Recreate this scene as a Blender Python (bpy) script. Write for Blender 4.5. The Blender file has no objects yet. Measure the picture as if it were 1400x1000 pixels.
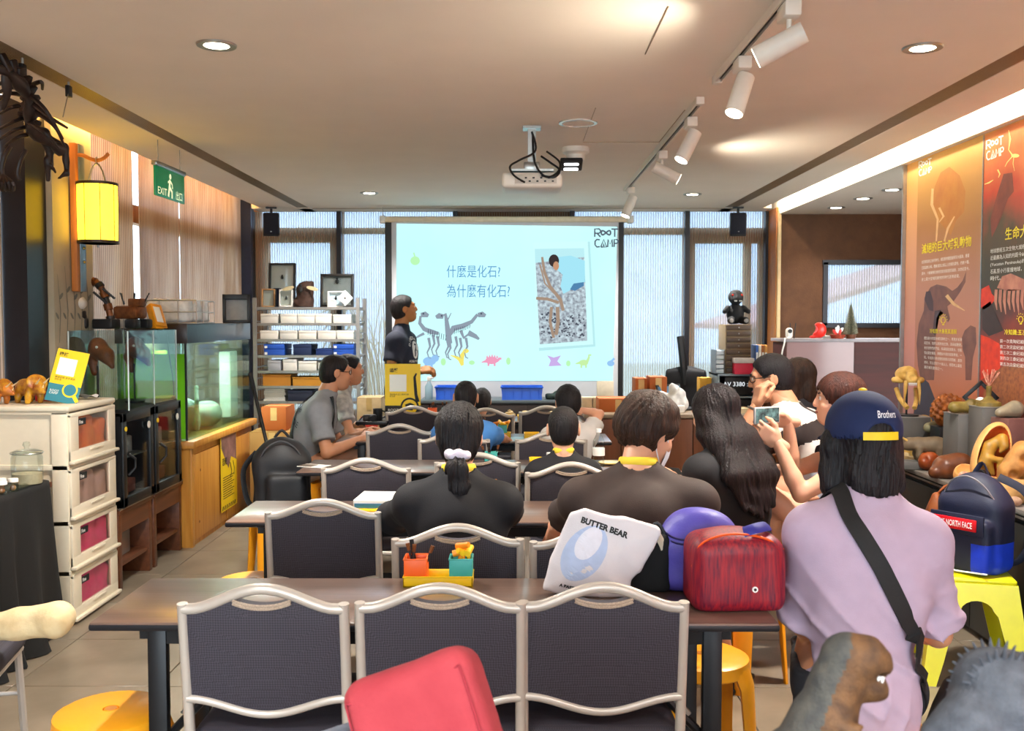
import bpy, bmesh, math, random
import numpy as np
from mathutils import Vector, Matrix, Euler
from mathutils.bvhtree import BVHTree
R = math.radians
sc = bpy.context.scene
COL = sc.collection
rng = random.Random(7)
# ------------------------------------------------------------ camera, sky, lights, exposure
F, CAM_H = 1336.0, 1.526
cd = bpy.data.cameras.new('camera')
cam = bpy.data.objects.new('camera', cd)
COL.objects.link(cam)
cd.sensor_width = 36.0
cd.lens = 36.0 * F / 1400.0
cd.clip_start = 0.05
cd.clip_end = 500
cam.location = (0, 0, CAM_H)
cam.rotation_euler = (R(90) - math.atan(62 / F), 0, math.atan(6 / F))
cd.dof.use_dof = True
cd.dof.focus_distance = 4.2
cd.dof.aperture_fstop = 8.0
sc.camera = cam
CAM_M = Euler((R(90) - math.atan(62 / F), 0, math.atan(6 / F))).to_matrix()
def P(px, py, Y):
 """world point at depth Y seen at a pixel of the photograph (used to survey where things stand)"""
 d = CAM_M @ Vector(((px - 700) / F, (500 - py) / F, -1))
 t = Y / d.y
 return Vector((d.x * t, Y, CAM_H + d.z * t))
sc.view_settings.view_transform = 'Standard'
sc.view_settings.look = 'None'
sc.view_settings.gamma = 1.0
sc.view_settings.use_curve_mapping = False
sc.view_settings.exposure = 1.42
sc.cycles.use_denoising = True
sc.cycles.max_bounces = 8
sc.cycles.diffuse_bounces = 4
sc.cycles.glossy_bounces = 3
sc.cycles.transmission_bounces = 6
sc.cycles.transparent_max_bounces = 16
sc.cycles.caustics_reflective = False
sc.cycles.caustics_refractive = False
sc.cycles.sample_clamp_indirect = 6.0
w = bpy.data.worlds.new('sky')
sc.world = w
w.use_nodes = True
nt = w.node_tree
bg = nt.nodes['Background']
tc = nt.nodes.new('ShaderNodeTexCoord')
sep = nt.nodes.new('ShaderNodeSeparateXYZ')
ramp = nt.nodes.new('ShaderNodeValToRGB')
nt.links.new(tc.outputs['Generated'], sep.inputs[0])
nt.links.new(sep.outputs['Z'], ramp.inputs[0])
nt.links.new(ramp.outputs[0], bg.inputs[0])
ramp.color_ramp.elements[0].position = 0.0
ramp.color_ramp.elements[0].color = (0.93, 0.97, 1.0, 1)
ramp.color_ramp.elements[1].position = 0.7
ramp.color_ramp.elements[1].color = (0.80, 0.89, 1.0, 1)
bg.inputs[1].default_value = 4.4
def lamp(name, kind, loc, power, color, size=0.3, size_y=None, target=None, spot=None, blend=0.6, portal=False):
 d = bpy.data.lights.new(name, kind)
 o = bpy.data.objects.new(name, d)
 COL.objects.link(o)
 o.location = loc
 d.energy = power
 d.color = color
 if kind == 'AREA':
  d.size = size
  if size_y:
   d.shape = 'RECTANGLE'
   d.size_y = size_y
  if portal:
   d.cycles.is_portal = True
 else:
  d.shadow_soft_size = size
 if spot:
  d.spot_size = R(spot)
  d.spot_blend = blend
 if target is not None:
  o.rotation_euler = (Vector(target) - Vector(loc)).to_track_quat('-Z', 'Y').to_euler()
 return o
WARM = (1.0, 0.86, 0.66)
NEUT = (1.0, 0.96, 0.90)
lamp('portal_back', 'AREA', (0, 10.3, 1.6), 1, (1, 1, 1), 5.4, 2.6, (0, 0, 1.6), portal=True)
lamp('portal_left', 'AREA', (-3.2, 4.5, 1.6), 1, (1, 1, 1), 11.0, 2.6, (0, 4.5, 1.6), portal=True)
lamp('portal_rear', 'AREA', (0, -2.9, 1.5), 1, (1, 1, 1), 4.6, 2.2, (0, 3, 1.5), portal=True)
# ------------------------------------------------------------ materials
def lin(h):
 h = h.lstrip('#')
 c = [int(h[i:i + 2], 16) / 255 for i in (0, 2, 4)]
 return tuple(x / 12.92 if x <= 0.04045 else ((x + 0.055) / 1.055) ** 2.4 for x in c) + (1.0,)
MATS = {}
def M(name, hexcol='#808080', rough=0.5, metal=0.0, var=0.08, scale=25.0, bump=0.0, bscale=None, stretch=None,
      trans=0.0, ior=1.45, emit=0.0, sheen=0.0, coat=0.0, spec=0.5, alpha=1.0, hex2=None, sss=0.0):
 """procedural principled material: noise-driven colour variation and relief"""
 if name in MATS:
  return MATS[name]
 m = bpy.data.materials.new(name)
 m.use_nodes = True
 t = m.node_tree
 b = t.nodes['Principled BSDF']
 c = lin(hexcol)
 b.inputs['Roughness'].default_value = rough
 b.inputs['Metallic'].default_value = metal
 b.inputs['IOR'].default_value = ior
 b.inputs['Transmission Weight'].default_value = trans
 b.inputs['Coat Weight'].default_value = coat
 b.inputs['Coat Roughness'].default_value = 0.22
 b.inputs['Sheen Weight'].default_value = sheen
 b.inputs['Specular IOR Level'].default_value = spec
 b.inputs['Alpha'].default_value = alpha
 tcn = t.nodes.new('ShaderNodeTexCoord')
 mp = t.nodes.new('ShaderNodeMapping')
 t.links.new(tcn.outputs['Object'], mp.inputs[0])
 if stretch:
  mp.inputs['Scale'].default_value = stretch
 n = t.nodes.new('ShaderNodeTexNoise')
 n.inputs['Scale'].default_value = scale
 n.inputs['Detail'].default_value = 4
 t.links.new(mp.outputs[0], n.inputs['Vector'])
 rp = t.nodes.new('ShaderNodeValToRGB')
 rp.color_ramp.elements[0].position = 0.3
 rp.color_ramp.elements[1].position = 0.7
 c2 = lin(hex2) if hex2 else tuple(min(1, x * (1 + var)) for x in c[:3]) + (1,)
 c1 = c if hex2 else tuple(x * (1 - var) for x in c[:3]) + (1,)
 rp.color_ramp.elements[0].color = c1
 rp.color_ramp.elements[1].color = c2
 t.links.new(n.outputs[0], rp.inputs[0])
 t.links.new(rp.outputs[0], b.inputs['Base Color'])
 if emit:
  t.links.new(rp.outputs[0], b.inputs['Emission Color'])
  b.inputs['Emission Strength'].default_value = emit
 if sss:
  b.inputs['Subsurface Weight'].default_value = sss
  b.inputs['Subsurface Radius'].default_value = (0.012, 0.005, 0.003)
  b.inputs['Subsurface Scale'].default_value = 1.0
 if bump:
  n2 = t.nodes.new('ShaderNodeTexNoise')
  n2.inputs['Scale'].default_value = bscale or scale * 3
  n2.inputs['Detail'].default_value = 3
  t.links.new(mp.outputs[0], n2.inputs['Vector'])
  bp = t.nodes.new('ShaderNodeBump')
  bp.inputs['Strength'].default_value = bump
  bp.inputs['Distance'].default_value = 0.01
  t.links.new(n2.outputs[0], bp.inputs['Height'])
  t.links.new(bp.outputs[0], b.inputs['Normal'])
 MATS[name] = m
 return m
def emission(name, hexcol, strength, scale=None, hex2=None):
 if name in MATS:
  return MATS[name]
 m = bpy.data.materials.new(name)
 m.use_nodes = True
 t = m.node_tree
 t.nodes.remove(t.nodes['Principled BSDF'])
 e = t.nodes.new('ShaderNodeEmission')
 e.inputs[0].default_value = lin(hexcol)
 e.inputs[1].default_value = strength
 if hex2:
  tcn = t.nodes.new('ShaderNodeTexCoord')
  n = t.nodes.new('ShaderNodeTexNoise')
  n.inputs['Scale'].default_value = scale or 3
  n.inputs['Detail'].default_value = 5
  t.links.new(tcn.outputs['Object'], n.inputs['Vector'])
  rp = t.nodes.new('ShaderNodeValToRGB')
  rp.color_ramp.elements[0].position = 0.35
  rp.color_ramp.elements[1].position = 0.65
  rp.color_ramp.elements[0].color = lin(hexcol)
  rp.color_ramp.elements[1].color = lin(hex2)
  t.links.new(n.outputs[0], rp.inputs[0])
  t.links.new(rp.outputs[0], e.inputs[0])
 t.links.new(e.outputs[0], t.nodes['Material Output'].inputs[0])
 MATS[name] = m
 return m
def glass(name, hexcol='#ffffff', alpha=0.12, rough=0.03):
 """thin clear pane: mostly transparent with a gloss"""
 if name in MATS:
  return MATS[name]
 m = bpy.data.materials.new(name)
 m.use_nodes = True
 t = m.node_tree
 t.nodes.remove(t.nodes['Principled BSDF'])
 tr = t.nodes.new('ShaderNodeBsdfTransparent')
 tr.inputs[0].default_value = lin(hexcol)
 gl = t.nodes.new('ShaderNodeBsdfGlossy')
 gl.inputs['Roughness'].default_value = rough
 fr = t.nodes.new('ShaderNodeFresnel')
 fr.inputs[0].default_value = 1.45
 ad = t.nodes.new('ShaderNodeMath')
 ad.operation = 'MULTIPLY_ADD'
 ad.inputs[1].default_value = 0.35
 ad.inputs[2].default_value = alpha * 0.1
 t.links.new(fr.outputs[0], ad.inputs[0])
 mx = t.nodes.new('ShaderNodeMixShader')
 t.links.new(ad.outputs[0], mx.inputs[0])
 t.links.new(tr.outputs[0], mx.inputs[1])
 t.links.new(gl.outputs[0], mx.inputs[2])
 if alpha > 0.2:
  df = t.nodes.new('ShaderNodeBsdfDiffuse')
  df.inputs[0].default_value = lin(hexcol)
  tl = t.nodes.new('ShaderNodeBsdfTranslucent')
  tl.inputs[0].default_value = lin(hexcol)
  m1 = t.nodes.new('ShaderNodeMixShader')
  t.links.new(df.outputs[0], m1.inputs[1])
  t.links.new(tl.outputs[0], m1.inputs[2])
  m2 = t.nodes.new('ShaderNodeMixShader')
  m2.inputs[0].default_value = alpha
  t.links.new(mx.outputs[0], m2.inputs[1])
  t.links.new(m1.outputs[0], m2.inputs[2])
  mx = m2
 t.links.new(mx.outputs[0], t.nodes['Material Output'].inputs[0])
 MATS[name] = m
 return m
def ribbed(name, col, clear, axis, pitch, tr_col, trans_mix=0.6, wave_dark=0.8, noise_hex=None):
 """twin-wall polycarbonate: fine vertical webs, partly clear, partly translucent"""
 if name in MATS:
  return MATS[name]
 m = bpy.data.materials.new(name)
 m.use_nodes = True
 t = m.node_tree
 t.nodes.remove(t.nodes['Principled BSDF'])
 tcn = t.nodes.new('ShaderNodeTexCoord')
 wv = t.nodes.new('ShaderNodeTexWave')
 wv.bands_direction = axis
 wv.wave_profile = 'SIN'
 wv.inputs['Scale'].default_value = 2 * math.pi / (20.0 * pitch)
 t.links.new(tcn.outputs['Object'], wv.inputs['Vector'])
 rp = t.nodes.new('ShaderNodeValToRGB')
 c = lin(col)
 rp.color_ramp.elements[0].color = tuple(x * wave_dark for x in c[:3]) + (1,)
 rp.color_ramp.elements[1].color = c
 t.links.new(wv.outputs[1], rp.inputs[0])
 colout = rp.outputs[0]
 if noise_hex:
  n = t.nodes.new('ShaderNodeTexNoise')
  n.inputs['Scale'].default_value = 7
  n.inputs['Detail'].default_value = 6
  mp = t.nodes.new('ShaderNodeMapping')
  mp.inputs['Scale'].default_value = (1, 1, 0.25)
  t.links.new(tcn.outputs['Object'], mp.inputs[0])
  t.links.new(mp.outputs[0], n.inputs[0])
  mc = t.nodes.new('ShaderNodeMix')
  mc.data_type = 'RGBA'
  mc.blend_type = 'MULTIPLY'
  mc.inputs[0].default_value = 1.0
  r2 = t.nodes.new('ShaderNodeValToRGB')
  r2.color_ramp.elements[0].position = 0.35
  r2.color_ramp.elements[1].position = 0.65
  r2.color_ramp.elements[0].color = lin(noise_hex)
  r2.color_ramp.elements[1].color = (1, 1, 1, 1)
  t.links.new(n.outputs[0], r2.inputs[0])
  t.links.new(colout, mc.inputs[6])
  t.links.new(r2.outputs[0], mc.inputs[7])
  colout = mc.outputs[2]
 df = t.nodes.new('ShaderNodeBsdfDiffuse')
 tl = t.nodes.new('ShaderNodeBsdfTranslucent')
 t.links.new(colout, df.inputs[0])
 t.links.new(colout, tl.inputs[0])
 mx = t.nodes.new('ShaderNodeMixShader')
 mx.inputs[0].default_value = trans_mix
 t.links.new(df.outputs[0], mx.inputs[1])
 t.links.new(tl.outputs[0], mx.inputs[2])
 tp = t.nodes.new('ShaderNodeBsdfTransparent')
 tp.inputs[0].default_value = lin(tr_col)
 m2 = t.nodes.new('ShaderNodeMixShader')
 mt = t.nodes.new('ShaderNodeMath')
 mt.operation = 'MULTIPLY_ADD'
 mt.inputs[1].default_value = clear * 0.35
 mt.inputs[2].default_value = clear * 0.75
 t.links.new(wv.outputs[1], mt.inputs[0])
 t.links.new(mt.outputs[0], m2.inputs[0])
 t.links.new(mx.outputs[0], m2.inputs[1])
 t.links.new(tp.outputs[0], m2.inputs[2])
 t.links.new(m2.outputs[0], t.nodes['Material Output'].inputs[0])
 MATS[name] = m
 return m
def wood(name, hex1, hex2, rough=0.4, axis=0, scale=3.0, coat=0.0):
 st = [14, 14, 14]
 st[axis] = 1.0
 return M(name, hex1, rough, var=0, scale=scale, stretch=tuple(st), hex2=hex2, bump=0.05, coat=coat)
def weave(name, hex1, hex2, pitch):
 """diamond woven upholstery"""
 if name in MATS:
  return MATS[name]
 m = bpy.data.materials.new(name)
 m.use_nodes = True
 t = m.node_tree
 b = t.nodes['Principled BSDF']
 b.inputs['Roughness'].default_value = 0.75
 tcn = t.nodes.new('ShaderNodeTexCoord')
 mp = t.nodes.new('ShaderNodeMapping')
 mp.inputs['Rotation'].default_value = (0, R(45), 0)
 ck = t.nodes.new('ShaderNodeTexChecker')
 ck.inputs['Scale'].default_value = 1 / pitch
 ck.inputs[1].default_value = lin(hex1)
 ck.inputs[2].default_value = lin(hex2)
 t.links.new(tcn.outputs['Object'], mp.inputs[0])
 t.links.new(mp.outputs[0], ck.inputs['Vector'])
 t.links.new(ck.outputs[0], b.inputs['Base Color'])
 n = t.nodes.new('ShaderNodeTexNoise')
 n.inputs['Scale'].default_value = 400
 t.links.new(tcn.outputs['Object'], n.inputs['Vector'])
 ad = t.nodes.new('ShaderNodeMath')
 ad.operation = 'ADD'
 t.links.new(ck.outputs[1], ad.inputs[0])
 t.links.new(n.outputs[0], ad.inputs[1])
 bp = t.nodes.new('ShaderNodeBump')
 bp.inputs['Strength'].default_value = 0.35
 bp.inputs['Distance'].default_value = 0.002
 t.links.new(ad.outputs[0], bp.inputs['Height'])
 t.links.new(bp.outputs[0], b.inputs['Normal'])
 MATS[name] = m
 return m
def gradient(name, stops, lo, hi, axis='Z', rough=0.5, noise=0.0, nscale=4.0):
 """vertical colour print (posters): object-space gradient with cloudy variation"""
 if name in MATS:
  return MATS[name]
 m = bpy.data.materials.new(name)
 m.use_nodes = True
 t = m.node_tree
 b = t.nodes['Principled BSDF']
 b.inputs['Roughness'].default_value = rough
 tcn = t.nodes.new('ShaderNodeTexCoord')
 sp = t.nodes.new('ShaderNodeSeparateXYZ')
 t.links.new(tcn.outputs['Object'], sp.inputs[0])
 mr = t.nodes.new('ShaderNodeMapRange')
 mr.inputs[1].default_value = lo
 mr.inputs[2].default_value = hi
 t.links.new(sp.outputs[axis], mr.inputs[0])
 n = t.nodes.new('ShaderNodeTexNoise')
 n.inputs['Scale'].default_value = nscale
 n.inputs['Detail'].default_value = 6
 t.links.new(tcn.outputs['Object'], n.inputs['Vector'])
 ma = t.nodes.new('ShaderNodeMath')
 ma.operation = 'MULTIPLY_ADD'
 ma.inputs[1].default_value = noise
 t.links.new(n.outputs[0], ma.inputs[0])
 t.links.new(mr.outputs[0], ma.inputs[2])
 sb = t.nodes.new('ShaderNodeMath')
 sb.operation = 'SUBTRACT'
 sb.inputs[1].default_value = noise / 2
 t.links.new(ma.outputs[0], sb.inputs[0])
 rp = t.nodes.new('ShaderNodeValToRGB')
 e = rp.color_ramp.elements
 while len(e) < len(stops):
  e.new(0.5)
 for k, (p, c) in enumerate(sorted(stops)):
  e[k].position = p
  e[k].color = lin(c)
 t.links.new(sb.outputs[0], rp.inputs[0])
 t.links.new(rp.outputs[0], b.inputs['Base Color'])
 MATS[name] = m
 return m
# ------------------------------------------------------------ shapes
class S:
 """collects primitives into one mesh"""
 def __init__(s):
  s.bm = bmesh.new()
 def _xf(s, vs, m):
  for v in vs:
   v.co = m @ v.co
 def box(s, c, d, bev=0.0, rot=None, seg=2):
  r = bmesh.ops.create_cube(s.bm, size=1.0)
  vs = r['verts']
  m = Matrix.Translation(Vector(c))
  if rot is not None:
   m = m @ (Euler(rot).to_matrix().to_4x4() if not isinstance(rot, Matrix) else rot.to_4x4())
  for v in vs:
   v.co = Vector((v.co.x * d[0], v.co.y * d[1], v.co.z * d[2]))
  if bev > 0:
   es = list({e for v in vs for e in v.link_edges})
   rr = bmesh.ops.bevel(s.bm, geom=es, offset=min(bev, min(d) * 0.49), segments=seg, profile=0.5, affect='EDGES')
   vs = list({v for f in rr['faces'] for v in f.verts} | {v for v in vs if v.is_valid})
  s._xf(vs, m)
  return s
 def cyl(s, a, b, r0, r1=None, n=14, caps=True):
  a, b = Vector(a), Vector(b)
  d = b - a
  r1 = r0 if r1 is None else r1
  q = d.to_track_quat('Z', 'Y').to_matrix().to_4x4()
  r = bmesh.ops.create_cone(s.bm, cap_ends=caps, segments=n, radius1=max(r0, 1e-5), radius2=max(r1, 1e-5), depth=d.length)
  s._xf(r['verts'], Matrix.Translation((a + b) / 2) @ q)
  return s
 def ball(s, c, r, n=12, rot=None):
  q = bmesh.ops.create_uvsphere(s.bm, u_segments=n, v_segments=max(6, n * 2 // 3), radius=1.0)
  r = (r, r, r) if not hasattr(r, '__len__') else r
  m = Matrix.Translation(Vector(c))
  if rot is not None:
   m = m @ Euler(rot).to_matrix().to_4x4()
  s._xf(q['verts'], m @ Matrix.Diagonal((*r, 1)))
  return s
 def tube(s, pts, r, n=8, closed=False, flat=1.0, up=None):
  pts = [Vector(p) for p in pts]
  k = len(pts)
  rs = r if hasattr(r, '__len__') else [r] * k
  rings = []
  prev = None
  for i, p in enumerate(pts):
   if closed:
    t = pts[(i + 1) % k] - pts[i - 1]
   else:
    t = pts[min(i + 1, k - 1)] - pts[max(i - 1, 0)]
   t.normalize()
   if up is not None:
    x = Vector(up).cross(t)
    if x.length < 1e-5:
     x = Vector((1, 0, 0)).cross(t)
   elif prev is None:
    x = t.orthogonal()
   else:
    x = prev - t * prev.dot(t)
   x.normalize()
   prev = x
   y = t.cross(x)
   rings.append([s.bm.verts.new(p + (x * math.cos(2 * math.pi * j / n) + y * math.sin(2 * math.pi * j / n) * flat) * rs[i]) for j in range(n)])
  m = k if closed else k - 1
  for i in range(m):
   A, B = rings[i], rings[(i + 1) % k]
   for j in range(n):
    try:
     s.bm.faces.new((A[j], A[(j + 1) % n], B[(j + 1) % n], B[j]))
    except ValueError:
     pass
  if not closed:
   s.bm.faces.new(rings[0][::-1])
   s.bm.faces.new(rings[-1])
  return s
 def lathe(s, prof, c=(0, 0, 0), n=20, rot=None):
  m = Matrix.Translation(Vector(c))
  if rot is not None:
   m = m @ Euler(rot).to_matrix().to_4x4()
  rings = []
  for (r, z) in prof:
   rings.append([s.bm.verts.new(m @ Vector((max(r, 1e-4) * math.cos(2 * math.pi * j / n), max(r, 1e-4) * math.sin(2 * math.pi * j / n), z))) for j in range(n)])
  for A, B in zip(rings, rings[1:]):
   for j in range(n):
    s.bm.faces.new((A[j], A[(j + 1) % n], B[(j + 1) % n], B[j]))
  if prof[0][0] > 1e-4:
   s.bm.faces.new(rings[0][::-1])
  if prof[-1][0] > 1e-4:
   s.bm.faces.new(rings[-1])
  return s
 def prism(s, poly, a, b):
  """poly: list of 2D points; a(u,v)->front point, b(u,v)->back point"""
  A = [s.bm.verts.new(Vector(a(u, v))) for u, v in poly]
  B = [s.bm.verts.new(Vector(b(u, v))) for u, v in poly]
  s.bm.faces.new(A)
  s.bm.faces.new(B[::-1])
  n = len(poly)
  for i in range(n):
   s.bm.faces.new((A[i], B[i], B[(i + 1) % n], A[(i + 1) % n]))
  return s
 def grid(s, f, nu, nv):
  V = [[s.bm.verts.new(Vector(f(i / nu, j / nv))) for j in range(nv + 1)] for i in range(nu + 1)]
  for i in range(nu):
   for j in range(nv):
    s.bm.faces.new((V[i][j], V[i + 1][j], V[i + 1][j + 1], V[i][j + 1]))
  return s
 def done(s, name, smooth=None):
  bmesh.ops.recalc_face_normals(s.bm, faces=s.bm.faces)
  me = bpy.data.meshes.new(name)
  s.bm.to_mesh(me)
  s.bm.free()
  if smooth is None or smooth:
   me.polygons.foreach_set('use_smooth', [True] * len(me.polygons))
   me.set_sharp_from_angle(angle=R(smooth or 40))
  return me
def link(name, me, mat, parent=None, loc=None, rot=None, label=None):
 o = bpy.data.objects.new(name, me)
 COL.objects.link(o)
 if mat is not None:
  ms = mat if isinstance(mat, (list, tuple)) else [mat]
  if len(me.materials) == 0:
   for x in ms:
    me.materials.append(x)
 if parent is not None:
  o.parent = parent
 if loc is not None:
  o.location = loc
 if rot is not None:
  o.rotation_euler = rot
 if label:
  o['label'] = label
 return o
def part(name, shape, mat, parent, loc=None, rot=None, label=None, smooth=None):
 return link(name, shape.done(name, smooth) if isinstance(shape, S) else shape, mat, parent, loc, rot, label)
def tag(o, label, cat, group=None):
 o['label'] = label
 o['category'] = cat
 if group:
  o['group'] = group
 return o
def thing(name, label, cat, loc=(0, 0, 0), rz=0.0, group=None):
 o = bpy.data.objects.new(name, None)
 o.empty_display_size = 0.1
 COL.objects.link(o)
 o.location = loc
 o.rotation_euler = (0, 0, rz)
 return tag(o, label, cat, group)
def solo(name, shape, mat, label, cat, loc=None, rot=None, group=None, smooth=None):
 return tag(part(name, shape, mat, None, loc, rot, None, smooth), label, cat, group)
def struct(name, shape, mat, parent=None, loc=None, smooth=None):
 o = part(name, shape, mat, parent, loc, smooth=smooth)
 if parent is None:
  o['kind'] = 'structure'
 return o
def kids(o):
 return [c for c in bpy.data.objects if c.parent == o]
def dup(o, loc, rz=None, label=None, group=None):
 ch = kids(o)
 r = o.copy()
 COL.objects.link(r)
 r.location = loc
 if rz is not None:
  r.rotation_euler = (0, 0, rz)
 if label:
  r['label'] = label
 if group:
  r['group'] = group
 for c in ch:
  c2 = c.copy()
  COL.objects.link(c2)
  c2.parent = r
  for g in kids(c):
   g2 = g.copy()
   COL.objects.link(g2)
   g2.parent = c2
 return r
# ------------------------------------------------------------ writing
DG = bpy.context.evaluated_depsgraph_get
def text_mesh(s, size=0.1, align='LEFT', bold=0.0, extrude=0.0, spacing=1.0, lines=1.0, valign='TOP_BASELINE', shear=0.0):
 cu = bpy.data.curves.new('writing', 'FONT')
 cu.body = s
 cu.size = size
 cu.align_x = align
 cu.align_y = valign
 cu.offset = bold
 cu.extrude = extrude
 cu.space_character = spacing
 cu.space_line = lines
 cu.shear = shear
 cu.resolution_u = 3
 o = bpy.data.objects.new('writing', cu)
 COL.objects.link(o)
 dg = DG()
 dg.update()
 me = bpy.data.meshes.new_from_object(o.evaluated_get(dg))
 bpy.data.objects.remove(o)
 bpy.data.curves.remove(cu)
 me.materials.clear()
 return me
def write(s, size, mat, parent, loc, rot=(0, 0, 0), name='lettering', sx=1.0, **kw):
 me = text_mesh(s, size, **kw)
 if sx != 1.0:
  me.transform(Matrix.Diagonal((sx, 1, 1, 1)))
 return link(name, me, mat, parent, loc, rot)
def fit_text(s, width, height, **kw):
 """text mesh scaled to fill width x height, lower-left corner at the origin"""
 me = text_mesh(s, 1.0, **kw)
 co = np.empty(len(me.vertices) * 3, np.float32)
 me.vertices.foreach_get('co', co)
 co = co.reshape(-1, 3)
 lo, hi = co.min(0), co.max(0)
 me.transform(Matrix.Diagonal((width / (hi[0] - lo[0]), height / (hi[1] - lo[1]), 1, 1)) @ Matrix.Translation((-lo[0], -lo[1], 0)))
 return me
def drape(me, o_target, org, u, v, n, off=0.002, maxd=0.5):
 """lay a flat mesh (x,y) on a surface: each point is dropped along -n from org+u*x+v*y"""
 bm = bmesh.new()
 bm.from_mesh(o_target.data)
 t = BVHTree.FromBMesh(bm)
 bm.free()
 org, u, v, n = Vector(org), Vector(u).normalized(), Vector(v).normalized(), Vector(n).normalized()
 for vt in me.vertices:
  p = org + u * vt.co.x + v * vt.co.y
  h = t.ray_cast(p + n * maxd, -n, 2 * maxd)
  if h[0] is not None:
   vt.co = h[0] + n * off
  else:
   q = t.find_nearest(p)
   vt.co = q[0] + n * off
 me.update()
 return me
def subdivide(me, cuts=2):
 bm = bmesh.new()
 bm.from_mesh(me)
 bmesh.ops.triangulate(bm, faces=bm.faces)
 bmesh.ops.subdivide_edges(bm, edges=[e for e in bm.edges if e.calc_length() > 0.012], cuts=cuts)
 bmesh.ops.triangulate(bm, faces=bm.faces)
 bm.to_mesh(me)
 bm.free()
 return me
def flat(polys, z=0.0):
 """flat polygons (lists of 2D points) in the xy plane"""
 me = bpy.data.meshes.new('print')
 bm = bmesh.new()
 for p in polys:
  vs = [bm.verts.new((x, y, z)) for x, y in p]
  bm.faces.new(vs)
 bmesh.ops.triangulate(bm, faces=bm.faces)
 bm.to_mesh(me)
 bm.free()
 return me
def ring(cx, cy, rx, ry=None, n=28, a0=0, a1=360, rot=0):
 ry = rx if ry is None else ry
 o = []
 for i in range(n):
  a = R(a0 + (a1 - a0) * i / (n if a1 - a0 == 360 else n - 1))
  x, y = rx * math.cos(a), ry * math.sin(a)
  o.append((cx + x * math.cos(rot) - y * math.sin(rot), cy + x * math.sin(rot) + y * math.cos(rot)))
 return o
def stroke(pts, w):
 """flat ribbon polygon along 2D points"""
 L, Rr = [], []
 k = len(pts)
 ws = w if hasattr(w, '__len__') else [w] * k
 for i, (x, y) in enumerate(pts):
  x0, y0 = pts[max(i - 1, 0)]
  x1, y1 = pts[min(i + 1, k - 1)]
  dx, dy = x1 - x0, y1 - y0
  l = math.hypot(dx, dy) or 1
  L.append((x - dy / l * ws[i] / 2, y + dx / l * ws[i] / 2))
  Rr.append((x + dy / l * ws[i] / 2, y - dx / l * ws[i] / 2))
 return [[L[i], L[i + 1], Rr[i + 1], Rr[i]] for i in range(k - 1)]
def spline(pts, n=6):
 """Catmull-Rom through points (any dimension)"""
 P_ = [Vector(p) for p in pts]
 out = []
 for i in range(len(P_) - 1):
  p0, p1, p2, p3 = P_[max(i - 1, 0)], P_[i], P_[i + 1], P_[min(i + 2, len(P_) - 1)]
  for j in range(n):
   t = j / n
   out.append(0.5 * ((2 * p1) + (p2 - p0) * t + (2 * p0 - 5 * p1 + 4 * p2 - p3) * t * t + (3 * p1 - p0 - 3 * p2 + p3) * t ** 3))
 out.append(P_[-1])
 return out
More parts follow.
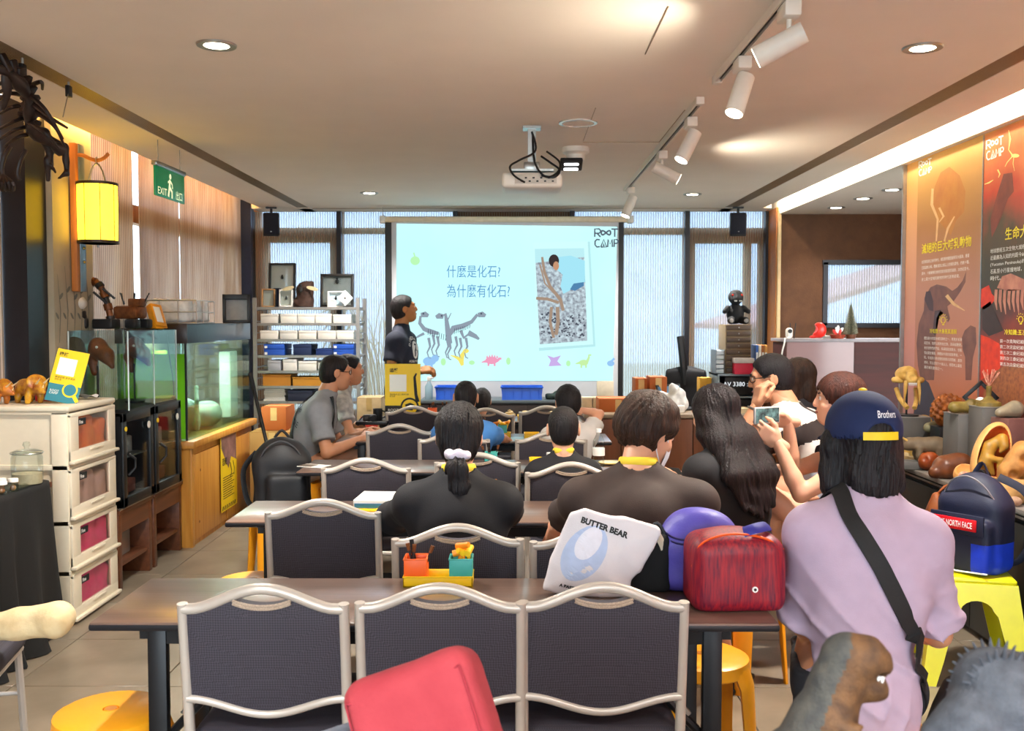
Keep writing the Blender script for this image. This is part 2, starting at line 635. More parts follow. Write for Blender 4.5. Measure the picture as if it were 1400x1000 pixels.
# ------------------------------------------------------------ organic shapes: distance field + surface nets
def _noise3(X, Y, Z, f, seed=0):
 a = np.sin(X * f + 1.3 * seed + 1.7 * np.sin(Y * f * 0.7 + seed)) * np.sin(Y * f * 1.1 + 2.1 * seed + 1.3 * np.sin(Z * f * 0.8)) * np.sin(Z * f * 0.9 + 0.7 * seed + 1.5 * np.sin(X * f * 0.6 + 2))
 return a
class SDF:
 def __init__(s, lo, hi, h):
  s.lo = np.array(lo, np.float32)
  s.h = h
  s.n = np.ceil((np.array(hi) - s.lo) / h).astype(int) + 1
  s.F = np.full(s.n, 0.2, np.float32)
 def _win(s, lo, hi):
  a = np.clip(np.floor((np.array(lo) - s.lo) / s.h).astype(int), 0, s.n)
  b = np.clip(np.ceil((np.array(hi) - s.lo) / s.h).astype(int) + 1, 0, s.n)
  if np.any(b <= a):
   return None, None
  sl = tuple(slice(a[i], b[i]) for i in range(3))
  ax = [(s.lo[i] + s.h * np.arange(a[i], b[i], dtype=np.float32)) for i in range(3)]
  G = np.meshgrid(*ax, indexing='ij', sparse=True)
  return sl, G
 def _op(s, sl, d, k, op):
  f = s.F[sl]
  if op == 'sub':
   d = -d
   h = np.clip(0.5 - 0.5 * (f - d) / max(k, 1e-5), 0, 1)
   s.F[sl] = f * (1 - h) + d * h + k * h * (1 - h)
  else:
   h = np.clip(0.5 + 0.5 * (d - f) / max(k, 1e-5), 0, 1)
   s.F[sl] = d * (1 - h) + f * h - k * h * (1 - h)
 def cap(s, a, b, ra, rb=None, k=0.02, op='add', sq=None):
  """tapered capsule; sq = (axis vector, factor) flattens its section"""
  rb = ra if rb is None else rb
  a, b = np.array(a, np.float32), np.array(b, np.float32)
  m = max(ra, rb) * (max(1, sq[1]) if sq else 1) + k + 2 * s.h
  sl, G = s._win(np.minimum(a, b) - m, np.maximum(a, b) + m)
  if sl is None:
   return s
  px, py, pz = G[0] - a[0], G[1] - a[1], G[2] - a[2]
  d = b - a
  l2 = float(d @ d) + 1e-9
  t = np.clip((px * d[0] + py * d[1] + pz * d[2]) / l2, 0, 1)
  qx, qy, qz = px - t * d[0], py - t * d[1], pz - t * d[2]
  r = ra + (rb - ra) * t
  if sq:
   ax, fac = np.array(sq[0], np.float32), sq[1]
   ax = ax / np.linalg.norm(ax)
   c = qx * ax[0] + qy * ax[1] + qz * ax[2]
   w = np.sqrt(np.maximum(qx * qx + qy * qy + qz * qz - c * c, 0) + (c / fac) ** 2)
   dd = (w - r) * min(1.0, fac)
  else:
   dd = np.sqrt(qx * qx + qy * qy + qz * qz) - r
  s._op(sl, dd.astype(np.float32), k, op)
  return s
 def chain(s, pts, rs, k=0.02, op='add', sq=None):
  for i in range(len(pts) - 1):
   s.cap(pts[i], pts[i + 1], rs[i], rs[i + 1], k, op, sq)
  return s
 def ell(s, c, r, k=0.02, op='add', rot=None):
  c = np.array(c, np.float32)
  r = np.array(r if hasattr(r, '__len__') else (r, r, r), np.float32)
  m = float(r.max()) + k + 2 * s.h
  sl, G = s._win(c - m, c + m)
  if sl is None:
   return s
  p = [G[i] - c[i] for i in range(3)]
  if rot is not None:
   A = np.array(rot, np.float32)  # columns = local axes
   p = [p[0] * A[0, i] + p[1] * A[1, i] + p[2] * A[2, i] for i in range(3)]
  k0 = np.sqrt((p[0] / r[0]) ** 2 + (p[1] / r[1]) ** 2 + (p[2] / r[2]) ** 2)
  k1 = np.sqrt((p[0] / r[0] ** 2) ** 2 + (p[1] / r[1] ** 2) ** 2 + (p[2] / r[2] ** 2) ** 2)
  d = np.where(k1 > 1e-6, k0 * (k0 - 1) / np.maximum(k1, 1e-6), -r.min())
  s._op(sl, d.astype(np.float32), k, op)
  return s
 def box(s, c, half, rad=0.01, k=0.005, op='add', rot=None):
  c = np.array(c, np.float32)
  half = np.array(half, np.float32)
  m = float(np.linalg.norm(half)) + k + 2 * s.h
  sl, G = s._win(c - m, c + m)
  if sl is None:
   return s
  p = [G[i] - c[i] for i in range(3)]
  if rot is not None:
   A = np.array(rot, np.float32)
   p = [p[0] * A[0, i] + p[1] * A[1, i] + p[2] * A[2, i] for i in range(3)]
  q = [np.abs(p[i]) - (half[i] - rad) for i in range(3)]
  d = np.sqrt(sum(np.maximum(x, 0) ** 2 for x in q)) + np.minimum(np.maximum(np.maximum(q[0], q[1]), q[2]), 0) - rad
  s._op(sl, d.astype(np.float32), k, op)
  return s
 def plane(s, p, n, k=0.004):
  """cut away everything on the side n points to"""
  n = np.array(n, np.float32)
  n = n / np.linalg.norm(n)
  sl, G = s._win(s.lo, s.lo + s.h * s.n)
  d = (G[0] - p[0]) * n[0] + (G[1] - p[1]) * n[1] + (G[2] - p[2]) * n[2]
  s._op(sl, -d.astype(np.float32), k, 'sub')
  return s
 def rough(s, amp, f, seed=0):
  sl, G = s._win(s.lo, s.lo + s.h * s.n)
  s.F += (amp * _noise3(G[0], G[1], G[2], f, seed)).astype(np.float32)
  return s
 def nets(s):
  F = s.F.copy()
  F[0] = F[-1] = 0.2
  F[:, 0] = F[:, -1] = 0.2
  F[:, :, 0] = F[:, :, -1] = 0.2
  n = np.array(F.shape)
  ins = F < 0
  c = n - 1
  corners = [(i, j, k) for i in (0, 1) for j in (0, 1) for k in (0, 1)]
  def sub(A, o):
   return A[o[0]:o[0] + c[0], o[1]:o[1] + c[1], o[2]:o[2] + c[2]]
  cnt = np.zeros(c, np.int8)
  for o in corners:
   cnt += sub(ins, o)
  act = np.argwhere((cnt > 0) & (cnt < 8))
  if len(act) == 0:
   return np.zeros((0, 3)), np.zeros((0, 4), int)
  idx = np.full(c, -1, np.int64)
  idx[act[:, 0], act[:, 1], act[:, 2]] = np.arange(len(act))
  acc = np.zeros((len(act), 3), np.float32)
  num = np.zeros((len(act), 1), np.float32)
  val = {o: F[act[:, 0] + o[0], act[:, 1] + o[1], act[:, 2] + o[2]] for o in corners}
  for a in range(3):
   for o in corners:
    if o[a] == 0:
     o2 = tuple(1 if i == a else o[i] for i in range(3))
     va, vb = val[o], val[o2]
     x = (va < 0) != (vb < 0)
     t = np.where(x, va / np.where(x, va - vb, 1), 0)
     p = np.tile(np.array(o, np.float32), (len(act), 1))
     p[:, a] = t
     acc += np.where(x[:, None], p, 0)
     num += x[:, None]
  V = (act + acc / np.maximum(num, 1)) * s.h + s.lo
  Q = []
  for a in range(3):
   b_, d_ = (a + 1) % 3, (a + 2) % 3
   sA = [slice(None)] * 3
   sB = [slice(None)] * 3
   sA[a] = slice(0, -1)
   sB[a] = slice(1, None)
   A, B = ins[tuple(sA)], ins[tuple(sB)]
   for flip in (False, True):
    e = np.argwhere((A & ~B) if not flip else (~A & B))
    e = e[(e[:, b_] > 0) & (e[:, d_] > 0) & (e[:, b_] < c[b_]) & (e[:, d_] < c[d_])]
    if len(e) == 0:
     continue
    q = []
    for ob, od in ((0, 0), (1, 0), (1, 1), (0, 1)):
     z = e.copy()
     z[:, b_] -= 1 - ob
     z[:, d_] -= 1 - od
     q.append(idx[z[:, 0], z[:, 1], z[:, 2]])
    q = np.stack(q, 1)
    if flip:
     q = q[:, ::-1]
    Q.append(q)
  Q = np.concatenate(Q)
  Q = Q[(Q >= 0).all(1)]
  return V, Q
def nets_mesh(name, fields, smooth_it=2):
 """one mesh from one or several distance fields"""
 Vs, Qs, off = [], [], 0
 for f in fields:
  V, Q = f.nets() if isinstance(f, SDF) else f
  if len(V) == 0:
   continue
  for _ in range(smooth_it):
   s_ = np.zeros_like(V)
   n_ = np.zeros((len(V), 1))
   for i in range(4):
    for j in (1, 3):
     np.add.at(s_, Q[:, i], V[Q[:, (i + j) % 4]])
     np.add.at(n_, Q[:, i], 1)
   V = V * 0.5 + 0.5 * s_ / np.maximum(n_, 1)
  Vs.append(V)
  Qs.append(Q + off)
  off += len(V)
 V = np.concatenate(Vs)
 Q = np.concatenate(Qs)
 me = bpy.data.meshes.new(name)
 me.vertices.add(len(V))
 me.vertices.foreach_set('co', V.astype(np.float32).ravel())
 me.loops.add(len(Q) * 4)
 me.loops.foreach_set('vertex_index', Q.astype(np.int32).ravel())
 me.polygons.add(len(Q))
 me.polygons.foreach_set('loop_start', np.arange(0, len(Q) * 4, 4, dtype=np.int32))
 me.polygons.foreach_set('use_smooth', np.ones(len(Q), bool))
 me.update(calc_edges=True)
 me.validate()
 return me
def paint(me, f):
 """material index per face from its centre: f(x,y,z arrays)->int array"""
 n = len(me.polygons)
 c = np.empty(n * 3, np.float32)
 me.polygons.foreach_get('center', c)
 c = c.reshape(-1, 3)
 me.polygons.foreach_set('material_index', np.asarray(f(c[:, 0], c[:, 1], c[:, 2]), np.int32))
# ------------------------------------------------------------ the room
WL, WR, WB, WREAR, CH = -2.70, 2.55, 9.76, -2.6, 2.60
for (x, y, e) in ((-1.17, 3.86, 170), (1.60, 3.91, 170), (-1.24, 8.29, 130), (1.50, 8.39, 130), (-1.2, 0.2, 150), (0.2, -0.6, 140), (1.5, -0.1, 140), (-1.2, -1.6, 140), (1.5, -1.6, 140)):  # those near and behind the camera are unseen, added to fill the foreground
 lamp('downlight_or_fill', 'SPOT', (x, y, CH - 0.012), e, NEUT, 0.05, target=(x, y, 0), spot=140, blend=0.8)
for (x, y) in ((2.87, 8.84), (2.88, 8.19), (2.91, 7.64)):
 lamp('downlight_or_fill', 'SPOT', (x, y, 2.525), 26, NEUT, 0.03, target=(x, y, 0), spot=120, blend=0.8)
m_ceil = M('ceiling paint', '#f0eae2', 0.85, var=0.02, scale=3)
m_dark = M('dark void', '#15120f', 0.9)
m_stone = M('stone floor tile', '#6e6252', 0.32, scale=3.5, hex2='#8a7c6a', bump=0.02, bscale=30)
m_grout = M('tile grout', '#5c544a', 0.8)
m_slat = M('brown diffuser slat', '#9a8467', 0.4, metal=0.3)
m_brown = wood('brown wood frame', '#a8642a', '#bd7a3a', 0.55, axis=2, scale=2)
m_post = M('dark steel post', '#1b1a20', 0.35, metal=0.3)
m_plaster = M('brown textured plaster', '#5b3a22', 0.75, scale=9, var=0.16, bump=0.25, bscale=60)
m_white = M('white plastic', '#e6e2da', 0.4, var=0.02)
m_black = M('black plastic', '#121214', 0.45, var=0.1)
m_glass = glass('clear pane', '#f4fbff', 0.1)
m_tint = glass('sky dimming pane', '#c3c6c6', 0.1)  # grey tint added to the panes to dim the sky behind them
m_bulb = emission('lit lamp face', '#fff0d0', 9.0)
m_chrome = M('brushed steel', '#a9a9a6', 0.3, metal=0.9)
fl = struct('floor', S().box((0.75, 3.6, -0.06), (7.2, 12.8, 0.10)), m_grout)
tile = S().box((0, 0, -0.005), (0.596, 0.596, 0.012), 0.0015, seg=1).done('tile')
tile.materials.append(m_stone)
for i in range(11):
 for j in range(14):
  o = link('tile', tile, None, fl, (WL + 0.3 + 0.6 * i, 1.3 + 0.6 * j, -0.0005 * ((i * 7 + j * 3) % 3)))
c = S()
for a, b in ((-2.45, -2.10), (-1.985, 1.985), (2.10, 2.36)):
 c.box(((a + b) / 2, 3.42, CH + 0.05), (b - a, 12.04, 0.10))
for a, b in ((-2.10, -1.985), (1.985, 2.10)):
 c.box(((a + b) / 2, 9.62, CH + 0.05), (b - a, 0.28, 0.10))
c.box((-0.05, 9.60, CH + 0.05), (5.0, 0.30, 0.10))
ce = struct('ceiling', c, m_ceil)
struct('ceiling_upper', S().box((0.75, 3.6, 2.92), (7.4, 13, 0.06)), m_ceil)
so = S().box((3.42, 4.5, 2.538 + 0.05), (1.8, 10.52, 0.10)).box((2.51, 4.5, 2.719), (0.02, 10.52, 0.362))
struct('ceiling_soffit', so, m_ceil)
for sx, lab in ((-1, 'long brown slatted air slot in the ceiling above the left glazed wall'), (1, 'long brown slatted air slot in the ceiling before the poster wall')):
 t = thing('air_slot', lab, 'air vent', (sx * 2.0425, 3.4, CH), 0, 'ceiling air slots')
 part('duct', S().box((0, 0, 0.075), (0.115, 12, 0.01)), m_dark, t)
 sl = S().box((0, 0, 0), (0.0055, 11.98, 0.03)).done('slat')
 sl.materials.append(m_slat)
 for k in range(10):
  link('slat', sl, None, t, (-0.0505 + k * 0.0112, 0, 0.016))
solo('slot_trim', S().box((0.02, 9.44, CH - 0.001), (3.95, 0.03, 0.006)), m_slat, 'thin dark cross slot in the ceiling above the projection screen', 'air vent')
for sx, x, lab, mm in ((-1, -2.47, 'warm LED strip along the ceiling pocket above the left glazed wall', emission('amber led strip', '#ffbe62', 26.0)), (1, 2.385, 'bright LED strip lying in the ceiling cove above the posters', emission('warm led strip', '#ffeed2', 24.0))):
 t = thing('led_strip', lab, 'light strip', (x, 4.0, 2.66), 0)
 part('channel', S().box((-sx * 0.006, 0, 0), (0.008, 10.8, 0.05)), m_white, t)
 part('light_band', S().box((0, 0, 0), (0.004, 10.7, 0.03)), mm, t)
for k, (x, y0, y1) in enumerate(((0.52, 3.4, 4.0), (0.40, 5.0, 5.9), (0.86, 5.05, 5.95))):
 struct('trim_%d' % (k + 1), S().box((x, (y0 + y1) / 2, CH - 0.001), (0.004, y1 - y0, 0.003)), m_slat)
struct('trim_4', S().box((0.63, 5.95, CH - 0.001), (0.46, 0.004, 0.003)), m_slat)
def holes(x0, x1, z0, z1, hs, y, d):
 xs = sorted({x0, x1, *[h[0] for h in hs], *[h[1] for h in hs]})
 zs = sorted({z0, z1, *[h[2] for h in hs], *[h[3] for h in hs]})
 s = S()
 for a, b in zip(xs, xs[1:]):
  for e, f in zip(zs, zs[1:]):
   cx, cz = (a + b) / 2, (e + f) / 2
   if not any(h[0] < cx < h[1] and h[2] < cz < h[3] for h in hs):
    s.box((cx, y, cz), (b - a, d, f - e))
 return s
HP = []
for (xa, xb, ya, yb) in ((357, 463, 288, 312), (371, 452, 332, 560), (470, 622, 288, 312), (471, 622, 320, 560), (784, 935, 288, 312), (784, 934, 321, 560),
                         (941, 1044, 288, 312), (948, 1017, 333, 560), (1024, 1037, 333, 560)):
 a, b = P(xa, yb, 9.85), P(xb, ya, 9.85)
 HP.append((a.x, b.x, max(a.z, 0.55), min(b.z, 2.64)))
wb = struct('wall_back', holes(WL - 0.1, 2.56, 0, 2.9, HP, 9.86, 0.08), m_brown)
for k, h in enumerate(HP):
 g = S().box(((h[0] + h[1]) / 2, 9.87, (h[2] + h[3]) / 2), (h[1] - h[0], 0.008, h[3] - h[2]))
 wn = struct('window_%d' % (k + 1), g, m_tint)
m_rib_b = ribbed('ribbed clear sheet', '#f6e4c8', 0.72, 'X', 0.024, '#e6eefc', 0.85, 0.6)
PX = [P(x, 438, 9.72).x for x in (346, 465, 623, 782, 938, 1047)]
for k in range(5):
 a, b = PX[k] + 0.012, PX[k + 1] - 0.012
 o = struct('wall_back_panel_%d' % (k + 1), S().box((0, 0, 0), (b - a, 0.006, 2.6)), m_rib_b, None, ((a + b) / 2, 9.745, 1.30))
for k, x in enumerate(PX):
 struct('trim_post_%d' % (k + 1), S().box((x, 9.72, 1.3), (0.045, 0.09, 2.6)), m_post)
m_rib_l = ribbed('ribbed wood tone sheet', '#cdb49c', 0.12, 'Y', 0.030, '#dfe6f5', 0.60, 0.42, '#e6dad0')
ys = [-2.6, -1.2, 0.2, 1.6, 3.0, 4.2, 5.14]
LP = [(a + 0.01, b - 0.01) for a, b in zip(ys, ys[1:])] + [(5.9, 6.90), (7.02, 7.84), (7.87, 9.66)]
for k, (a, b) in enumerate(LP):
 struct('wall_left_panel_%d' % (k + 1), S().box((0, 0, 0), (0.006, b - a, 2.9)), m_rib_l, None, (WL, (a + b) / 2, 1.45))
s = S()
for y in (-2.6, -1.2, 0.2, 1.6, 3.0, 4.2, 7.08, 9.70):
 s.box((WL - 0.14, y, 1.45), (0.10, 0.10, 2.9))
s.box((WL - 0.12, 3.5, 2.30), (0.08, 12.4, 0.13)).box((WL - 0.14, 3.5, 2.86), (0.10, 12.4, 0.10)).box((WL - 0.14, 3.5, 0.2), (0.10, 12.4, 0.40))
wl = struct('wall_left', s, m_brown)
for k, (a, b) in enumerate(zip([-2.55, -1.15, 0.25, 1.65, 3.05, 4.25, 7.13], [-1.25, 0.15, 1.55, 2.95, 4.15, 7.03, 9.65])):
 struct('window_%d' % (k + 10), S().box((WL - 0.14, (a + b) / 2, 1.6), (0.008, b - a, 2.4)), m_glass)
struct('trim_post_7', S().box((WL + 0.06, 5.25, 1.35), (0.14, 0.22, 2.7)), m_post)
struct('trim_post_8', S().box((WL + 0.05, 9.66, 1.35), (0.10, 0.12, 2.7)), M('blue steel post', '#27304a', 0.35, metal=0.3))
struct('trim_post_9', S().box((WL + 0.025, 5.92, 1.45), (0.05, 0.05, 2.9)), m_brown)
m_pier = M('painted pier', '#b9aa92', 0.7, scale=2.2, hex2='#8f8c7c', bump=0.05)
pi = struct('wall_pier', S().box((WL + 0.075, 5.62, 1.35), (0.17, 0.50, 2.7)), m_pier)
ink = []
for k in range(5):
 y0 = 5.42 + 0.09 * k
 ink += stroke([(y0, 1.40), (y0 + 0.02, 1.58), (y0 - 0.01, 1.78 + 0.05 * (k % 3))], [0.006, 0.01, 0.003])
 ink += [ring(y0 + 0.03, 1.66 + 0.04 * (k % 2), 0.030, 0.012, 12, rot=0.6), ring(y0 - 0.02, 1.55, 0.026, 0.010, 12, rot=2.4)]
me = flat(ink)
me.transform(Matrix(((0, 0, 1, WL + 0.1615), (1, 0, 0, 0), (0, 1, 0, 0), (0, 0, 0, 1))))
link('ink_painting', me, M('grey ink', '#6f7168', 0.8), pi)
m_pw = M('printed wall', '#d59a5c', 0.55, var=0.06, scale=1.2)
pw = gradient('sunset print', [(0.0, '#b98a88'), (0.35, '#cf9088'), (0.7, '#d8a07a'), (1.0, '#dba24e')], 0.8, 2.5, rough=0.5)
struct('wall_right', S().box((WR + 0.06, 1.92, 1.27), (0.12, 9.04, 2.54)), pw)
struct('trim_edge', S().box((WR + 0.05, 6.452, 1.27), (0.145, 0.02, 2.54)), m_chrome)
HB = (P(1127, 445, 9.4).x, 4.25, P(1127, 445, 9.4).z, P(1127, 359, 9.4).z)
struct('wall_recess', holes(2.49, 4.3, 0, 2.55, [HB], 9.44, 0.08), m_plaster)
fr = S()
for z in (HB[2], HB[3]):
 fr.box(((HB[0] + HB[1]) / 2, 9.41, z), (HB[1] - HB[0] + 0.06, 0.07, 0.045))
fr.box((HB[0], 9.41, (HB[2] + HB[3]) / 2), (0.045, 0.07, HB[3] - HB[2]))
wn = struct('window_17', fr, m_post)
part('pane', S().box(((HB[0] + HB[1]) / 2, 9.45, (HB[2] + HB[3]) / 2), (HB[1] - HB[0], 0.006, HB[3] - HB[2])), m_tint, wn)
o = part('ribbed_sheet', S().box((0, 0, 0), (HB[1] - HB[0], 0.005, HB[3] - HB[2])), m_rib_b, wn, ((HB[0] + HB[1]) / 2, 9.42, (HB[2] + HB[3]) / 2))
struct('wall_recess_side', S().box((4.28, 7.95, 1.27), (0.06, 3.1, 2.54)), m_plaster)
struct('trim_column', S().box((2.505, 9.38, 1.28), (0.03, 0.05, 2.56)), M('pale wood strip', '#c8ad7e', 0.5))
struct('wall_return', S().box((2.505, 9.60, 1.3), (0.05, 0.42, 2.6)), m_brown)
rw = holes(WL, WR, 0, 2.9, [(-2.2, 2.2, 0.4, 2.4)], WREAR, 0.10)
struct('wall_rear', rw, m_ceil)
struct('window_18', S().box((0, WREAR, 1.4), (4.4, 0.008, 2.0)), m_glass)  # unseen glazed opening added behind the camera for daylight fill
LENS = emission('downlight lens', '#fff1d8', 14.0)
def downlight(x, y, z, lab):
 t = thing('downlight', lab, 'ceiling light', (x, y, z), 0, 'round recessed downlights')
 part('trim_ring', S().lathe([(0.047, 0.0), (0.050, -0.006), (0.075, -0.007), (0.078, 0.0)], n=28), m_chrome, t)
 part('lens', S().cyl((0, 0, -0.006), (0, 0, -0.001), 0.046, n=24), LENS, t)
downlight(-1.17, 3.86, CH, 'round recessed downlight, the large one at the upper left of the ceiling')
downlight(1.60, 3.91, CH, 'round recessed downlight between the track lights and the right air slot')
downlight(-1.24, 8.29, CH, 'small far downlight in the ceiling left of the projector')
downlight(1.50, 8.39, CH, 'small far downlight in the ceiling right of the screen')
for (x, y), lb in zip(((2.87, 8.84), (2.88, 8.19), (2.91, 7.64)), ('farthest', 'middle', 'nearest')):
 downlight(x, y, 2.538, '%s of three downlights in the low ceiling over the reception recess' % lb)
t = thing('ceiling_speaker', 'flush white round disc set in the ceiling beyond the projector', 'ceiling speaker', (0.335, 5.37, CH))
part('rim', S().lathe([(0.085, 0), (0.088, -0.008), (0.104, -0.006), (0.106, 0)], n=32), M('silver rim', '#d8dad8', 0.25, metal=0.5), t)
part('disc', S().lathe([(0.0, -0.006), (0.085, -0.004), (0.086, 0)], n=32), m_ceil, t)
t = thing('emergency_lamp', 'small black square lamp on a white ceiling base beside the projector', 'lamp', (0.37, 6.15, CH))
part('ceiling_base', S().lathe([(0.085, 0), (0.085, -0.03), (0.06, -0.045), (0.055, -0.08), (0.0, -0.082)], n=20), m_white, t)
part('lamp_head', S().box((-0.03, -0.02, -0.105), (0.14, 0.12, 0.03), 0.01, rot=(R(-22), 0, 0)), m_black, t)
for k in (-1, 1):
 part('light_bar', S().box((-0.03, -0.026 + 0.028 * k, -0.122 - 0.011 * k), (0.09, 0.018, 0.008), 0.004, rot=(R(-22), 0, 0)), emission('white light bar', '#ffffff', 3.0), t)
TX = 0.885
def track(y0, y1, lab):
 t = thing('light_track', lab, 'track', (TX, (y0 + y1) / 2, CH), 0, 'ceiling light tracks')
 L = y1 - y0
 part('rail', S().box((-0.014, 0, -0.016), (0.008, L, 0.032)).box((0.014, 0, -0.016), (0.008, L, 0.032)).box((0, 0, -0.003), (0.03, L, 0.006)), m_white, t)
 part('conductor_slot', S().box((0, 0, -0.012), (0.02, L - 0.02, 0.012)), m_black, t)
 for k in (-1, 1):
  part('end_cap', S().box((0, k * L / 2, -0.017), (0.04, 0.05, 0.036), 0.004), m_white, t)
track(2.6, 4.36, 'white light track on the ceiling, nearer of the two')
track(4.78, 7.97, 'white light track on the ceiling beyond the first, with three spots')
def spot(adp, px, py, tilt, lab, power=55, cone=75):
 y = adp
 t = thing('track_spot', lab, 'spotlight', (TX, y, CH - 0.03), 0, 'white cylindrical track spots')
 part('adapter', S().box((0.015, 0, -0.028), (0.055, 0.11, 0.05), 0.006), m_white, t)
 part('stem', S().cyl((0.015, 0, -0.05), (0.015, 0, -0.115), 0.009, 0.007), m_white, t)
 piv = Vector((0.015, 0, -0.12))
 d = Vector(tilt).normalized()
 a, b = piv - d * 0.055, piv + d * 0.115
 part('lamp_can', S().cyl(a, b, 0.036, 0.038, n=24), m_white, t)
 part('lens', S().cyl(b - d * 0.002, b + d * 0.002, 0.033, n=24), m_bulb, t)
 wpos = Vector((TX, y, CH - 0.03)) + b + d * 0.012
 lamp('spot_lamp', 'SPOT', wpos, power, WARM, 0.03, target=wpos + d, spot=cone, blend=0.7)
spot(3.28, 0, 0, (-0.62, 0.25, -0.30), 'white track spot nearest the camera, can almost level', 17, 150)
spot(3.95, 0, 0, (-0.32, -0.25, -0.9), 'white track spot pointing down at the far end of the near track', 30)
spot(5.10, 0, 0, (-0.42, -0.15, -0.8), 'white track spot at the near end of the far track', 30)
spot(6.10, 0, 0, (0.75, 0.0, -0.38), 'white track spot turned toward the poster wall', 24, 150)
spot(7.75, 0, 0, (-0.35, -0.1, -0.85), 'white track spot farthest from the camera', 25)
t = thing('projector', 'white ceiling projector with looped black cables and lit lens', 'projector', (P(727, 250, 5.5).x, 5.5, P(727, 250, 5.5).z))
H = CH - t.location.z
part('housing', S().box((0, 0.02, 0), (0.335, 0.27, 0.085), 0.022, seg=3), m_white, t)
part('rear_panel', S().box((0.02, -0.117, 0.005), (0.23, 0.006, 0.05), 0.002), M('grey port panel', '#c9c4bb', 0.5), t)
for k in range(9):
 part('port', S().box((-0.055 + 0.021 * k, -0.121, -0.008 + 0.018 * (k % 2)), (0.012, 0.004, 0.008)), m_black, t)
part('mount_plate', S().box((0, 0.0, 0.06), (0.24, 0.16, 0.012)).box((0, 0, 0.085), (0.09, 0.08, 0.05), 0.006), m_chrome, t)
part('mount_pole', S().box((0, 0, (H + 0.1) / 2), (0.045, 0.045, H - 0.10)).box((0, 0, H - 0.006), (0.10, 0.10, 0.012)), m_chrome, t)
part('lens', S().cyl((0.09, 0.15, 0.0), (0.09, 0.185, 0.0), 0.035), m_black, t)
for pts in ([(0.0, -0.03, H - 0.03), (0.02, -0.05, 0.17), (-0.07, -0.09, 0.11), (-0.12, -0.13, 0.07), (-0.10, -0.15, 0.02), (-0.04, -0.125, -0.015)],
   [(0.005, -0.03, H - 0.05), (0.01, -0.05, 0.14), (0.03, -0.12, 0.06), (0.08, -0.15, 0.01), (0.14, -0.14, 0.04), (0.15, -0.10, 0.10), (0.08, -0.08, 0.16)],
   [(0.05, -0.10, 0.13), (0.10, -0.13, 0.09), (0.15, -0.13, 0.05), (0.12, -0.15, 0.01), (0.05, -0.14, 0.02)]):
 part('cable', S().tube(spline(pts, 6), 0.006, 6), m_black, t)
lamp('projector_lamp', 'SPOT', (t.location.x + 0.09, 5.72, t.location.z), 12, (0.75, 0.97, 1.0), 0.02, target=(0, 9.3, 1.6), spot=34, blend=0.15)
for (px, lab) in ((371, 'black loudspeaker hung from the ceiling in the left far corner'), (1009, 'black loudspeaker hung from the ceiling right of the screen')):
 p = P(px, 307, 9.35)
 t = thing('loudspeaker', lab, 'loudspeaker', (p.x, 9.35, p.z), R(12 if px < 700 else -8), 'black ceiling loudspeakers')
 part('cabinet', S().box((0, 0, 0), (0.15, 0.14, 0.22), 0.014, rot=(R(8), 0, 0)), m_black, t)
 part('grille', S().box((0, -0.072, 0.0), (0.132, 0.008, 0.20), 0.012, rot=(R(8), 0, 0)), M('speaker cloth', '#1c1f2b', 0.9), t)
 part('bracket', S().cyl((0, 0.0, 0.09), (0, 0.0, CH - p.z), 0.012).box((0, 0, CH - p.z - 0.006), (0.10, 0.06, 0.012)), m_black, t)
 part('badge', S().box((0, -0.088, -0.075), (0.012, 0.004, 0.006)), m_chrome, t)
pa, pb = P(211, 247, 5.80), P(251, 259, 6.28)
d = pb - pa
ang = math.atan2(d.y, d.x)
L = math.hypot(d.x, d.y)
t = thing('exit_sign', 'green hanging exit sign with running figure near the left wall', 'sign', ((pa.x + pb.x) / 2, (pa.y + pb.y) / 2, (pa.z + pb.z) / 2), ang)
m_green = M('green sign acrylic', '#0d6b3f', 0.25, emit=0.25)
m_cream = M('cream sign print', '#d9dcb0', 0.5, emit=0.4)
part('sign_plate', S().box((0, 0, 0), (L, 0.012, 0.18), 0.003), m_green, t)
part('lamp_rail', S().box((0, 0, 0.10), (L + 0.01, 0.035, 0.03), 0.006), m_chrome, t)
for k in (-1, 1):
 part('hanging_wire', S().cyl((k * 0.18, 0, 0.11), (k * 0.18, 0, CH - t.location.z), 0.003), m_chrome, t)
write('EXIT', 0.06, m_cream, t, (-0.21, -0.0075, -0.075), (R(90), 0, 0), sx=1.2)
write('出口', 0.06, m_cream, t, (0.08, -0.0075, -0.075), (R(90), 0, 0))
fig = flat([ring(0.005, 0.05, 0.017)] + stroke([(0.0, 0.03), (-0.012, -0.02), (-0.03, -0.075)], 0.024) + stroke([(-0.008, -0.015), (0.03, -0.04), (0.03, -0.08)], 0.02) + stroke([(0.0, 0.025), (0.035, 0.005), (0.04, -0.02)], 0.012) + stroke([(0.0, 0.025), (-0.035, 0.01)], 0.012))
link('running_figure', fig, m_cream, t, (-0.01, -0.0075, 0), (R(90), 0, 0))
bx_ = lambda c, d: S().box(c, d)
s = S()
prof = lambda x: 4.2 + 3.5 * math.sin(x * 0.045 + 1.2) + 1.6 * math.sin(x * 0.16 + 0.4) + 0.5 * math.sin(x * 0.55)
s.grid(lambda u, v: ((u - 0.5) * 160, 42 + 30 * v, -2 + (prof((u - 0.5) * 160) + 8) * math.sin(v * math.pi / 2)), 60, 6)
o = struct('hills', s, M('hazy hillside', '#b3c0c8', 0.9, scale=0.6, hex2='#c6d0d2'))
struct('ground_outside', S().box((0, 30, -0.6), (200, 90, 0.4)), M('grey green ground', '#8b9384', 0.9, scale=1))
ps = S()
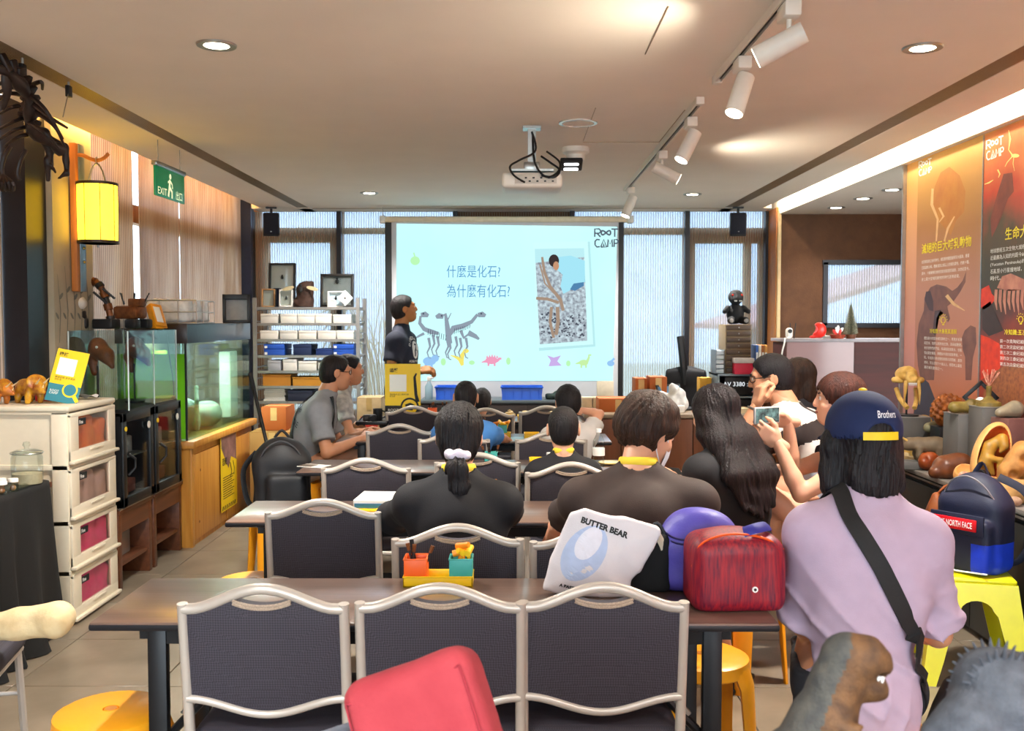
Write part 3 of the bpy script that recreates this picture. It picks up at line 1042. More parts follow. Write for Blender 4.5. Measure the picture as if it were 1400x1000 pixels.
for k in range(46):
 a = rng.uniform(-1, 1)
 x0 = -1.32 + 0.25 * a
 pts = [(x0, 10.7, -0.4), (x0 + 0.1 * a, 10.7 + rng.uniform(-.1, .1), 0.8), (x0 + 0.35 * a, 10.7 + rng.uniform(-.2, .2), 1.45 + rng.uniform(-.2, .3)), (x0 + 0.7 * a, 10.7, 1.2 + rng.uniform(-.3, .4))]
 ps.tube(spline(pts, 4), 0.007, 4)
t = thing('house', 'neighbouring house with a sloping pink roof seen through the recess window', 'house', (7.6, 17.0, -0.4))
part('roof', S().prism([(-3.6, 1.75), (3.2, 3.95), (3.2, 4.05), (-3.6, 1.85)], lambda u, v: (u, 0, v), lambda u, v: (u, 5, v)), M('dusty pink roof', '#b58f88', 0.8), t)
part('wall', bx_((0.2, 2.5, 0.9), (6.4, 4.6, 1.9)), M('pale render', '#b3a9a6', 0.8), t)
o = part('pampas_grass', ps, M('pale straw', '#cfc9a0', 0.8), None)
o['kind'] = 'stuff'
o['label'] = 'pale arching grass outside the left back window'
# ------------------------------------------------------------ tables, chairs, stools
m_top = wood('walnut laminate', '#5f4a40', '#71594d', 0.30, axis=0, scale=2.2, coat=0.8)
m_edge = M('black table edge', '#14161c', 0.4)
m_leg = M('black steel', '#0f0f12', 0.4, metal=0.2)
m_frame = M('champagne painted tube', '#b9b0a6', 0.32, metal=0.25, var=0.03)
m_fab = weave('woven upholstery', '#25222a', '#3b3641', 0.0045)
m_cord = M('beige cord', '#a3917f', 0.8, scale=300, var=0.3)
m_ystool = M('orange yellow plastic', '#f0a11e', 0.35, var=0.03)
m_lime = M('lime yellow painted steel', '#d9d312', 0.3, var=0.03)
TY = [2.50, 3.775, 5.03, 6.30, 7.55]
def make_table(lab, cx, y0, L=1.80, D=0.45):
 t = thing('folding_table', lab, 'table', (cx, y0 + D / 2, 0), 0, 'brown folding training tables')
 part('tabletop', S().box((0, 0, 0.728), (L - 0.004, D - 0.004, 0.024), 0.006), m_top, t)
 part('edge_band', S().box((0, 0, 0.7265), (L, D, 0.021), 0.008), m_edge, t)
 for sx in (-1, 1):
  x = sx * (L / 2 - 0.17)
  part('leg', S().box((x, -D / 2 + 0.04, 0.36), (0.05, 0.03, 0.72), 0.004), m_leg, t)
  part('leg', S().box((x, D / 2 - 0.06, 0.36), (0.05, 0.03, 0.72), 0.004), m_leg, t)
  part('foot', S().box((x, 0, 0.02), (0.05, D - 0.02, 0.03), 0.006), m_leg, t)
  part('crossbar', S().box((x, 0, 0.70), (0.10, D - 0.08, 0.03)), m_leg, t)
  for yb in (-D / 2 + 0.06, D / 2 - 0.08):
   part('brace', S().cyl((x - sx * 0.02, yb, 0.42), (x - sx * 0.28, yb, 0.69), 0.012, n=8), m_leg, t)
  part('latch', S().box((x - sx * 0.09, -D / 2 + 0.06, 0.51), (0.10, 0.012, 0.02), 0.003, rot=(0, sx * R(46), 0)), m_chrome, t)
 part('front_rail', S().box((0, -D / 2 + 0.04, 0.695), (L - 0.3, 0.02, 0.04)), m_leg, t)
 return t
TABLES = [make_table('long brown table in the first row, the red bag and cup caddy on it', -0.215, TY[0]),
          make_table('long brown table in the second row before the ponytail girl', -0.24, TY[1]),
          make_table('long brown table in the third row before the short-haired boy', -0.245, TY[2]),
          make_table('long brown table in the fourth row beside the man in grey', -0.28, TY[3]),
          make_table('long brown table in the far row with yellow trays', -0.29, TY[4])]
def back_curve(u, z0, rise, hump):
 """chair crest: flat shoulders, then an arch; u in -1..1"""
 a = abs(u)
 sft = 0 if a > 0.88 else (math.cos(a / 0.88 * math.pi) + 1) / 2
 return z0 + rise * sft ** 0.8 + hump * 0
def make_chair():
 t = thing('banquet_chair', '', 'chair', (0, 0, 0), 0, 'grey banquet chairs')
 W = 0.198
 lean = lambda z: -0.055 * (z - 0.46) / 0.42  # the back tips towards the camera side (-y)
 top = lambda u: back_curve(u, 0.818, 0.052, 0)
 bot = lambda u: 0.585 - 0.042 * (math.cos(u * math.pi) + 1) / 2
 pts = [(-W, 0.0, 0.44)] + [(-W, lean(z), z) for z in (0.55, 0.68, 0.818)]
 f = S().tube([(-W, 0.0, 0.44), (-W, lean(0.6), 0.6), (-W, lean(0.826), 0.832)], 0.0135, 10)
 f.tube([(W, 0.0, 0.44), (W, lean(0.6), 0.6), (W, lean(0.826), 0.832)], 0.0135, 10)
 f.tube([(u * W, lean(top(u)), top(u)) for u in [-1 + k / 12 for k in range(25)]], 0.0140, 10)
 part('back_frame', f, m_frame, t)
 part('lower_rail', S().tube([(u * W, lean(bot(u)) - 0.004, bot(u)) for u in [-1 + k / 10 for k in range(21)]], 0.0115, 10), m_frame, t)
 hole = lambda u: 0.0 if abs(u) > 0.36 else 0.030 * (1 - (u / 0.36) ** 2)
 def pf(yo):
  def g(a, b):
   u = (a * 2 - 1) * 0.95
   zt = top(u) - 0.006 - hole(u) - (0.004 if abs(u) < 0.36 else 0)
   zb = bot(u) + 0.004
   z = zb + (zt - zb) * b
   bul = 0.012 * math.sin(math.pi * min(1, max(0, a))) ** 0.4 * math.sin(math.pi * b) ** 0.4
   return (u * W, lean(z) + yo - bul * (1 if yo < 0 else -1), z)
  return g
 pn = S()
 N, K = 30, 10
 A = [[pn.bm.verts.new(pf(-0.006)(i / N, j / K)) for j in range(K + 1)] for i in range(N + 1)]
 B = [[pn.bm.verts.new(pf(0.022)(i / N, j / K)) for j in range(K + 1)] for i in range(N + 1)]
 for X in (A, B):
  for i in range(N):
   for j in range(K):
    pn.bm.faces.new((X[i][j], X[i + 1][j], X[i + 1][j + 1], X[i][j + 1]))
 for i in range(N):
  for j in (0, K):
   pn.bm.faces.new((A[i][j], A[i + 1][j], B[i + 1][j], B[i][j]))
 for j in range(K):
  for i in (0, N):
   pn.bm.faces.new((A[i][j], A[i][j + 1], B[i][j + 1], B[i][j]))
 part('back_panel', pn, m_fab, t)
 cd_ = S()
 for o in (0.0, 0.007):
  cd_.tube([(u * W, lean(0.84) - 0.010, top(u) - 0.012 - hole(u) - o) for u in [-0.36 + 0.04 * k for k in range(19)]], 0.0042, 6)
 part('piping_cord', cd_, m_cord, t)
 part('seat', S().box((0, 0.225, 0.455), (0.41, 0.43, 0.07), 0.026, seg=3), m_fab, t)
 part('seat_frame', S().tube([(-W, 0.01, 0.415), (W, 0.01, 0.415), (W - 0.005, 0.42, 0.415), (-W + 0.005, 0.42, 0.415)], 0.012, 8, closed=True), m_frame, t)
 for sx in (-1, 1):
  part('leg', S().tube([(sx * W, 0.0, 0.46), (sx * W, -0.01, 0.3), (sx * (W + 0.004), -0.05, 0.0)], 0.0125, 8), m_frame, t)
  part('leg', S().tube([(sx * (W - 0.006), 0.41, 0.42), (sx * W, 0.43, 0.0)], 0.0125, 8), m_frame, t)
  part('side_stretcher', S().tube([(sx * W, -0.015, 0.26), (sx * W, 0.415, 0.26)], 0.008, 8), m_frame, t)
 return t
CH0 = make_chair()
CHAIRS = {}
first = True
def chair(key, pl, pr, Y, lab, rz=0.0):
 """a chair whose back spans photo columns pl..pr at depth Y"""
 global first
 x = ((pl + pr) / 2 - 706) * Y / F
 loc = (x, Y + 0.05, 0)
 if first:
  CH0.location = loc
  CH0.rotation_euler.z = rz
  CH0['label'] = lab
  first = False
  CHAIRS[key] = CH0
 else:
  CHAIRS[key] = dup(CH0, loc, rz, lab)
 return CHAIRS[key]
chair('a1', 241, 468, 2.36, 'front row grey banquet chair, the one on the left by the table leg')
chair('a2', 488, 713, 2.37, 'front row grey banquet chair behind the red padded seat')
chair('a3', 716, 938, 2.38, 'front row grey banquet chair in front of the tote bag')
chair('b1', 362, 516, 3.50, 'empty grey banquet chair at the left end of the second table')
chair('b2', 537, 713, 3.07, 'grey banquet chair of the girl with the ponytail')
chair('b3', 729, 908, 3.02, 'grey banquet chair of the young man in brown', R(-4))
chair('c1', 440, 558, 4.55, 'empty grey banquet chair left in the third row')
chair('c2', 596, 709, 4.74, 'grey banquet chair beyond the yellow hammers, beside the ponytail girl')
chair('c3', 721, 842, 4.42, 'grey banquet chair of the short-haired boy before the young man')
chair('d1', 501, 590, 6.06, 'empty grey banquet chair at the left of the fourth table')
chair('d2', 572, 668, 5.66, 'grey banquet chair of the boy in the blue shirt')
chair('d3', 706, 802, 5.66, 'grey banquet chair of the child touching their hair')
chair('e1', 528, 601, 7.34, 'far grey banquet chair below the yellow sign')
chair('e2', 629, 700, 7.16, 'far grey banquet chair of the smallest child')
chair('e3', 711, 784, 7.36, 'far grey banquet chair right of the yellow trays')
c = chair('f1', 0, 27, 3.0, 'grey banquet chair at the lower left edge with a long bone on it', R(-78))
c.location = (-2.05, 2.98, 0)
def make_stool(lab, x, y, rz=0.0, h=0.45):
 t = thing('round_stool', lab, 'stool', (x, y, 0), rz, 'round orange plastic stools')
 st = S().lathe([(0.0, h), (0.017, h - 0.0), (0.02, h - 0.012), (0.022, h), (0.135, h - 0.002), (0.150, h - 0.010), (0.154, h - 0.045), (0.150, h - 0.05), (0.145, h - 0.02), (0.0, h - 0.022)], n=32)
 part('seat', st, m_ystool, t)
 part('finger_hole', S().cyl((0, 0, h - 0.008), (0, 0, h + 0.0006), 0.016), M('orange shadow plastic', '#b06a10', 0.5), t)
 for k in range(4):
  a = R(45 + 90 * k)
  d = Vector((math.cos(a), math.sin(a), 0))
  n = Vector((-d.y, d.x, 0))
  lg = S().tube([d * 0.135 + Vector((0, 0, h - 0.03)), d * 0.155 + Vector((0, 0, h - 0.08)), d * 0.185 + Vector((0, 0, 0.0))], [0.05, 0.045, 0.03], 10, flat=0.35, up=d)
  part('leg', lg, m_ystool, t)
 return t
st1 = make_stool('round orange plastic stool under the left end of the front table', -1.125, 2.66)
st2 = dup(st1, (-1.10, 4.02, 0), R(20), 'round orange plastic stool under the left end of the second table')
st3 = dup(st1, (0.60, 3.12, 0), R(10), 'round orange plastic stool under the right end of the front table')
st4 = dup(st1, (-1.34, 5.45, 0), R(30), 'round orange plastic stool under the black backpack')
def make_lime(lab, x, y, rz):
 t = thing('metal_stool', lab, 'stool', (x, y, 0), rz, 'lime yellow metal stools')
 h, w, b = 0.45, 0.155, 0.215
 part('seat', S().box((0, 0, h - 0.012), (2 * w, 2 * w, 0.024), 0.01, seg=3), m_lime, t)
 for k in range(4):
  a = R(90 * k)
  rot = Matrix.Rotation(a, 3, 'Z')
  out = [(-w, h - 0.02), (w, h - 0.02), (b, 0.0), (b - 0.055, 0.0)]
  arch = [(b - 0.060 - (b - 0.060 - 0.075) * z / 0.32, z) for z in (0.1, 0.2, 0.30)]
  top = [(0.065 * math.cos(R(q)), 0.31 + 0.05 * math.sin(R(q))) for q in range(10, 171, 20)]
  poly = out + arch + top + [(-x_, z_) for x_, z_ in arch[::-1]] + [(-b + 0.055, 0.0), (-b, 0.0)]
  off = lambda z: w + (b - w) * (1 - z / h)
  pl = S().prism(poly, lambda u, v: rot @ Vector((u, -off(v), v)), lambda u, v: rot @ Vector((u, -off(v) + 0.008, v)))
  part('leg_plate', pl, m_lime, t, smooth=20)
 return t
ls1 = make_lime('lime yellow metal stool carrying the navy backpack', 1.955, 4.18, R(-14))
m_red = M('worn red fabric', '#8c2630', 0.85, scale=12, hex2='#9c343c', bump=0.12, bscale=140)
m_blue = M('grey blue fabric', '#6d7686', 0.85, var=0.06, bump=0.1, bscale=200)
t = thing('armchair', 'low padded armchair at the bottom edge, red back tilted, grey blue side', 'chair', (-0.18, 1.42, 0), 0)
rotm = Euler((R(-16), R(-22), R(-8))).to_matrix()
ctr = Vector((0.088, -0.02, 0.787))
bk = SDF(ctr - Vector((0.36, 0.25, 0.36)), ctr + Vector((0.36, 0.25, 0.36)), 0.008)
bk.box(ctr, (0.108, 0.052, 0.24), 0.035, rot=rotm)
bk.rough(0.002, 35)
part('padded_back', nets_mesh('padded_back', [bk]), m_red, t)
sm = [rotm @ Vector((x, -0.047, z)) + ctr for x, z in ((-0.092, -0.2), (-0.092, 0.0), (-0.094, 0.190), (-0.08, 0.207), (0.0, 0.207), (0.08, 0.207), (0.094, 0.19), (0.093, 0.0))]
part('seam', S().tube(spline(sm, 5), 0.0018, 6), M('dark red seam', '#8a2430', 0.9), t)
cs = ctr + Vector((-0.135, 0.03, -0.075))
sd = SDF(cs - Vector((0.3, 0.3, 0.4)), cs + Vector((0.3, 0.3, 0.4)), 0.010)
sd.box(cs, (0.035, 0.10, 0.20), 0.03, rot=rotm)
part('side_pad', nets_mesh('side_pad', [sd]), m_blue, t)
part('seat_pad', S().box((0.02, 0.22, 0.42), (0.40, 0.42, 0.12), 0.04, seg=3), m_red, t)
for x in (-0.15, 0.18):
 for y in (0.04, 0.40):
  part('leg', S().cyl((x, y, 0.38), (x * 1.1, y, 0), 0.018, 0.012), m_leg, t)
part('back_post', S().box((0.03, 0.03, 0.55), (0.22, 0.03, 0.40), 0.01), m_leg, t)
# ------------------------------------------------------------ people
m_skin = M('skin', '#c98f6c', 0.5, var=0.05, scale=14, sss=0.08)
m_skin_d = M('tan skin', '#a9703f', 0.5, var=0.05, scale=14, sss=0.06)
m_skin_l = M('fair skin', '#d9a283', 0.48, var=0.05, scale=14, sss=0.08)
m_eye = M('eye white', '#e9e4dc', 0.2)
m_iris = M('dark iris', '#1c100a', 0.15)
m_lip = M('lip', '#a8564c', 0.45)
def hair_mat(name, h1, h2, rough=0.52):
 return M(name, h1, rough, scale=60, hex2=h2, stretch=(1, 1, 0.10), bump=0.7, bscale=190, spec=0.35)
h_black = hair_mat('black hair', '#0c0a0c', '#1c171a')
h_brown = hair_mat('dark brown hair', '#1d120d', '#3d271b')
h_chest = hair_mat('chestnut hair', '#2a1009', '#4c2213')
def unit(v):
 v = Vector(v)
 return v / v.length
def ik(a, b, l1, l2, hint):
 a, b = Vector(a), Vector(b)
 d = b - a
 L = min(d.length, (l1 + l2) * 0.999)
 d = d.normalized()
 b = a + d * L
 x = (l1 * l1 - l2 * l2 + L * L) / (2 * L)
 h = math.sqrt(max(l1 * l1 - x * x, 0))
 hv = Vector(hint) - d * Vector(hint).dot(d)
 hv.normalize()
 return a + d * x + hv * h, b
def grooves(f, c, r, u, n, amp, tilt=0.0):
 """strand-like furrows running down around an axis"""
 sl, G = f._win(f.lo, f.lo + f.h * f.n)
 fw = Vector(u).cross(Vector(r))
 px, py, pz = G[0] - c[0], G[1] - c[1], G[2] - c[2]
 a = px * r[0] + py * r[1] + pz * r[2]
 b = px * fw[0] + py * fw[1] + pz * fw[2]
 z = px * u[0] + py * u[1] + pz * u[2]
 th = np.arctan2(a, b)
 f.F += (amp * np.sin(n * th + 9 * np.sin(z * 11 + 2 * th) * tilt + 1.7 * np.sin(3 * th)) * (0.6 + 0.4 * np.sin(7 * th + z * 20))).astype(np.float32)
def hand(fields, wr, h, p, s, curl, h_res, right):
 """palm, four unequal curled fingers and a thumb from the side of the palm"""
 h, p = unit(h), unit(p)
 p = unit(p - h * p.dot(h))
 q = h.cross(p) * (1 if right else -1)  # towards the thumb
 f = SDF(np.array(wr) - 0.2 * s, np.array(wr) + 0.2 * s, h_res)
 f.cap(wr - h * 0.035 * s, wr + h * 0.01 * s, 0.027 * s, 0.026 * s, sq=(tuple(p), 0.8))
 Rm = np.array([list(q), list(h), list(p)]).T
 f.box(wr + h * 0.050 * s, (0.040 * s, 0.046 * s, 0.015 * s), 0.014 * s, 0.015, rot=Rm)
 for i, (off, ln) in enumerate(((0.030, 0.072), (0.010, 0.082), (-0.010, 0.076), (-0.029, 0.060))):
  b = wr + h * (0.090 - 0.004 * abs(i - 1)) * s + q * off * s
  a = curl * 0.9
  pts = [b - h * 0.02 * s, b]
  d = h
  for k, fr in enumerate((0.45, 0.31, 0.24)):
   an = a * (0.7 + 0.35 * k)
   axis = q
   d = (Matrix.Rotation(an if right else -an, 3, axis) @ d) if True else d
   pts.append(pts[-1] + d * ln * fr * s)
  rs = [0.0095 * s, 0.0092 * s, 0.0088 * s, 0.008 * s, 0.0068 * s]
  f.chain(pts, rs, 0.003)
 tb = wr + h * 0.025 * s + q * 0.030 * s
 t1 = tb + (q * 0.75 + h * 0.75 + p * 0.25) * 0.036 * s
 t2 = t1 + unit(h * 0.9 + q * 0.15 + p * 0.35 * curl) * 0.030 * s
 t3 = t2 + unit(h * 0.9 - q * 0.1 + p * 0.5 * curl) * 0.024 * s
 f.chain([wr + h * 0.015 * s + q * 0.012 * s, tb, t1, t2, t3], [0.014 * s, 0.014 * s, 0.011 * s, 0.0098 * s, 0.0078 * s], 0.008)
 fields.append(f)
 return wr + h * 0.085 * s + p * 0.02 * s
PEOPLE = {}
def person(key, lab, hp, Y, rz, s=1.0, hs=None, lean=5, roll=0, twist=0, hyaw=0, hpitch=0, hroll=0, lw=None, rw=None, lh=(-1, 0, -0.6), rh=(1, 0, -0.6),
           skin=None, hair='short', hairm=None, shirt=None, sleeve=0.62, pants=None, leg=1.0, stand=False, kn=None, an=None, bw=1.0, res=0.0095, hem=None,
           lcurl=0.5, rcurl=0.5, lp=None, rp=None, lhd=None, rhd=None, neck_f=0.03, shoe=None, far=False, hairvol=1.0, bowed=0.0, collar=None, fold=1.0):
 skin = skin or m_skin
 hs = hs or (0.55 + 0.45 * s)
 hairm = hairm or h_black
 fx = Vector((1, 0, 0))
 Rl = Matrix.Rotation(-R(lean), 3, 'X') @ Matrix.Rotation(R(roll), 3, 'Y')
 t = Rl @ Vector((0, 0, 1))
 tf = Rl @ Vector((0, 1, 0))
 r = Matrix.Rotation(R(twist), 3, 'Z') @ (Rl @ fx)
 if bowed:
  t2 = (Matrix.Rotation(-R(bowed), 3, 'X') @ t)
 else:
  t2 = t
 P0 = Vector((0, 0, 0))
 mid = P0 + t * 0.24 * s
 Cs = mid + t2 * 0.20 * s
 N = mid + t2 * 0.255 * s
 Rh = Matrix.Rotation(R(hyaw), 3, 'Z') @ Matrix.Rotation(R(hpitch), 3, 'X') @ Matrix.Rotation(R(hroll), 3, 'Y')
 hr, hf, hu = Rh @ fx, Rh @ Vector((0, 1, 0)), Rh @ Vector((0, 0, 1))
 Hc = N + t2 * 0.06 * s + Vector((0, 0, 1)) * 0.03 * s + tf * neck_f * s + hu * 0.075 * hs + hf * 0.012 * hs
 W = P(hp[0], hp[1], Y)
 rot = Matrix.Rotation(rz, 3, 'Z')
 off = rot @ Hc
 base = Vector((W.x - off.x, W.y - off.y, 0))
 hz = W.z - Hc.z
 up = Vector((0, 0, hz))
 P0, mid, Cs, N, Hc = P0 + up, mid + up, Cs + up, N + up, Hc + up
 PEOPLE[key] = (base, rz, hz)
 root = thing('person', lab, 'person', base, rz)
 inv = rot.inverted()
 loc = lambda w_: inv @ (Vector(w_) - base)  # world -> person frame
 def dirl(w_):
  return inv @ Vector(w_)
 B3 = np.array([list(r), list(tf), list(t)]).T
 shw = 0.168 * s * bw
 SH = {-1: Cs - r * shw - t2 * 0.048 * s, 1: Cs + r * shw - t2 * 0.048 * s}
 EL, WR_ = {}, {}
 for sd_, tgt, hint in ((-1, lw, lh), (1, rw, rh)):
  tg = loc(tgt) if tgt is not None else SH[sd_] + Vector((sd_ * 0.05, 0.22, -0.34)) * s
  EL[sd_], WR_[sd_] = ik(SH[sd_], tg, 0.275 * s, 0.245 * s, hint)
 HIP = {k: P0 + r * (k * 0.085 * s) + Vector((0, 0.02, -0.01)) * s for k in (-1, 1)}
 KN, AN = {}, {}
 for k in (-1, 1):
  if stand:
   a = Vector((k * 0.10 * s, 0.0 + 0.05 * k, 0.075))
   KN[k], AN[k] = ik(HIP[k], a, 0.43 * s, 0.43 * s, (0, 1, 0))
  else:
   kk = loc(kn[0 if k < 0 else 1]) if kn else HIP[k] + Vector((k * 0.05, 0.40, 0.01)) * s
   aa = loc(an[0 if k < 0 else 1]) if an else Vector((kk.x, kk.y + 0.02, 0.085))
   KN[k], AN[k] = kk, aa
 ff = {k: unit(Vector((KN[k].x - HIP[k].x, KN[k].y - HIP[k].y, 0)) + Vector((0, 1e-4, 0))) if not stand else Vector((0.15 * k, 1, 0)).normalized() for k in (-1, 1)}
 pts = [P0, Cs, Hc, *SH.values(), *EL.values(), *WR_.values(), *KN.values(), *AN.values(), *[AN[k] + ff[k] * 0.2 for k in ff]]
 lo = [min(p[i] for p in pts) - 0.21 for i in range(3)]
 hi = [max(p[i] for p in pts) + 0.21 for i in range(3)]
 lo[2] = min(lo[2], 0.0) if not stand else -0.05
 def torso(f, e, k=0.04):
  f.ell(P0 - tf * 0.005, (0.150 * s * bw + e, 0.115 * s + e, 0.115 * s + e), k, rot=B3)
  f.ell(P0 + t * 0.15 * s, (0.132 * s * bw + e, 0.100 * s * bw + e, 0.15 * s + e), k, rot=B3)
  f.ell(mid + t2 * 0.06 * s, (0.152 * s * bw + e, 0.110 * s * bw + e, 0.165 * s + e), k, rot=B3)
  f.cap(SH[-1], SH[1], 0.056 * s + e, 0.056 * s + e, k)
  f.cap(SH[-1] * 0.55 + SH[1] * 0.45 + t2 * 0.02 * s, N + t2 * 0.01 * s, 0.058 * s + e, 0.050 * s + e, k)
  for q_ in (-1, 1):
   f.cap(SH[q_] - r * (q_ * 0.035 * s), mid - t * 0.02 * s + r * (q_ * 0.085 * s * bw), 0.058 * s + e, 0.070 * s + e, 0.06)
  f.cap(SH[-1], N + t2 * 0.015 * s, 0.045 * s + e, 0.044 * s + e, 0.03)
  f.cap(SH[1], N + t2 * 0.015 * s, 0.045 * s + e, 0.044 * s + e, 0.03)
 bf = SDF(lo, hi, max(res, 0.0105))
 torso(bf, 0.0)
 fields = [bf]
 for k in (-1, 1):
  m_ = SH[k].lerp(EL[k], 0.5)
  bf.chain([SH[k], m_, EL[k]], [0.050 * s, 0.043 * s, 0.036 * s], 0.02)
  m2 = EL[k].lerp(WR_[k], 0.3)
  bf.chain([EL[k], m2, WR_[k]], [0.036 * s, 0.038 * s, 0.0255 * s], 0.015)
  bf.chain([HIP[k], HIP[k].lerp(KN[k], 0.5), KN[k]], [0.082 * s, 0.070 * s, 0.054 * s], 0.03)
  m3 = KN[k].lerp(AN[k], 0.3) - ff[k] * 0.012
  bf.chain([KN[k], m3, AN[k]], [0.051 * s, 0.052 * s, 0.034 * s], 0.02)
  bf.chain([AN[k], AN[k] + ff[k] * 0.06 * s - Vector((0, 0, 0.03)), AN[k] + ff[k] * 0.14 * s - Vector((0, 0, 0.045))], [0.034 * s, 0.032 * s, 0.024 * s], 0.015)
 bf.cap(N - t2 * 0.03, Hc - hu * 0.05 * hs - hf * 0.012 * hs, 0.055 * s, 0.050 * hs, 0.02)
 GR = {}
 for k, cu, pn, hd in ((-1, lcurl, lp, lhd), (1, rcurl, rp, rhd)):
  hdir = dirl(hd) if hd is not None else (WR_[k] - EL[k])
  pdir = dirl(pn) if pn is not None else Vector((-k * 0.6, 0.2, -0.8))
  GR[k] = hand(fields, WR_[k], hdir, pdir, s * 0.98, cu, 0.0036 if not far else 0.0045, k > 0)
 L = lambda x, y, z: Hc + (hr * x + hf * y + hu * z) * hs
 B = np.array([list(hr), list(hf), list(hu)]).T
 E = lambda f, c, rr, k=0.012, op='add': f.ell(L(*c), tuple(q * hs for q in rr), k * hs, op, B)
 hres = 0.0042 if not far else 0.0055
 hd = SDF(np.array(Hc) - 0.2 * hs, np.array(Hc) + 0.2 * hs, hres)
 E(hd, (0, -0.012, 0.030), (0.073, 0.092, 0.084))
 E(hd, (0, 0.026, -0.030), (0.060, 0.062, 0.082), 0.03)
 E(hd, (0, 0.048, -0.080), (0.039, 0.037, 0.031), 0.03)
 hd.cap(L(-0.036, 0.074, 0.030), L(0.036, 0.074, 0.030), 0.014 * hs, k=0.015)
 for k in (-1, 1):
  E(hd, (k * 0.036, 0.060, -0.026), (0.024, 0.026, 0.026), 0.02)
  E(hd, (k * 0.030, 0.094, 0.010), (0.017, 0.014, 0.010), 0.008, 'sub')
  E(hd, (k * 0.030, 0.077, 0.010), (0.0135, 0.0125, 0.0125), 0.003)
  E(hd, (k * 0.076, -0.012, 0.000), (0.010, 0.021, 0.033), 0.006)
  E(hd, (k * 0.086, -0.006, 0.002), (0.005, 0.012, 0.020), 0.004, 'sub')
  E(hd, (k * 0.011, 0.092, -0.024), (0.009, 0.010, 0.008), 0.006)
 hd.chain([L(0, 0.086, 0.022), L(0, 0.095, -0.006), L(0, 0.100, -0.021)], [0.008 * hs, 0.009 * hs, 0.0115 * hs], 0.01)
 hd.cap(L(-0.019, 0.082, -0.052), L(0.019, 0.082, -0.052), 0.008 * hs, k=0.006)
 hd.cap(L(-0.016, 0.081, -0.064), L(0.016, 0.081, -0.064), 0.008 * hs, k=0.006)
 hd.cap(L(-0.022, 0.096, -0.058), L(0.022, 0.096, -0.058), 0.0025 * hs, k=0.003, op='sub')
 hd.cap(L(0, -0.018, -0.02), L(0, -0.020, -0.02) + (N - Hc) * 0.70, 0.050 * hs, 0.052 * s, 0.02)
 fields.append(hd)
 part('body', nets_mesh('body', fields, 1), skin, root)
 if True:
  for k in (-1, 1):
   part('eye', S().ball(L(k * 0.030, 0.0795, 0.010), 0.0118 * hs, 12), m_eye, root)
   part('iris', S().ball(L(k * 0.030, 0.0865, 0.010), 0.0058 * hs, 8), m_iris, root)
   part('eyebrow', S().tube([L(k * 0.014, 0.092, 0.029), L(k * 0.030, 0.090, 0.034), L(k * 0.047, 0.079, 0.029)], [0.0032 * hs, 0.0036 * hs, 0.002 * hs], 6), hairm, root)
  part('lips', S().tube([L(-0.021, 0.084, -0.057), L(-0.008, 0.0915, -0.055), L(0.008, 0.0915, -0.055), L(0.021, 0.084, -0.057)], [0.002 * hs, 0.0055 * hs, 0.0055 * hs, 0.002 * hs], 8), m_lip, root)
 v = hairvol
 hres2 = 0.005 if not far else 0.007
 long_ = hair in ('long', 'bob', 'pony')
 hl = np.array(Hc) - np.array([0.26, 0.46 if hair == 'long' else 0.26, 0.62 if long_ else 0.22]) * hs
 hh = np.array(Hc) + 0.22 * hs
 hf_ = SDF(hl, hh, hres2)
 if hair in ('short', 'crop', 'bowl', 'side'):
  e = {'crop': -0.004, 'short': 0.004, 'bowl': 0.016, 'side': 0.008}[hair] * v
  E(hf_, (0, -0.014, 0.034), (0.078 + e, 0.098 + e, 0.086 + e))
  if hair == 'bowl':
   E(hf_, (0, -0.035, -0.005), (0.088, 0.090, 0.080), 0.03)
  if hair == 'side':
   E(hf_, (0.02, 0.05, 0.085), (0.055, 0.055, 0.035), 0.03)
  if hair != 'bowl':
   E(hf_, (0, -0.045, -0.02), (0.066 + e, 0.064 + e, 0.070), 0.03)
  face_y = 0.066 if hair != 'bowl' else 0.075
  ff2 = SDF(hl, hh, hres2)
  hf_.plane(L(0, face_y, 0.058), tuple(hf * 0.86 - hu * 0.5), 0.012)
  E(hf_, (0, 0.085, -0.035), (0.075, 0.075, 0.085), 0.012, 'sub')
  for k in (-1, 1):
   if hair != 'bowl':
    E(hf_, (k * 0.088, 0.006, -0.02), (0.034, 0.040, 0.045), 0.008, 'sub')
   else:
    E(hf_, (k * 0.095, 0.020, -0.035), (0.034, 0.040, 0.045), 0.008, 'sub')
  hf_.plane(L(0, -0.05, -0.075 if hair != 'bowl' else -0.085), tuple(-hu * 0.9 + hf * 0.3), 0.02)
 else:
  e = 0.010 * v
  E(hf_, (0, -0.014, 0.034), (0.078 + e, 0.098 + e, 0.086 + e))
  E(hf_, (0, 0.09, -0.045), (0.070, 0.080, 0.095), 0.012, 'sub')
  if hair == 'pony':
   E(hf_, (0, -0.045, -0.03), (0.070, 0.070, 0.075), 0.03)
   for k in (-1, 1):
    E(hf_, (k * 0.090, 0.006, -0.02), (0.030, 0.036, 0.040), 0.008, 'sub')
   hf_.plane(L(0, -0.04, -0.095), tuple(-hu), 0.02)
   tb = L(0, -0.105, -0.062)
   hf_.cap(L(0, -0.07, -0.04), tb, 0.045 * hs, 0.022 * hs, 0.02)
   dn = Vector((0, 0, -1))
   tip = [tb, tb + (dn * 0.05 - hf * 0.035) * hs, tb + (dn * 0.12 - hf * 0.04 + hr * 0.012) * hs, tb + (dn * 0.19 - hf * 0.03 + hr * 0.022) * hs]
   hf_.chain(tip, [0.020 * hs, 0.038 * hs, 0.032 * hs, 0.006 * hs], 0.01, sq=(tuple(hf), 0.7))
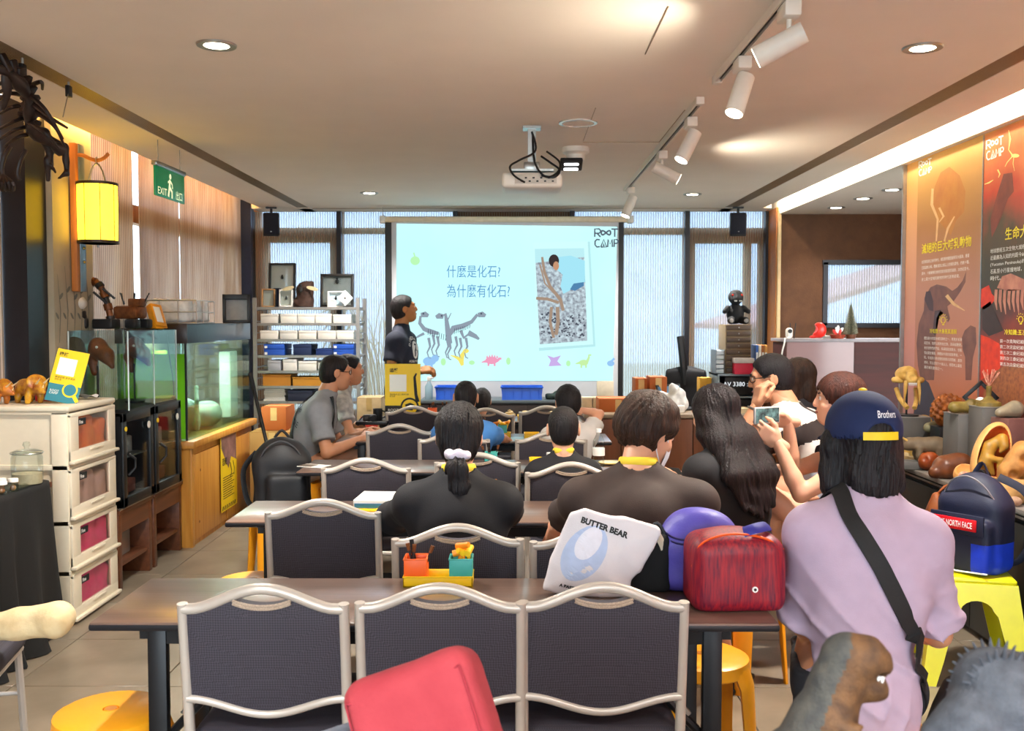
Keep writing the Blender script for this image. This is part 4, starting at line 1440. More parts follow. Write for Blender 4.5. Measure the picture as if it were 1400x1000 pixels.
  if hair == 'long':
   dn = Vector((0, 0, -1))
   for k in (-1, -0.5, 0, 0.5, 1):
    a0 = L(k * 0.072, -0.055 + 0.045 * abs(k), -0.01)
    a1 = N - tf * (0.075 - 0.03 * abs(k)) * s + r * k * 0.095 * s + t2 * 0.03 * s
    a2 = Cs - tf * (0.135 - 0.01 * abs(k)) * s + r * k * 0.115 * s - t2 * 0.08 * s
    a3 = mid - tf * 0.150 * s + r * k * 0.09 * s - t2 * (0.03 + 0.05 * (1 - abs(k))) * s
    hf_.chain([a0, a1, a2, a3], [0.046 * hs, 0.050 * hs, 0.042 * hs, 0.012 * hs], 0.03)
   hf_.chain([L(0.07, 0.045, 0.02), L(0.085, 0.045, -0.08), L(0.085, 0.02, -0.19)], [0.02 * hs, 0.022 * hs, 0.012 * hs], 0.015)
   hf_.chain([L(-0.07, 0.040, 0.02), L(-0.085, 0.040, -0.08), L(-0.085, 0.015, -0.19)], [0.02 * hs, 0.022 * hs, 0.012 * hs], 0.015)
  if hair == 'bob':
   for k in (-1, -0.5, 0, 0.5, 1):
    a0 = L(k * 0.078, -0.05 + 0.05 * abs(k), 0.0)
    a1 = L(k * 0.088, -0.06 + 0.06 * abs(k), -0.125)
    hf_.chain([a0, a1], [0.040 * hs, 0.036 * hs], 0.02)
   hf_.ell(L(0, -0.085, -0.09), (0.075 * hs, 0.035 * hs, 0.10 * hs), 0.03, rot=B)
   hf_.plane(L(0, -0.05, -0.158), tuple(-hu), 0.006)
   E(hf_, (0, 0.105, -0.06), (0.062, 0.075, 0.11), 0.012, 'sub')
  if hair == 'tied':
   E(hf_, (0, -0.045, -0.02), (0.070, 0.068, 0.070), 0.03)
   for k in (-1, 1):
    E(hf_, (k * 0.090, 0.006, -0.02), (0.026, 0.034, 0.040), 0.008, 'sub')
   hf_.plane(L(0, -0.04, -0.10), tuple(-hu), 0.02)
   hf_.chain([L(0, -0.09, -0.02), L(0, -0.12, -0.06), L(0, -0.11, -0.12)], [0.03 * hs, 0.03 * hs, 0.012 * hs], 0.02)
 grooves(hf_, L(0, -0.02, 0), hr, hu, 46, 0.0030 if hair != 'crop' else 0.0010, 0.6)
 if hair in ('long', 'pony', 'bob'):
  grooves(hf_, L(0, -0.03, 0), hr, hu, 19, 0.0030, 0.9)
 if hair == 'bowl':
  grooves(hf_, L(0.01, -0.02, 0), hr, hu, 17, 0.005, 1.0)
 part('hair', nets_mesh('hair', [hf_], 1), hairm, root)
 so = None
 if shirt is not None:
  e = 0.013
  sf = SDF(lo, hi, res)
  torso(sf, e, 0.05)
  if (hem or -0.10) < -0.09:
   sf.ell(P0 - t * 0.07 * s, (0.150 * s * bw + e, 0.122 * s + e, 0.16 * s), 0.05, rot=B3)
  for k in (-1, 1):
   a, b = SH[k], SH[k].lerp(EL[k], sleeve)
   ext = SH[k].lerp(EL[k], min(sleeve + 0.25, 1.0))
   tmp = SDF(lo, hi, res)
   tmp.chain([a, b, ext], [0.050 * s + e, 0.052 * s + e * 1.3, 0.054 * s + e * 1.5], 0.03)
   tmp.plane(b, tuple(EL[k] - SH[k]), 0.002)
   x = tmp.F
   h_ = np.clip(0.5 + 0.5 * (x - sf.F) / 0.05, 0, 1)
   sf.F = x * (1 - h_) + sf.F * h_ - 0.05 * h_ * (1 - h_)
  hz_ = (-0.10 if hem is None else hem) * s
  sf.plane(P0 + t * hz_, tuple(-t), 0.004)
  sf.cap(N + t2 * 0.045 * s - tf * 0.02, N + t2 * 0.14 * s + tf * 0.02, 0.062 * s, 0.075 * s, 0.006, 'sub')
  sl, G = sf._win(sf.lo, sf.lo + sf.h * sf.n)
  X_, Y_, Z_ = G
  wgt = np.clip((Cs.z + 0.06 - Z_) / (0.42 * s), 0.15, 1.0)
  side = (X_ - P0.x) * r.x + (Y_ - P0.y) * r.y
  u1 = 30 * Z_ - 26 * np.abs(side) + 2.6 * np.sin(7 * side + 5 * Z_) + 1.2 * np.sin(16 * Y_)
  u2 = 24 * side + 13 * Z_ + 2.2 * np.sin(9 * Z_ - 6 * Y_)
  rd1 = (1 - np.abs(np.sin(u1))) ** 2 - 0.27
  rd2 = (1 - np.abs(np.sin(u2))) ** 2 - 0.27
  sf.F -= fold * (0.0085 * wgt * wgt * rd1 * (0.5 + 0.5 * np.sin(8 * side + 6 * Z_)) + 0.0060 * wgt * rd2 * (0.5 + 0.5 * np.sin(10 * Z_ + 4 * side + 1))).astype(np.float32)
  so = part('shirt', nets_mesh('shirt', [sf], 1), shirt, root)
  if collar is not None:
   cpts = [N + t2 * 0.036 * s + (r * math.cos(a) * 0.066 + tf * (math.sin(a) * 0.064 + 0.008)) * s + t2 * (-0.016 * s if math.sin(a) > 0.3 else 0.012 * s) for a in [R(15 * q) for q in range(24)]]
   part('collar', S().tube(cpts, 0.007, 8, closed=True, flat=2.2, up=t2), collar, root)
 if pants is not None:
  e = 0.012
  pf_ = SDF(lo, hi, max(res, 0.0095))
  pf_.ell(P0 - tf * 0.0 - t * 0.01, (0.146 * s * bw, 0.112 * s, 0.110 * s), 0.03, rot=B3)
  for k in (-1, 1):
   if leg <= 1.0:
    b = HIP[k].lerp(KN[k], leg)
    tmp = [HIP[k], HIP[k].lerp(KN[k], leg * 0.5), b]
    pf_.chain(tmp, [0.088 * s + e, 0.080 * s + e, (0.070 if leg < 1 else 0.06) * s + e], 0.03)
   else:
    b = KN[k].lerp(AN[k], leg - 1)
    pf_.chain([HIP[k], KN[k], b], [0.088 * s + e, 0.063 * s + e, 0.052 * s + e], 0.03)
  pf_.plane(P0 + t * 0.03 * s, tuple(t), 0.004)
  pf_.rough(0.003, 22, 3)
  part('trousers' if leg > 1 else 'shorts', nets_mesh('trousers', [pf_], 2), pants, root)
 if shoe is not None:
  for k in (-1, 1):
   c = AN[k]
   z0 = max(c.z - 0.075, 0)
   sh = SDF(np.array(c) - 0.25, np.array(c) + 0.25, 0.008)
   sh.chain([c - ff[k] * 0.03 - Vector((0, 0, 0.03)), c + ff[k] * 0.06 - Vector((0, 0, 0.035)), c + ff[k] * 0.16 - Vector((0, 0, 0.045))], [0.046 * s, 0.045 * s, 0.036 * s], 0.02)
   sh.plane(Vector((c.x, c.y, z0)), (0, 0, -1))
   part('shoe', nets_mesh('shoe', [sh]), shoe, root)
 return dict(root=root, shirt=so, L=L, N=N, SH=SH, EL=EL, WR=WR_, GR=GR, P0=P0, t=t, tf=tf, r=r, loc=loc, s=s, hs=hs, hr=hr, hf=hf, hu=hu, base=base, rz=rz, KN=KN, AN=AN, Hc=Hc, Cs=Cs, rot=rot)
def wpt(pp, v):
 """person frame -> world"""
 return pp['rot'] @ Vector(v) + pp['base']
c_navy = M('navy cotton', '#171b2c', 0.85, var=0.06, bump=0.08, bscale=300)
c_grey = M('heather grey cotton', '#8b9096', 0.85, var=0.06, bump=0.08, bscale=300)
c_black = M('black cotton', '#121116', 0.8, var=0.1, bump=0.08, bscale=300)
c_brown = M('dark brown cotton', '#382a25', 0.78, var=0.08, bump=0.08, bscale=300)
c_lav = M('pale lavender cotton', '#b3a0b6', 0.85, var=0.03, bump=0.08, bscale=300)
c_blue = M('sky blue cotton', '#4f8fd8', 0.8, var=0.05, bump=0.08, bscale=300)
c_yell = M('yellow cotton', '#f0cf3a', 0.8, var=0.04, bump=0.08, bscale=300)
c_white = M('white cotton', '#d9d6d2', 0.85, var=0.03)
c_beige = M('beige cotton', '#a3968c', 0.85, var=0.05)
c_dgrey = M('dark grey denim', '#25262c', 0.85)
c_pink = M('magenta cotton', '#d52f7c', 0.8)
c_shoe = M('dark shoe', '#1a1a1d', 0.5)
q = person('presenter', 'person in a navy printed T-shirt standing beside the screen, face turned to it', (553, 423), 8.35, R(-98), 1.02, lean=0, hyaw=24, hpitch=10,
           rw=P(574, 507, 8.12), rh=(0.3, -1, -0.2), lw=P(580, 508, 8.42), lh=(-0.4, -1, -0.3), skin=m_skin_d, hair='short', hairvol=1.6, shirt=c_navy, pants=c_dgrey, leg=1.95,
           stand=True, hem=-0.19, bw=1.16, far=True, shoe=c_shoe, rcurl=0.9, lcurl=0.9)
PRES = q
sh = q['shirt']
cen = q['Cs'] - Vector((0, 0, 0.10))
pr = [ring(0, 0, 0.055, 0.075, 30)]
n_ = (0.25, 1, 0)
u_ = (-1, 0.25, 0)
org = cen + Vector((0.045, 0.13, -0.02))
link('shirt_print', drape(subdivide(flat(pr), 1), sh, org, u_, (0, 0, 1), n_, 0.003), c_white, q['root'])
dn = flat(stroke([(-0.02, 0.045), (0.01, 0.045), (0.0, 0.02), (-0.02, -0.01), (-0.015, -0.055)], 0.016) + stroke([(0.0, 0.0), (0.03, -0.015), (0.012, -0.03)], 0.010))
link('shirt_print', drape(subdivide(dn, 1), sh, org, u_, (0, 0, 1), n_, 0.005), c_navy, q['root'])
for i, ch_ in enumerate('DINOSAUR'):
 a = R(150 - 17.2 * i)
 me = text_mesh(ch_, 0.038, 'CENTER', bold=0.0008)
 me.transform(Matrix.Translation((0.085 * math.cos(a), 0.10 * math.sin(a) - 0.012, 0)) @ Matrix.Rotation(a - R(90), 4, 'Z'))
 link('shirt_print', drape(me, sh, org, u_, (0, 0, 1), n_, 0.003), c_white, q['root'])
me = text_mesh('FOSSIL PROJECT', 0.026, 'CENTER', bold=0.0006)
link('shirt_print', drape(me, sh, org + Vector((0, 0, -0.105)), u_, (0, 0, 1), n_, 0.003), c_white, q['root'])
q = person('greyman', 'person in a grey T-shirt with a black sling strap sitting by the metal shelves', (460, 510), 6.55, R(-82), 1.02, lean=22, hyaw=14, hpitch=-4,
           rw=P(495, 600, 6.35), rh=(0.5, -0.7, -0.8), lw=P(500, 592, 6.65), lh=(-0.5, -0.5, -0.6), skin=m_skin, hair='short', shirt=c_grey, sleeve=0.72, pants=c_beige, leg=0.92,
           kn=(P(497, 618, 6.70), P(486, 622, 6.45)), an=(P(500, 735, 6.70), P(492, 738, 6.45)), bw=1.12, far=True, shoe=c_shoe)
GREY = q
sh = q['shirt']
for i, tx in enumerate(('CAMP', 'EXPLORE')):
 me = text_mesh(tx, 0.055, 'CENTER', bold=0.001)
 link('shirt_print', drape(me, sh, q['Cs'] + Vector((0.04, -0.14, -0.06 - 0.08 * i)), (1, -0.2, -0.1), (0, 0.1, 1), (0.25, -1, 0.3), 0.003), M('dark print', '#3b3f48', 0.8), q['root'])
def strap(q, pts, w, mat, name='strap', th=0.004):
 """a belt laid over the shirt: points in the person's frame are pushed onto the shirt"""
 bm = bmesh.new()
 bm.from_mesh(q['shirt'].data)
 t = BVHTree.FromBMesh(bm)
 bm.free()
 res = []
 for p in spline(pts, 8):
  h = t.find_nearest(p)
  res.append((h[0] + h[1] * 0.006, h[1]))
 s = S()
 prev = None
 for i, (p, n) in enumerate(res):
  tg = (res[min(i + 1, len(res) - 1)][0] - res[max(i - 1, 0)][0]).normalized()
  sd_ = tg.cross(n).normalized() * (w / 2)
  v = [s.bm.verts.new(p - sd_), s.bm.verts.new(p + sd_), s.bm.verts.new(p + sd_ + n * th), s.bm.verts.new(p - sd_ + n * th)]
  if prev:
   for a in range(4):
    s.bm.faces.new((prev[a], prev[(a + 1) % 4], v[(a + 1) % 4], v[a]))
  prev = v
 return part(name, s, mat, q['root'])
def tp(q, x, y, z):
 return q['Cs'] + (q['r'] * x + q['tf'] * y + q['t'] * z) * q['s']
m_strap = M('black webbing', '#141416', 0.7, scale=200, var=0.2)
strap(q, [tp(q, -0.10, 0.16, -0.12), tp(q, -0.08, 0.06, 0.06), tp(q, -0.02, -0.12, -0.02), tp(q, 0.08, -0.15, -0.2), tp(q, 0.16, -0.06, -0.34), tp(q, 0.17, 0.06, -0.38)], 0.045, m_strap)
strap(q, [tp(q, 0.10, 0.03, 0.06), tp(q, 0.13, 0.12, -0.06), tp(q, 0.14, 0.16, -0.25), tp(q, 0.13, 0.16, -0.36)], 0.04, m_strap)
part('glasses', S().tube([q['L'](0.078, 0.0, 0.012), q['L'](0.06, 0.08, 0.012)], 0.002, 6).tube([q['L'](k, 0.098 - 8 * k * k, z) for k, z in ((0.052, 0.022), (0.012, 0.022), (0.010, 0.0), (0.034, -0.006), (0.052, 0.0))], 0.0022, 6, closed=True), m_black, q['root'])
q = person('greychild', 'person in a grey print shirt half hidden behind the man in grey', (478, 506), 7.12, R(-78), 0.92, lean=14, hyaw=6, rw=P(492, 590, 7.05), lw=P(500, 588, 7.25),
           skin=m_skin, hair='short', shirt=M('mottled grey cotton', '#8d9194', 0.85, scale=22, hex2='#c9cbc9'), pants=c_dgrey, leg=1.5, far=True, shoe=c_shoe,
           kn=(P(508, 617, 7.3), P(502, 617, 7.12)), an=(P(508, 710, 7.3), P(502, 710, 7.12)))
q = person('blueboy', 'person, a boy in a sky blue shirt with cropped hair, fourth row', (637, 545), 6.05, R(0), 0.75, hs=0.96, lean=10, hyaw=0, hpitch=-6, lw=P(588, 606, 6.4), rw=P(700, 604, 6.4), lh=(-1, -.3, -0.5), rh=(1, -.3, -0.5),
           skin=m_skin, hair='crop', shirt=c_blue, pants=c_dgrey, leg=0.9, far=True, bw=1.1, shoe=c_shoe)
q = person('smallchild', 'person, the smallest child in the far row, dark hair seen from behind', (659, 549), 7.45, R(0), 0.58, hs=0.86, lean=8, skin=m_skin, hair='short', shirt=c_dgrey, pants=c_dgrey, far=True, shoe=c_shoe)
q = person('childhand', 'person, a child with dark hair raising one hand to the head', (776, 552), 6.00, R(8), 0.70, hs=0.94, lean=6, hpitch=-8, rw=P(789, 560, 6.0), rh=(1, 0.2, -0.6), lw=P(745, 606, 6.35), skin=m_skin_l, hair='side',
           shirt=c_white, pants=c_dgrey, far=True, rhd=(-0.6, 0.0, 0.75), rp=(-0.3, 0.9, 0.0), rcurl=0.6, shoe=c_shoe)
q = person('boy', 'person, a short-haired boy in black with a yellow collar, third row', (770, 588), 4.74, R(0), 0.71, hs=0.98, lean=10, hpitch=-6, skin=m_skin_l, hair='crop', hairvol=0.4, shirt=c_black, pants=c_dgrey, collar=c_yell, hem=-0.02,
           lw=P(722, 652, 5.1), rw=P(815, 650, 5.1), shoe=c_shoe)
q = person('girl', 'person, a girl in black with a ponytail in a white scrunchie', (628, 598), 3.50, R(0), 0.84, hs=1.0, lean=8, bowed=8, hpitch=-8, skin=m_skin_l, hair='pony', shirt=c_black, pants=c_dgrey, collar=c_yell, bw=1.12, sleeve=0.95,
           lw=P(560, 702, 3.8), rw=P(690, 702, 3.85), lh=(-1, -0.2, -0.5), rh=(1, -0.2, -0.5), res=0.008, shoe=c_shoe)
tb = q['L'](0, -0.105, -0.062)
rs = SDF(np.array(tb) - 0.09, np.array(tb) + 0.09, 0.005)
for k in range(9):
 a = R(40 * k)
 c = tb + q['hr'] * math.cos(a) * 0.030 + q['hf'] * math.sin(a) * 0.024 + Vector((0, 0, 0.006 * (k % 2) - 0.003))
 rs.ell(c, (0.019, 0.017, 0.017), 0.004)
part('scrunchie', nets_mesh('scrunchie', [rs], 1), M('white velvet', '#e4dcea', 0.95, bump=0.3, bscale=200), q['root'])
GIRL = q
q = person('brown', 'person in a dark brown T-shirt with tousled brown hair and a white face mask', (886, 590), 3.45, R(-6), 0.94, hs=1.04, lean=9, bowed=12, twist=-4, hyaw=-48, hpitch=-24, skin=m_skin_l, hair='bowl', hairm=h_brown, hairvol=1.25,
           shirt=c_brown, bw=1.26, pants=c_dgrey, leg=1.2, collar=c_yell, lw=P(752, 735, 3.80), lh=(-1, -0.6, -0.5), rw=P(925, 668, 3.95), rh=(1, -0.5, -0.6), res=0.0085, sleeve=0.75, neck_f=0.05, shoe=None,
           kn=(P(800, 760, 3.95), P(965, 790, 3.72)), an=(P(800, 900, 4.0), P(996, 918, 3.98)), hroll=4)
BROWN = q
L = q['L']
mk = S()
mk.grid(lambda u, v: L(0.062 * math.sin((u - .5) * 2.6), 0.036 + 0.078 * math.cos((u - .5) * 2.6) * (1 - 0.25 * abs(v - .45)), -0.012 - 0.090 * v), 14, 8)
part('mask', mk, M('white mask fabric', '#e6ebf0', 0.8, var=0.02), q['root'])
for k in (-1, 1):
 part('mask_loop', S().tube(spline([L(k * 0.058, 0.052, -0.02), L(k * 0.078, 0.01, 0.018), L(k * 0.083, -0.028, 0.0), L(k * 0.078, -0.02, -0.04), L(k * 0.055, 0.050, -0.09)], 6), 0.0022, 6), M('white elastic', '#e6e9ec', 0.8), q['root'])
for k in (-1, 1):
 c = q['AN'][k]
 d = unit(Vector((q['KN'][k].x - q['P0'].x, q['KN'][k].y - q['P0'].y, 0)))
 part('flip_flop', S().box((c.x + d.x * 0.05, c.y + d.y * 0.05, 0.013), (0.10, 0.26, 0.024), 0.01, rot=(0, 0, math.atan2(-d.x, d.y))), m_black, q['root'])
 part('flip_flop_strap', S().tube([c + d * 0.09 + Vector((0.04, 0, -0.06)), c + d * 0.11 - Vector((0, 0, 0.02)), c + d * 0.09 + Vector((-0.04, 0, -0.06))], 0.008, 6), m_black, q['root'])
q = person('longhair', 'person in black with very long dark hair looking down at a phone', (977, 566), 4.22, R(34), 0.90, hs=0.98, lean=12, hyaw=18, hpitch=-14, skin=m_skin_l, hair='long', hairm=hair_mat('black brown hair', '#0e0a0b', '#221618'), hairvol=1.3,
           shirt=c_black, pants=c_black, leg=1.5, bw=1.16, sleeve=0.92, lw=P(934, 657, 4.20), lh=(-0.3, -1, -0.6), rw=P(925, 650, 4.42), rh=(1, 0, -0.6), lhd=(-1, 0.15, 0.25), lp=(0, 0.3, 1), rhd=(-1, -0.2, 0.1), rp=(0, -0.1, 1), res=0.0085, shoe=c_shoe, lcurl=0.7, rcurl=0.7)
LONG = q
stripe = [M('cream jersey', '#d8cfc5', 0.85, bump=0.08, bscale=300), M('dark brown jersey', '#2a211f', 0.85), M('red jersey', '#b3202c', 0.85), M('pale blue jersey', '#b9c4d6', 0.85)]
q = person('striped', 'person in a cream and black colour-block shirt resting chin on hand', (1053, 518), 4.95, R(62), 1.10, hs=1.02, lean=20, bowed=10, hyaw=18, hpitch=-8, skin=m_skin, hair='short', hairvol=1.5, shirt=stripe[0], sleeve=0.62, pants=c_black, leg=1.25, bw=1.14,
           lw=P(1034, 556, 4.72), lh=(-0.2, 0.2, -1), lhd=(0.25, 0.1, 1), lp=(1, 0.2, 0), lcurl=1.1, rw=P(1018, 628, 5.1), rh=(1, 0.4, -0.6), res=0.009, shoe=c_shoe,
           kn=(P(1012, 645, 4.70), P(990, 640, 5.05)), an=(P(1012, 775, 4.70), P(995, 760, 5.05)))
STR = q
me = q['shirt'].data
for x in stripe[1:]:
 me.materials.append(x)
C0, tt = q['Cs'], q['t']
def bands(x, y, z):
 h = (x - C0.x) * tt.x + (y - C0.y) * tt.y + (z - C0.z) * tt.z
 side = (x - C0.x) * q['r'].x + (y - C0.y) * q['r'].y + (z - C0.z) * q['r'].z
 i = np.zeros(len(x), int)
 i[(h < -0.03) & (h > -0.12)] = 1
 i[(h <= -0.22) & (h > -0.25)] = 2
 i[(h <= -0.25)] = 3
 i[(np.abs(side) < 0.03) & (h > -0.03)] = 1
 return i
paint(me, bands)
L = q['L']
part('glasses', S().tube([L(-0.080, 0.0, 0.014), L(-0.062, 0.085, 0.014)], 0.0024, 6).tube([L(-k, 0.100 - 8 * k * k, z) for k, z in ((0.054, 0.024), (0.012, 0.024), (0.010, 0.0), (0.034, -0.008), (0.054, 0.0))], 0.0024, 6, closed=True).tube([L(k, 0.100 - 8 * k * k, z) for k, z in ((0.054, 0.024), (0.012, 0.024), (0.010, 0.0), (0.034, -0.008), (0.054, 0.0))], 0.0024, 6, closed=True), m_black, q['root'])
wv = q['WR'][-1]
ad = unit(q['WR'][-1] - q['EL'][-1])
ws = S()
x1 = ad.orthogonal().normalized()
x2 = ad.cross(x1)
ws.tube([wv - ad * 0.02 + (x1 * math.cos(R(20 * k)) + x2 * math.sin(R(20 * k))) * 0.030 for k in range(18)], 0.009, 8, closed=True, flat=0.5)
part('wristwatch', ws, m_chrome, q['root'])
q = person('behind', 'person with a dark bob seen behind the colour-block shirt', (1089, 517), 5.75, R(50), 0.9, lean=6, hyaw=10, skin=m_skin, hair='bob', hairm=h_brown, shirt=c_dgrey, pants=c_dgrey, leg=1.5, far=True, shoe=c_shoe)
q = person('phone', 'person in black top with pink shorts and crossed legs filming with a phone', (1146, 548), 4.35, R(78), 0.98, lean=6, hyaw=6, hpitch=2, skin=m_skin_l, hair='tied', hairm=h_chest, hairvol=1.4, shirt=c_black, sleeve=0.45, pants=c_pink, leg=0.45,
           lw=P(1063, 605, 4.22), lh=(-0.2, -0.3, -1), lhd=(-0.7, 0.1, 0.5), lp=(0, 1, 0.2), lcurl=0.8, rw=P(1078, 577, 4.40), rh=(0.3, -0.1, -1), rhd=(-0.8, -0.1, 0.1), rp=(0, -0.6, -0.6), rcurl=0.6, res=0.0085,
           kn=(P(1045, 676, 4.28), P(1072, 688, 4.42)), an=(P(1050, 790, 4.50), P(1040, 770, 4.38)), shoe=M('red sock shoe', '#b3202c', 0.8))
PHONE = q
q = person('lavender', 'person in a pale lavender T-shirt and navy cap with a black sling strap', (1178, 602), 2.78, R(2), 1.02, lean=6, roll=5, bowed=8, hyaw=4, hpitch=-4, skin=m_skin, hair='bob', hairvol=1.3, shirt=c_lav, pants=c_dgrey, leg=1.9, bw=0.90, sleeve=0.92,
           lw=P(1098, 850, 2.98), lh=(-0.25, -0.6, -1), rw=P(1235, 850, 2.98), rh=(0.25, -0.6, -1), res=0.007, hem=-0.16, fold=2.6, kn=((0.95, 3.05, 0.55), (1.14, 3.05, 0.55)), an=((0.95, 3.06, 0.085), (1.14, 3.06, 0.085)), shoe=c_shoe)
LAV = q
L = q['L']
cap = SDF(np.array(q['Hc']) - 0.24, np.array(q['Hc']) + 0.26, 0.005)
B_ = np.array([list(q['hr']), list(q['hf']), list(q['hu'])]).T
cap.ell(L(0, -0.012, 0.034), (0.103, 0.118, 0.108), 0.004, rot=B_)
cap.plane(L(0, 0, 0.004), tuple(-q['hu']), 0.003)
cap.ell(L(0, -0.012, 0.010), (0.096, 0.111, 0.096), 0.003, 'sub', rot=B_)
cap.ell(L(0, -0.13, 0.016), (0.040, 0.06, 0.036), 0.004, 'sub', rot=B_)
m_cap = M('navy cap cloth', '#14254f', 0.8, var=0.05, bump=0.06, bscale=400)
co = part('cap', nets_mesh('cap', [cap], 1), m_cap, q['root'])
vs = S()
vs.grid(lambda u, v: L(0.085 * math.cos(math.pi * (1 - u)), 0.075 + (0.03 + 0.085 * v) * math.sin(math.pi * u), 0.012 - 0.025 * v * math.sin(math.pi * u)), 16, 4)
part('cap_brim', vs, m_cap, co)
part('cap_button', S().ball(L(0, -0.012, 0.142), (0.012, 0.012, 0.006)), M('yellow cap strap', '#f2cf22', 0.6), co)
bs = S()
bs.grid(lambda u, v: L(0.050 * (2 * u - 1), -0.012 - 0.1165 * math.sqrt(1 - (0.050 * (2 * u - 1) / 0.103) ** 2) - 0.001, 0.006 + 0.022 * v), 12, 2)
part('cap_strap', bs, M('yellow cap strap', '#f2cf22', 0.6), co)
me = fit_text('Brothers', 0.058, 0.020, bold=0.012, shear=0.25)
me.transform(Matrix.Translation((-0.012, 0, 0)))
link('cap_lettering', drape(subdivide(me, 1), co, L(0, -0.2, 0.066), q['hr'], q['hu'], -q['hf'], 0.002), M('white embroidery', '#eef0f4', 0.8), co)
strap(q, [tp(q, -0.10, 0.10, 0.0), tp(q, -0.105, 0.0, 0.10), tp(q, -0.075, -0.12, 0.0), tp(q, 0.02, -0.16, -0.16), tp(q, 0.12, -0.14, -0.32), tp(q, 0.20, -0.06, -0.46)], 0.046, m_strap)
sb = SDF(np.array(tp(q, 0.235, 0.02, -0.50)) - 0.25, np.array(tp(q, 0.235, 0.02, -0.50)) + 0.25, 0.008)
sb.box(tp(q, 0.225, -0.04, -0.485), (0.035, 0.085, 0.075), 0.03, rot=np.array(Euler((R(25), R(20), R(-30))).to_matrix()))
sbo = part('sling_bag', nets_mesh('sling_bag', [sb]), M('black nylon', '#17171a', 0.55, bump=0.08, bscale=200), q['root'])
part('sling_bag_zip', S().tube([tp(q, 0.235, -0.11, -0.45), tp(q, 0.262, -0.05, -0.43), tp(q, 0.268, 0.02, -0.45)], 0.004, 6), m_chrome, sbo)
for k_, v_ in PEOPLE.items():
 print('PERSON', k_, [round(x, 2) for x in v_[0]], 'hip', round(v_[2], 3))
for k_, (dx, dy), lb in (('greyman', (0, 0), 'the man in grey'), ('greychild', (0, 0.05), 'the child in grey print'), ('longhair', (0, 0), 'the long-haired woman'), ('striped', (0, 0), 'the colour-block shirt'),
                         ('behind', (0, 0), 'the person with the dark bob'), ('phone', (0, 0), 'the woman with crossed legs'), ('lavender', (0, -0.02), 'the person in lavender')):
 b_, rz_, hz_ = PEOPLE[k_]
 dup(st1, (b_.x + dx, b_.y + dy, 0), rz_, 'round orange plastic stool under ' + lb)
# ------------------------------------------------------------ left side
def bx(c, d, bev=0.0, rot=None):
 return S().box(c, d, bev, rot)
m_ivory = M('ivory plastic', '#d8cdb6', 0.45, var=0.02)
m_frost = glass('frosted drawer window', '#fbf2f0', 0.1, 0.25)
m_acr = glass('clear acrylic', '#f2f7f6', 0.1)
m_pink = M('pink pouch', '#ee2f92', 0.7, scale=9, hex2='#f768ac')
m_orange = M('orange bag', '#e8763a', 0.6, scale=9, hex2='#f0a04a')
m_bwood = wood('red brown wood', '#57301c', '#6f4026', 0.4, axis=1, scale=2)
m_pine = wood('orange pine plywood', '#c07c2c', '#d79a44', 0.4, axis=2, scale=2.2)
m_red = MATS['worn red fabric']
m_yel = M('yellow print', '#f2cb1d', 0.45, var=0.02)
m_teal = M('teal print', '#2f7d8c', 0.45, var=0.03)
m_ink = M('black print', '#18181a', 0.6)
m_wpr = M('white print', '#efefea', 0.5, var=0.01)
t = thing('drawer_tower', 'ivory plastic drawer tower with four translucent drawers by the black table', 'drawers', (-2.22, 5.09, 0))
W = 0.56
part('carcass', bx((-0.44, 0, 0.55), (0.012, W, 1.08)), m_ivory, t)
zs = [0.0, 0.26, 0.512, 0.792, 1.07]
for z in zs[1:4]:
 part('front_rail', bx((-0.012, 0, z), (0.02, W - 0.004, 0.03)), m_ivory, t)
for sy in (-1, 1):
 sp = S()
 for y0, y1 in ((-0.44, -0.36), (-0.08, 0.0)):
  sp.box(((y0 + y1) / 2 - 0.006, sy * (W / 2 - 0.012), 0.54), (0.08, 0.022, 1.06), 0.004)
 sp.box((-0.22, sy * (W / 2 - 0.020), 0.54), (0.30, 0.006, 1.06))
 for z in zs:
  sp.box((-0.22, sy * (W / 2 - 0.013), max(z, 0.015)), (0.43, 0.024, 0.028), 0.004)
 part('side_panel', sp, m_ivory, t)
part('top', S().box((-0.222, 0, 1.085), (0.455, W + 0.012, 0.032), 0.012, seg=3), m_ivory, t)
pouches = [m_pink, m_pink, M('grey pouch', '#b7b6b4', 0.6, scale=9, hex2='#d5d2cc'), m_orange]
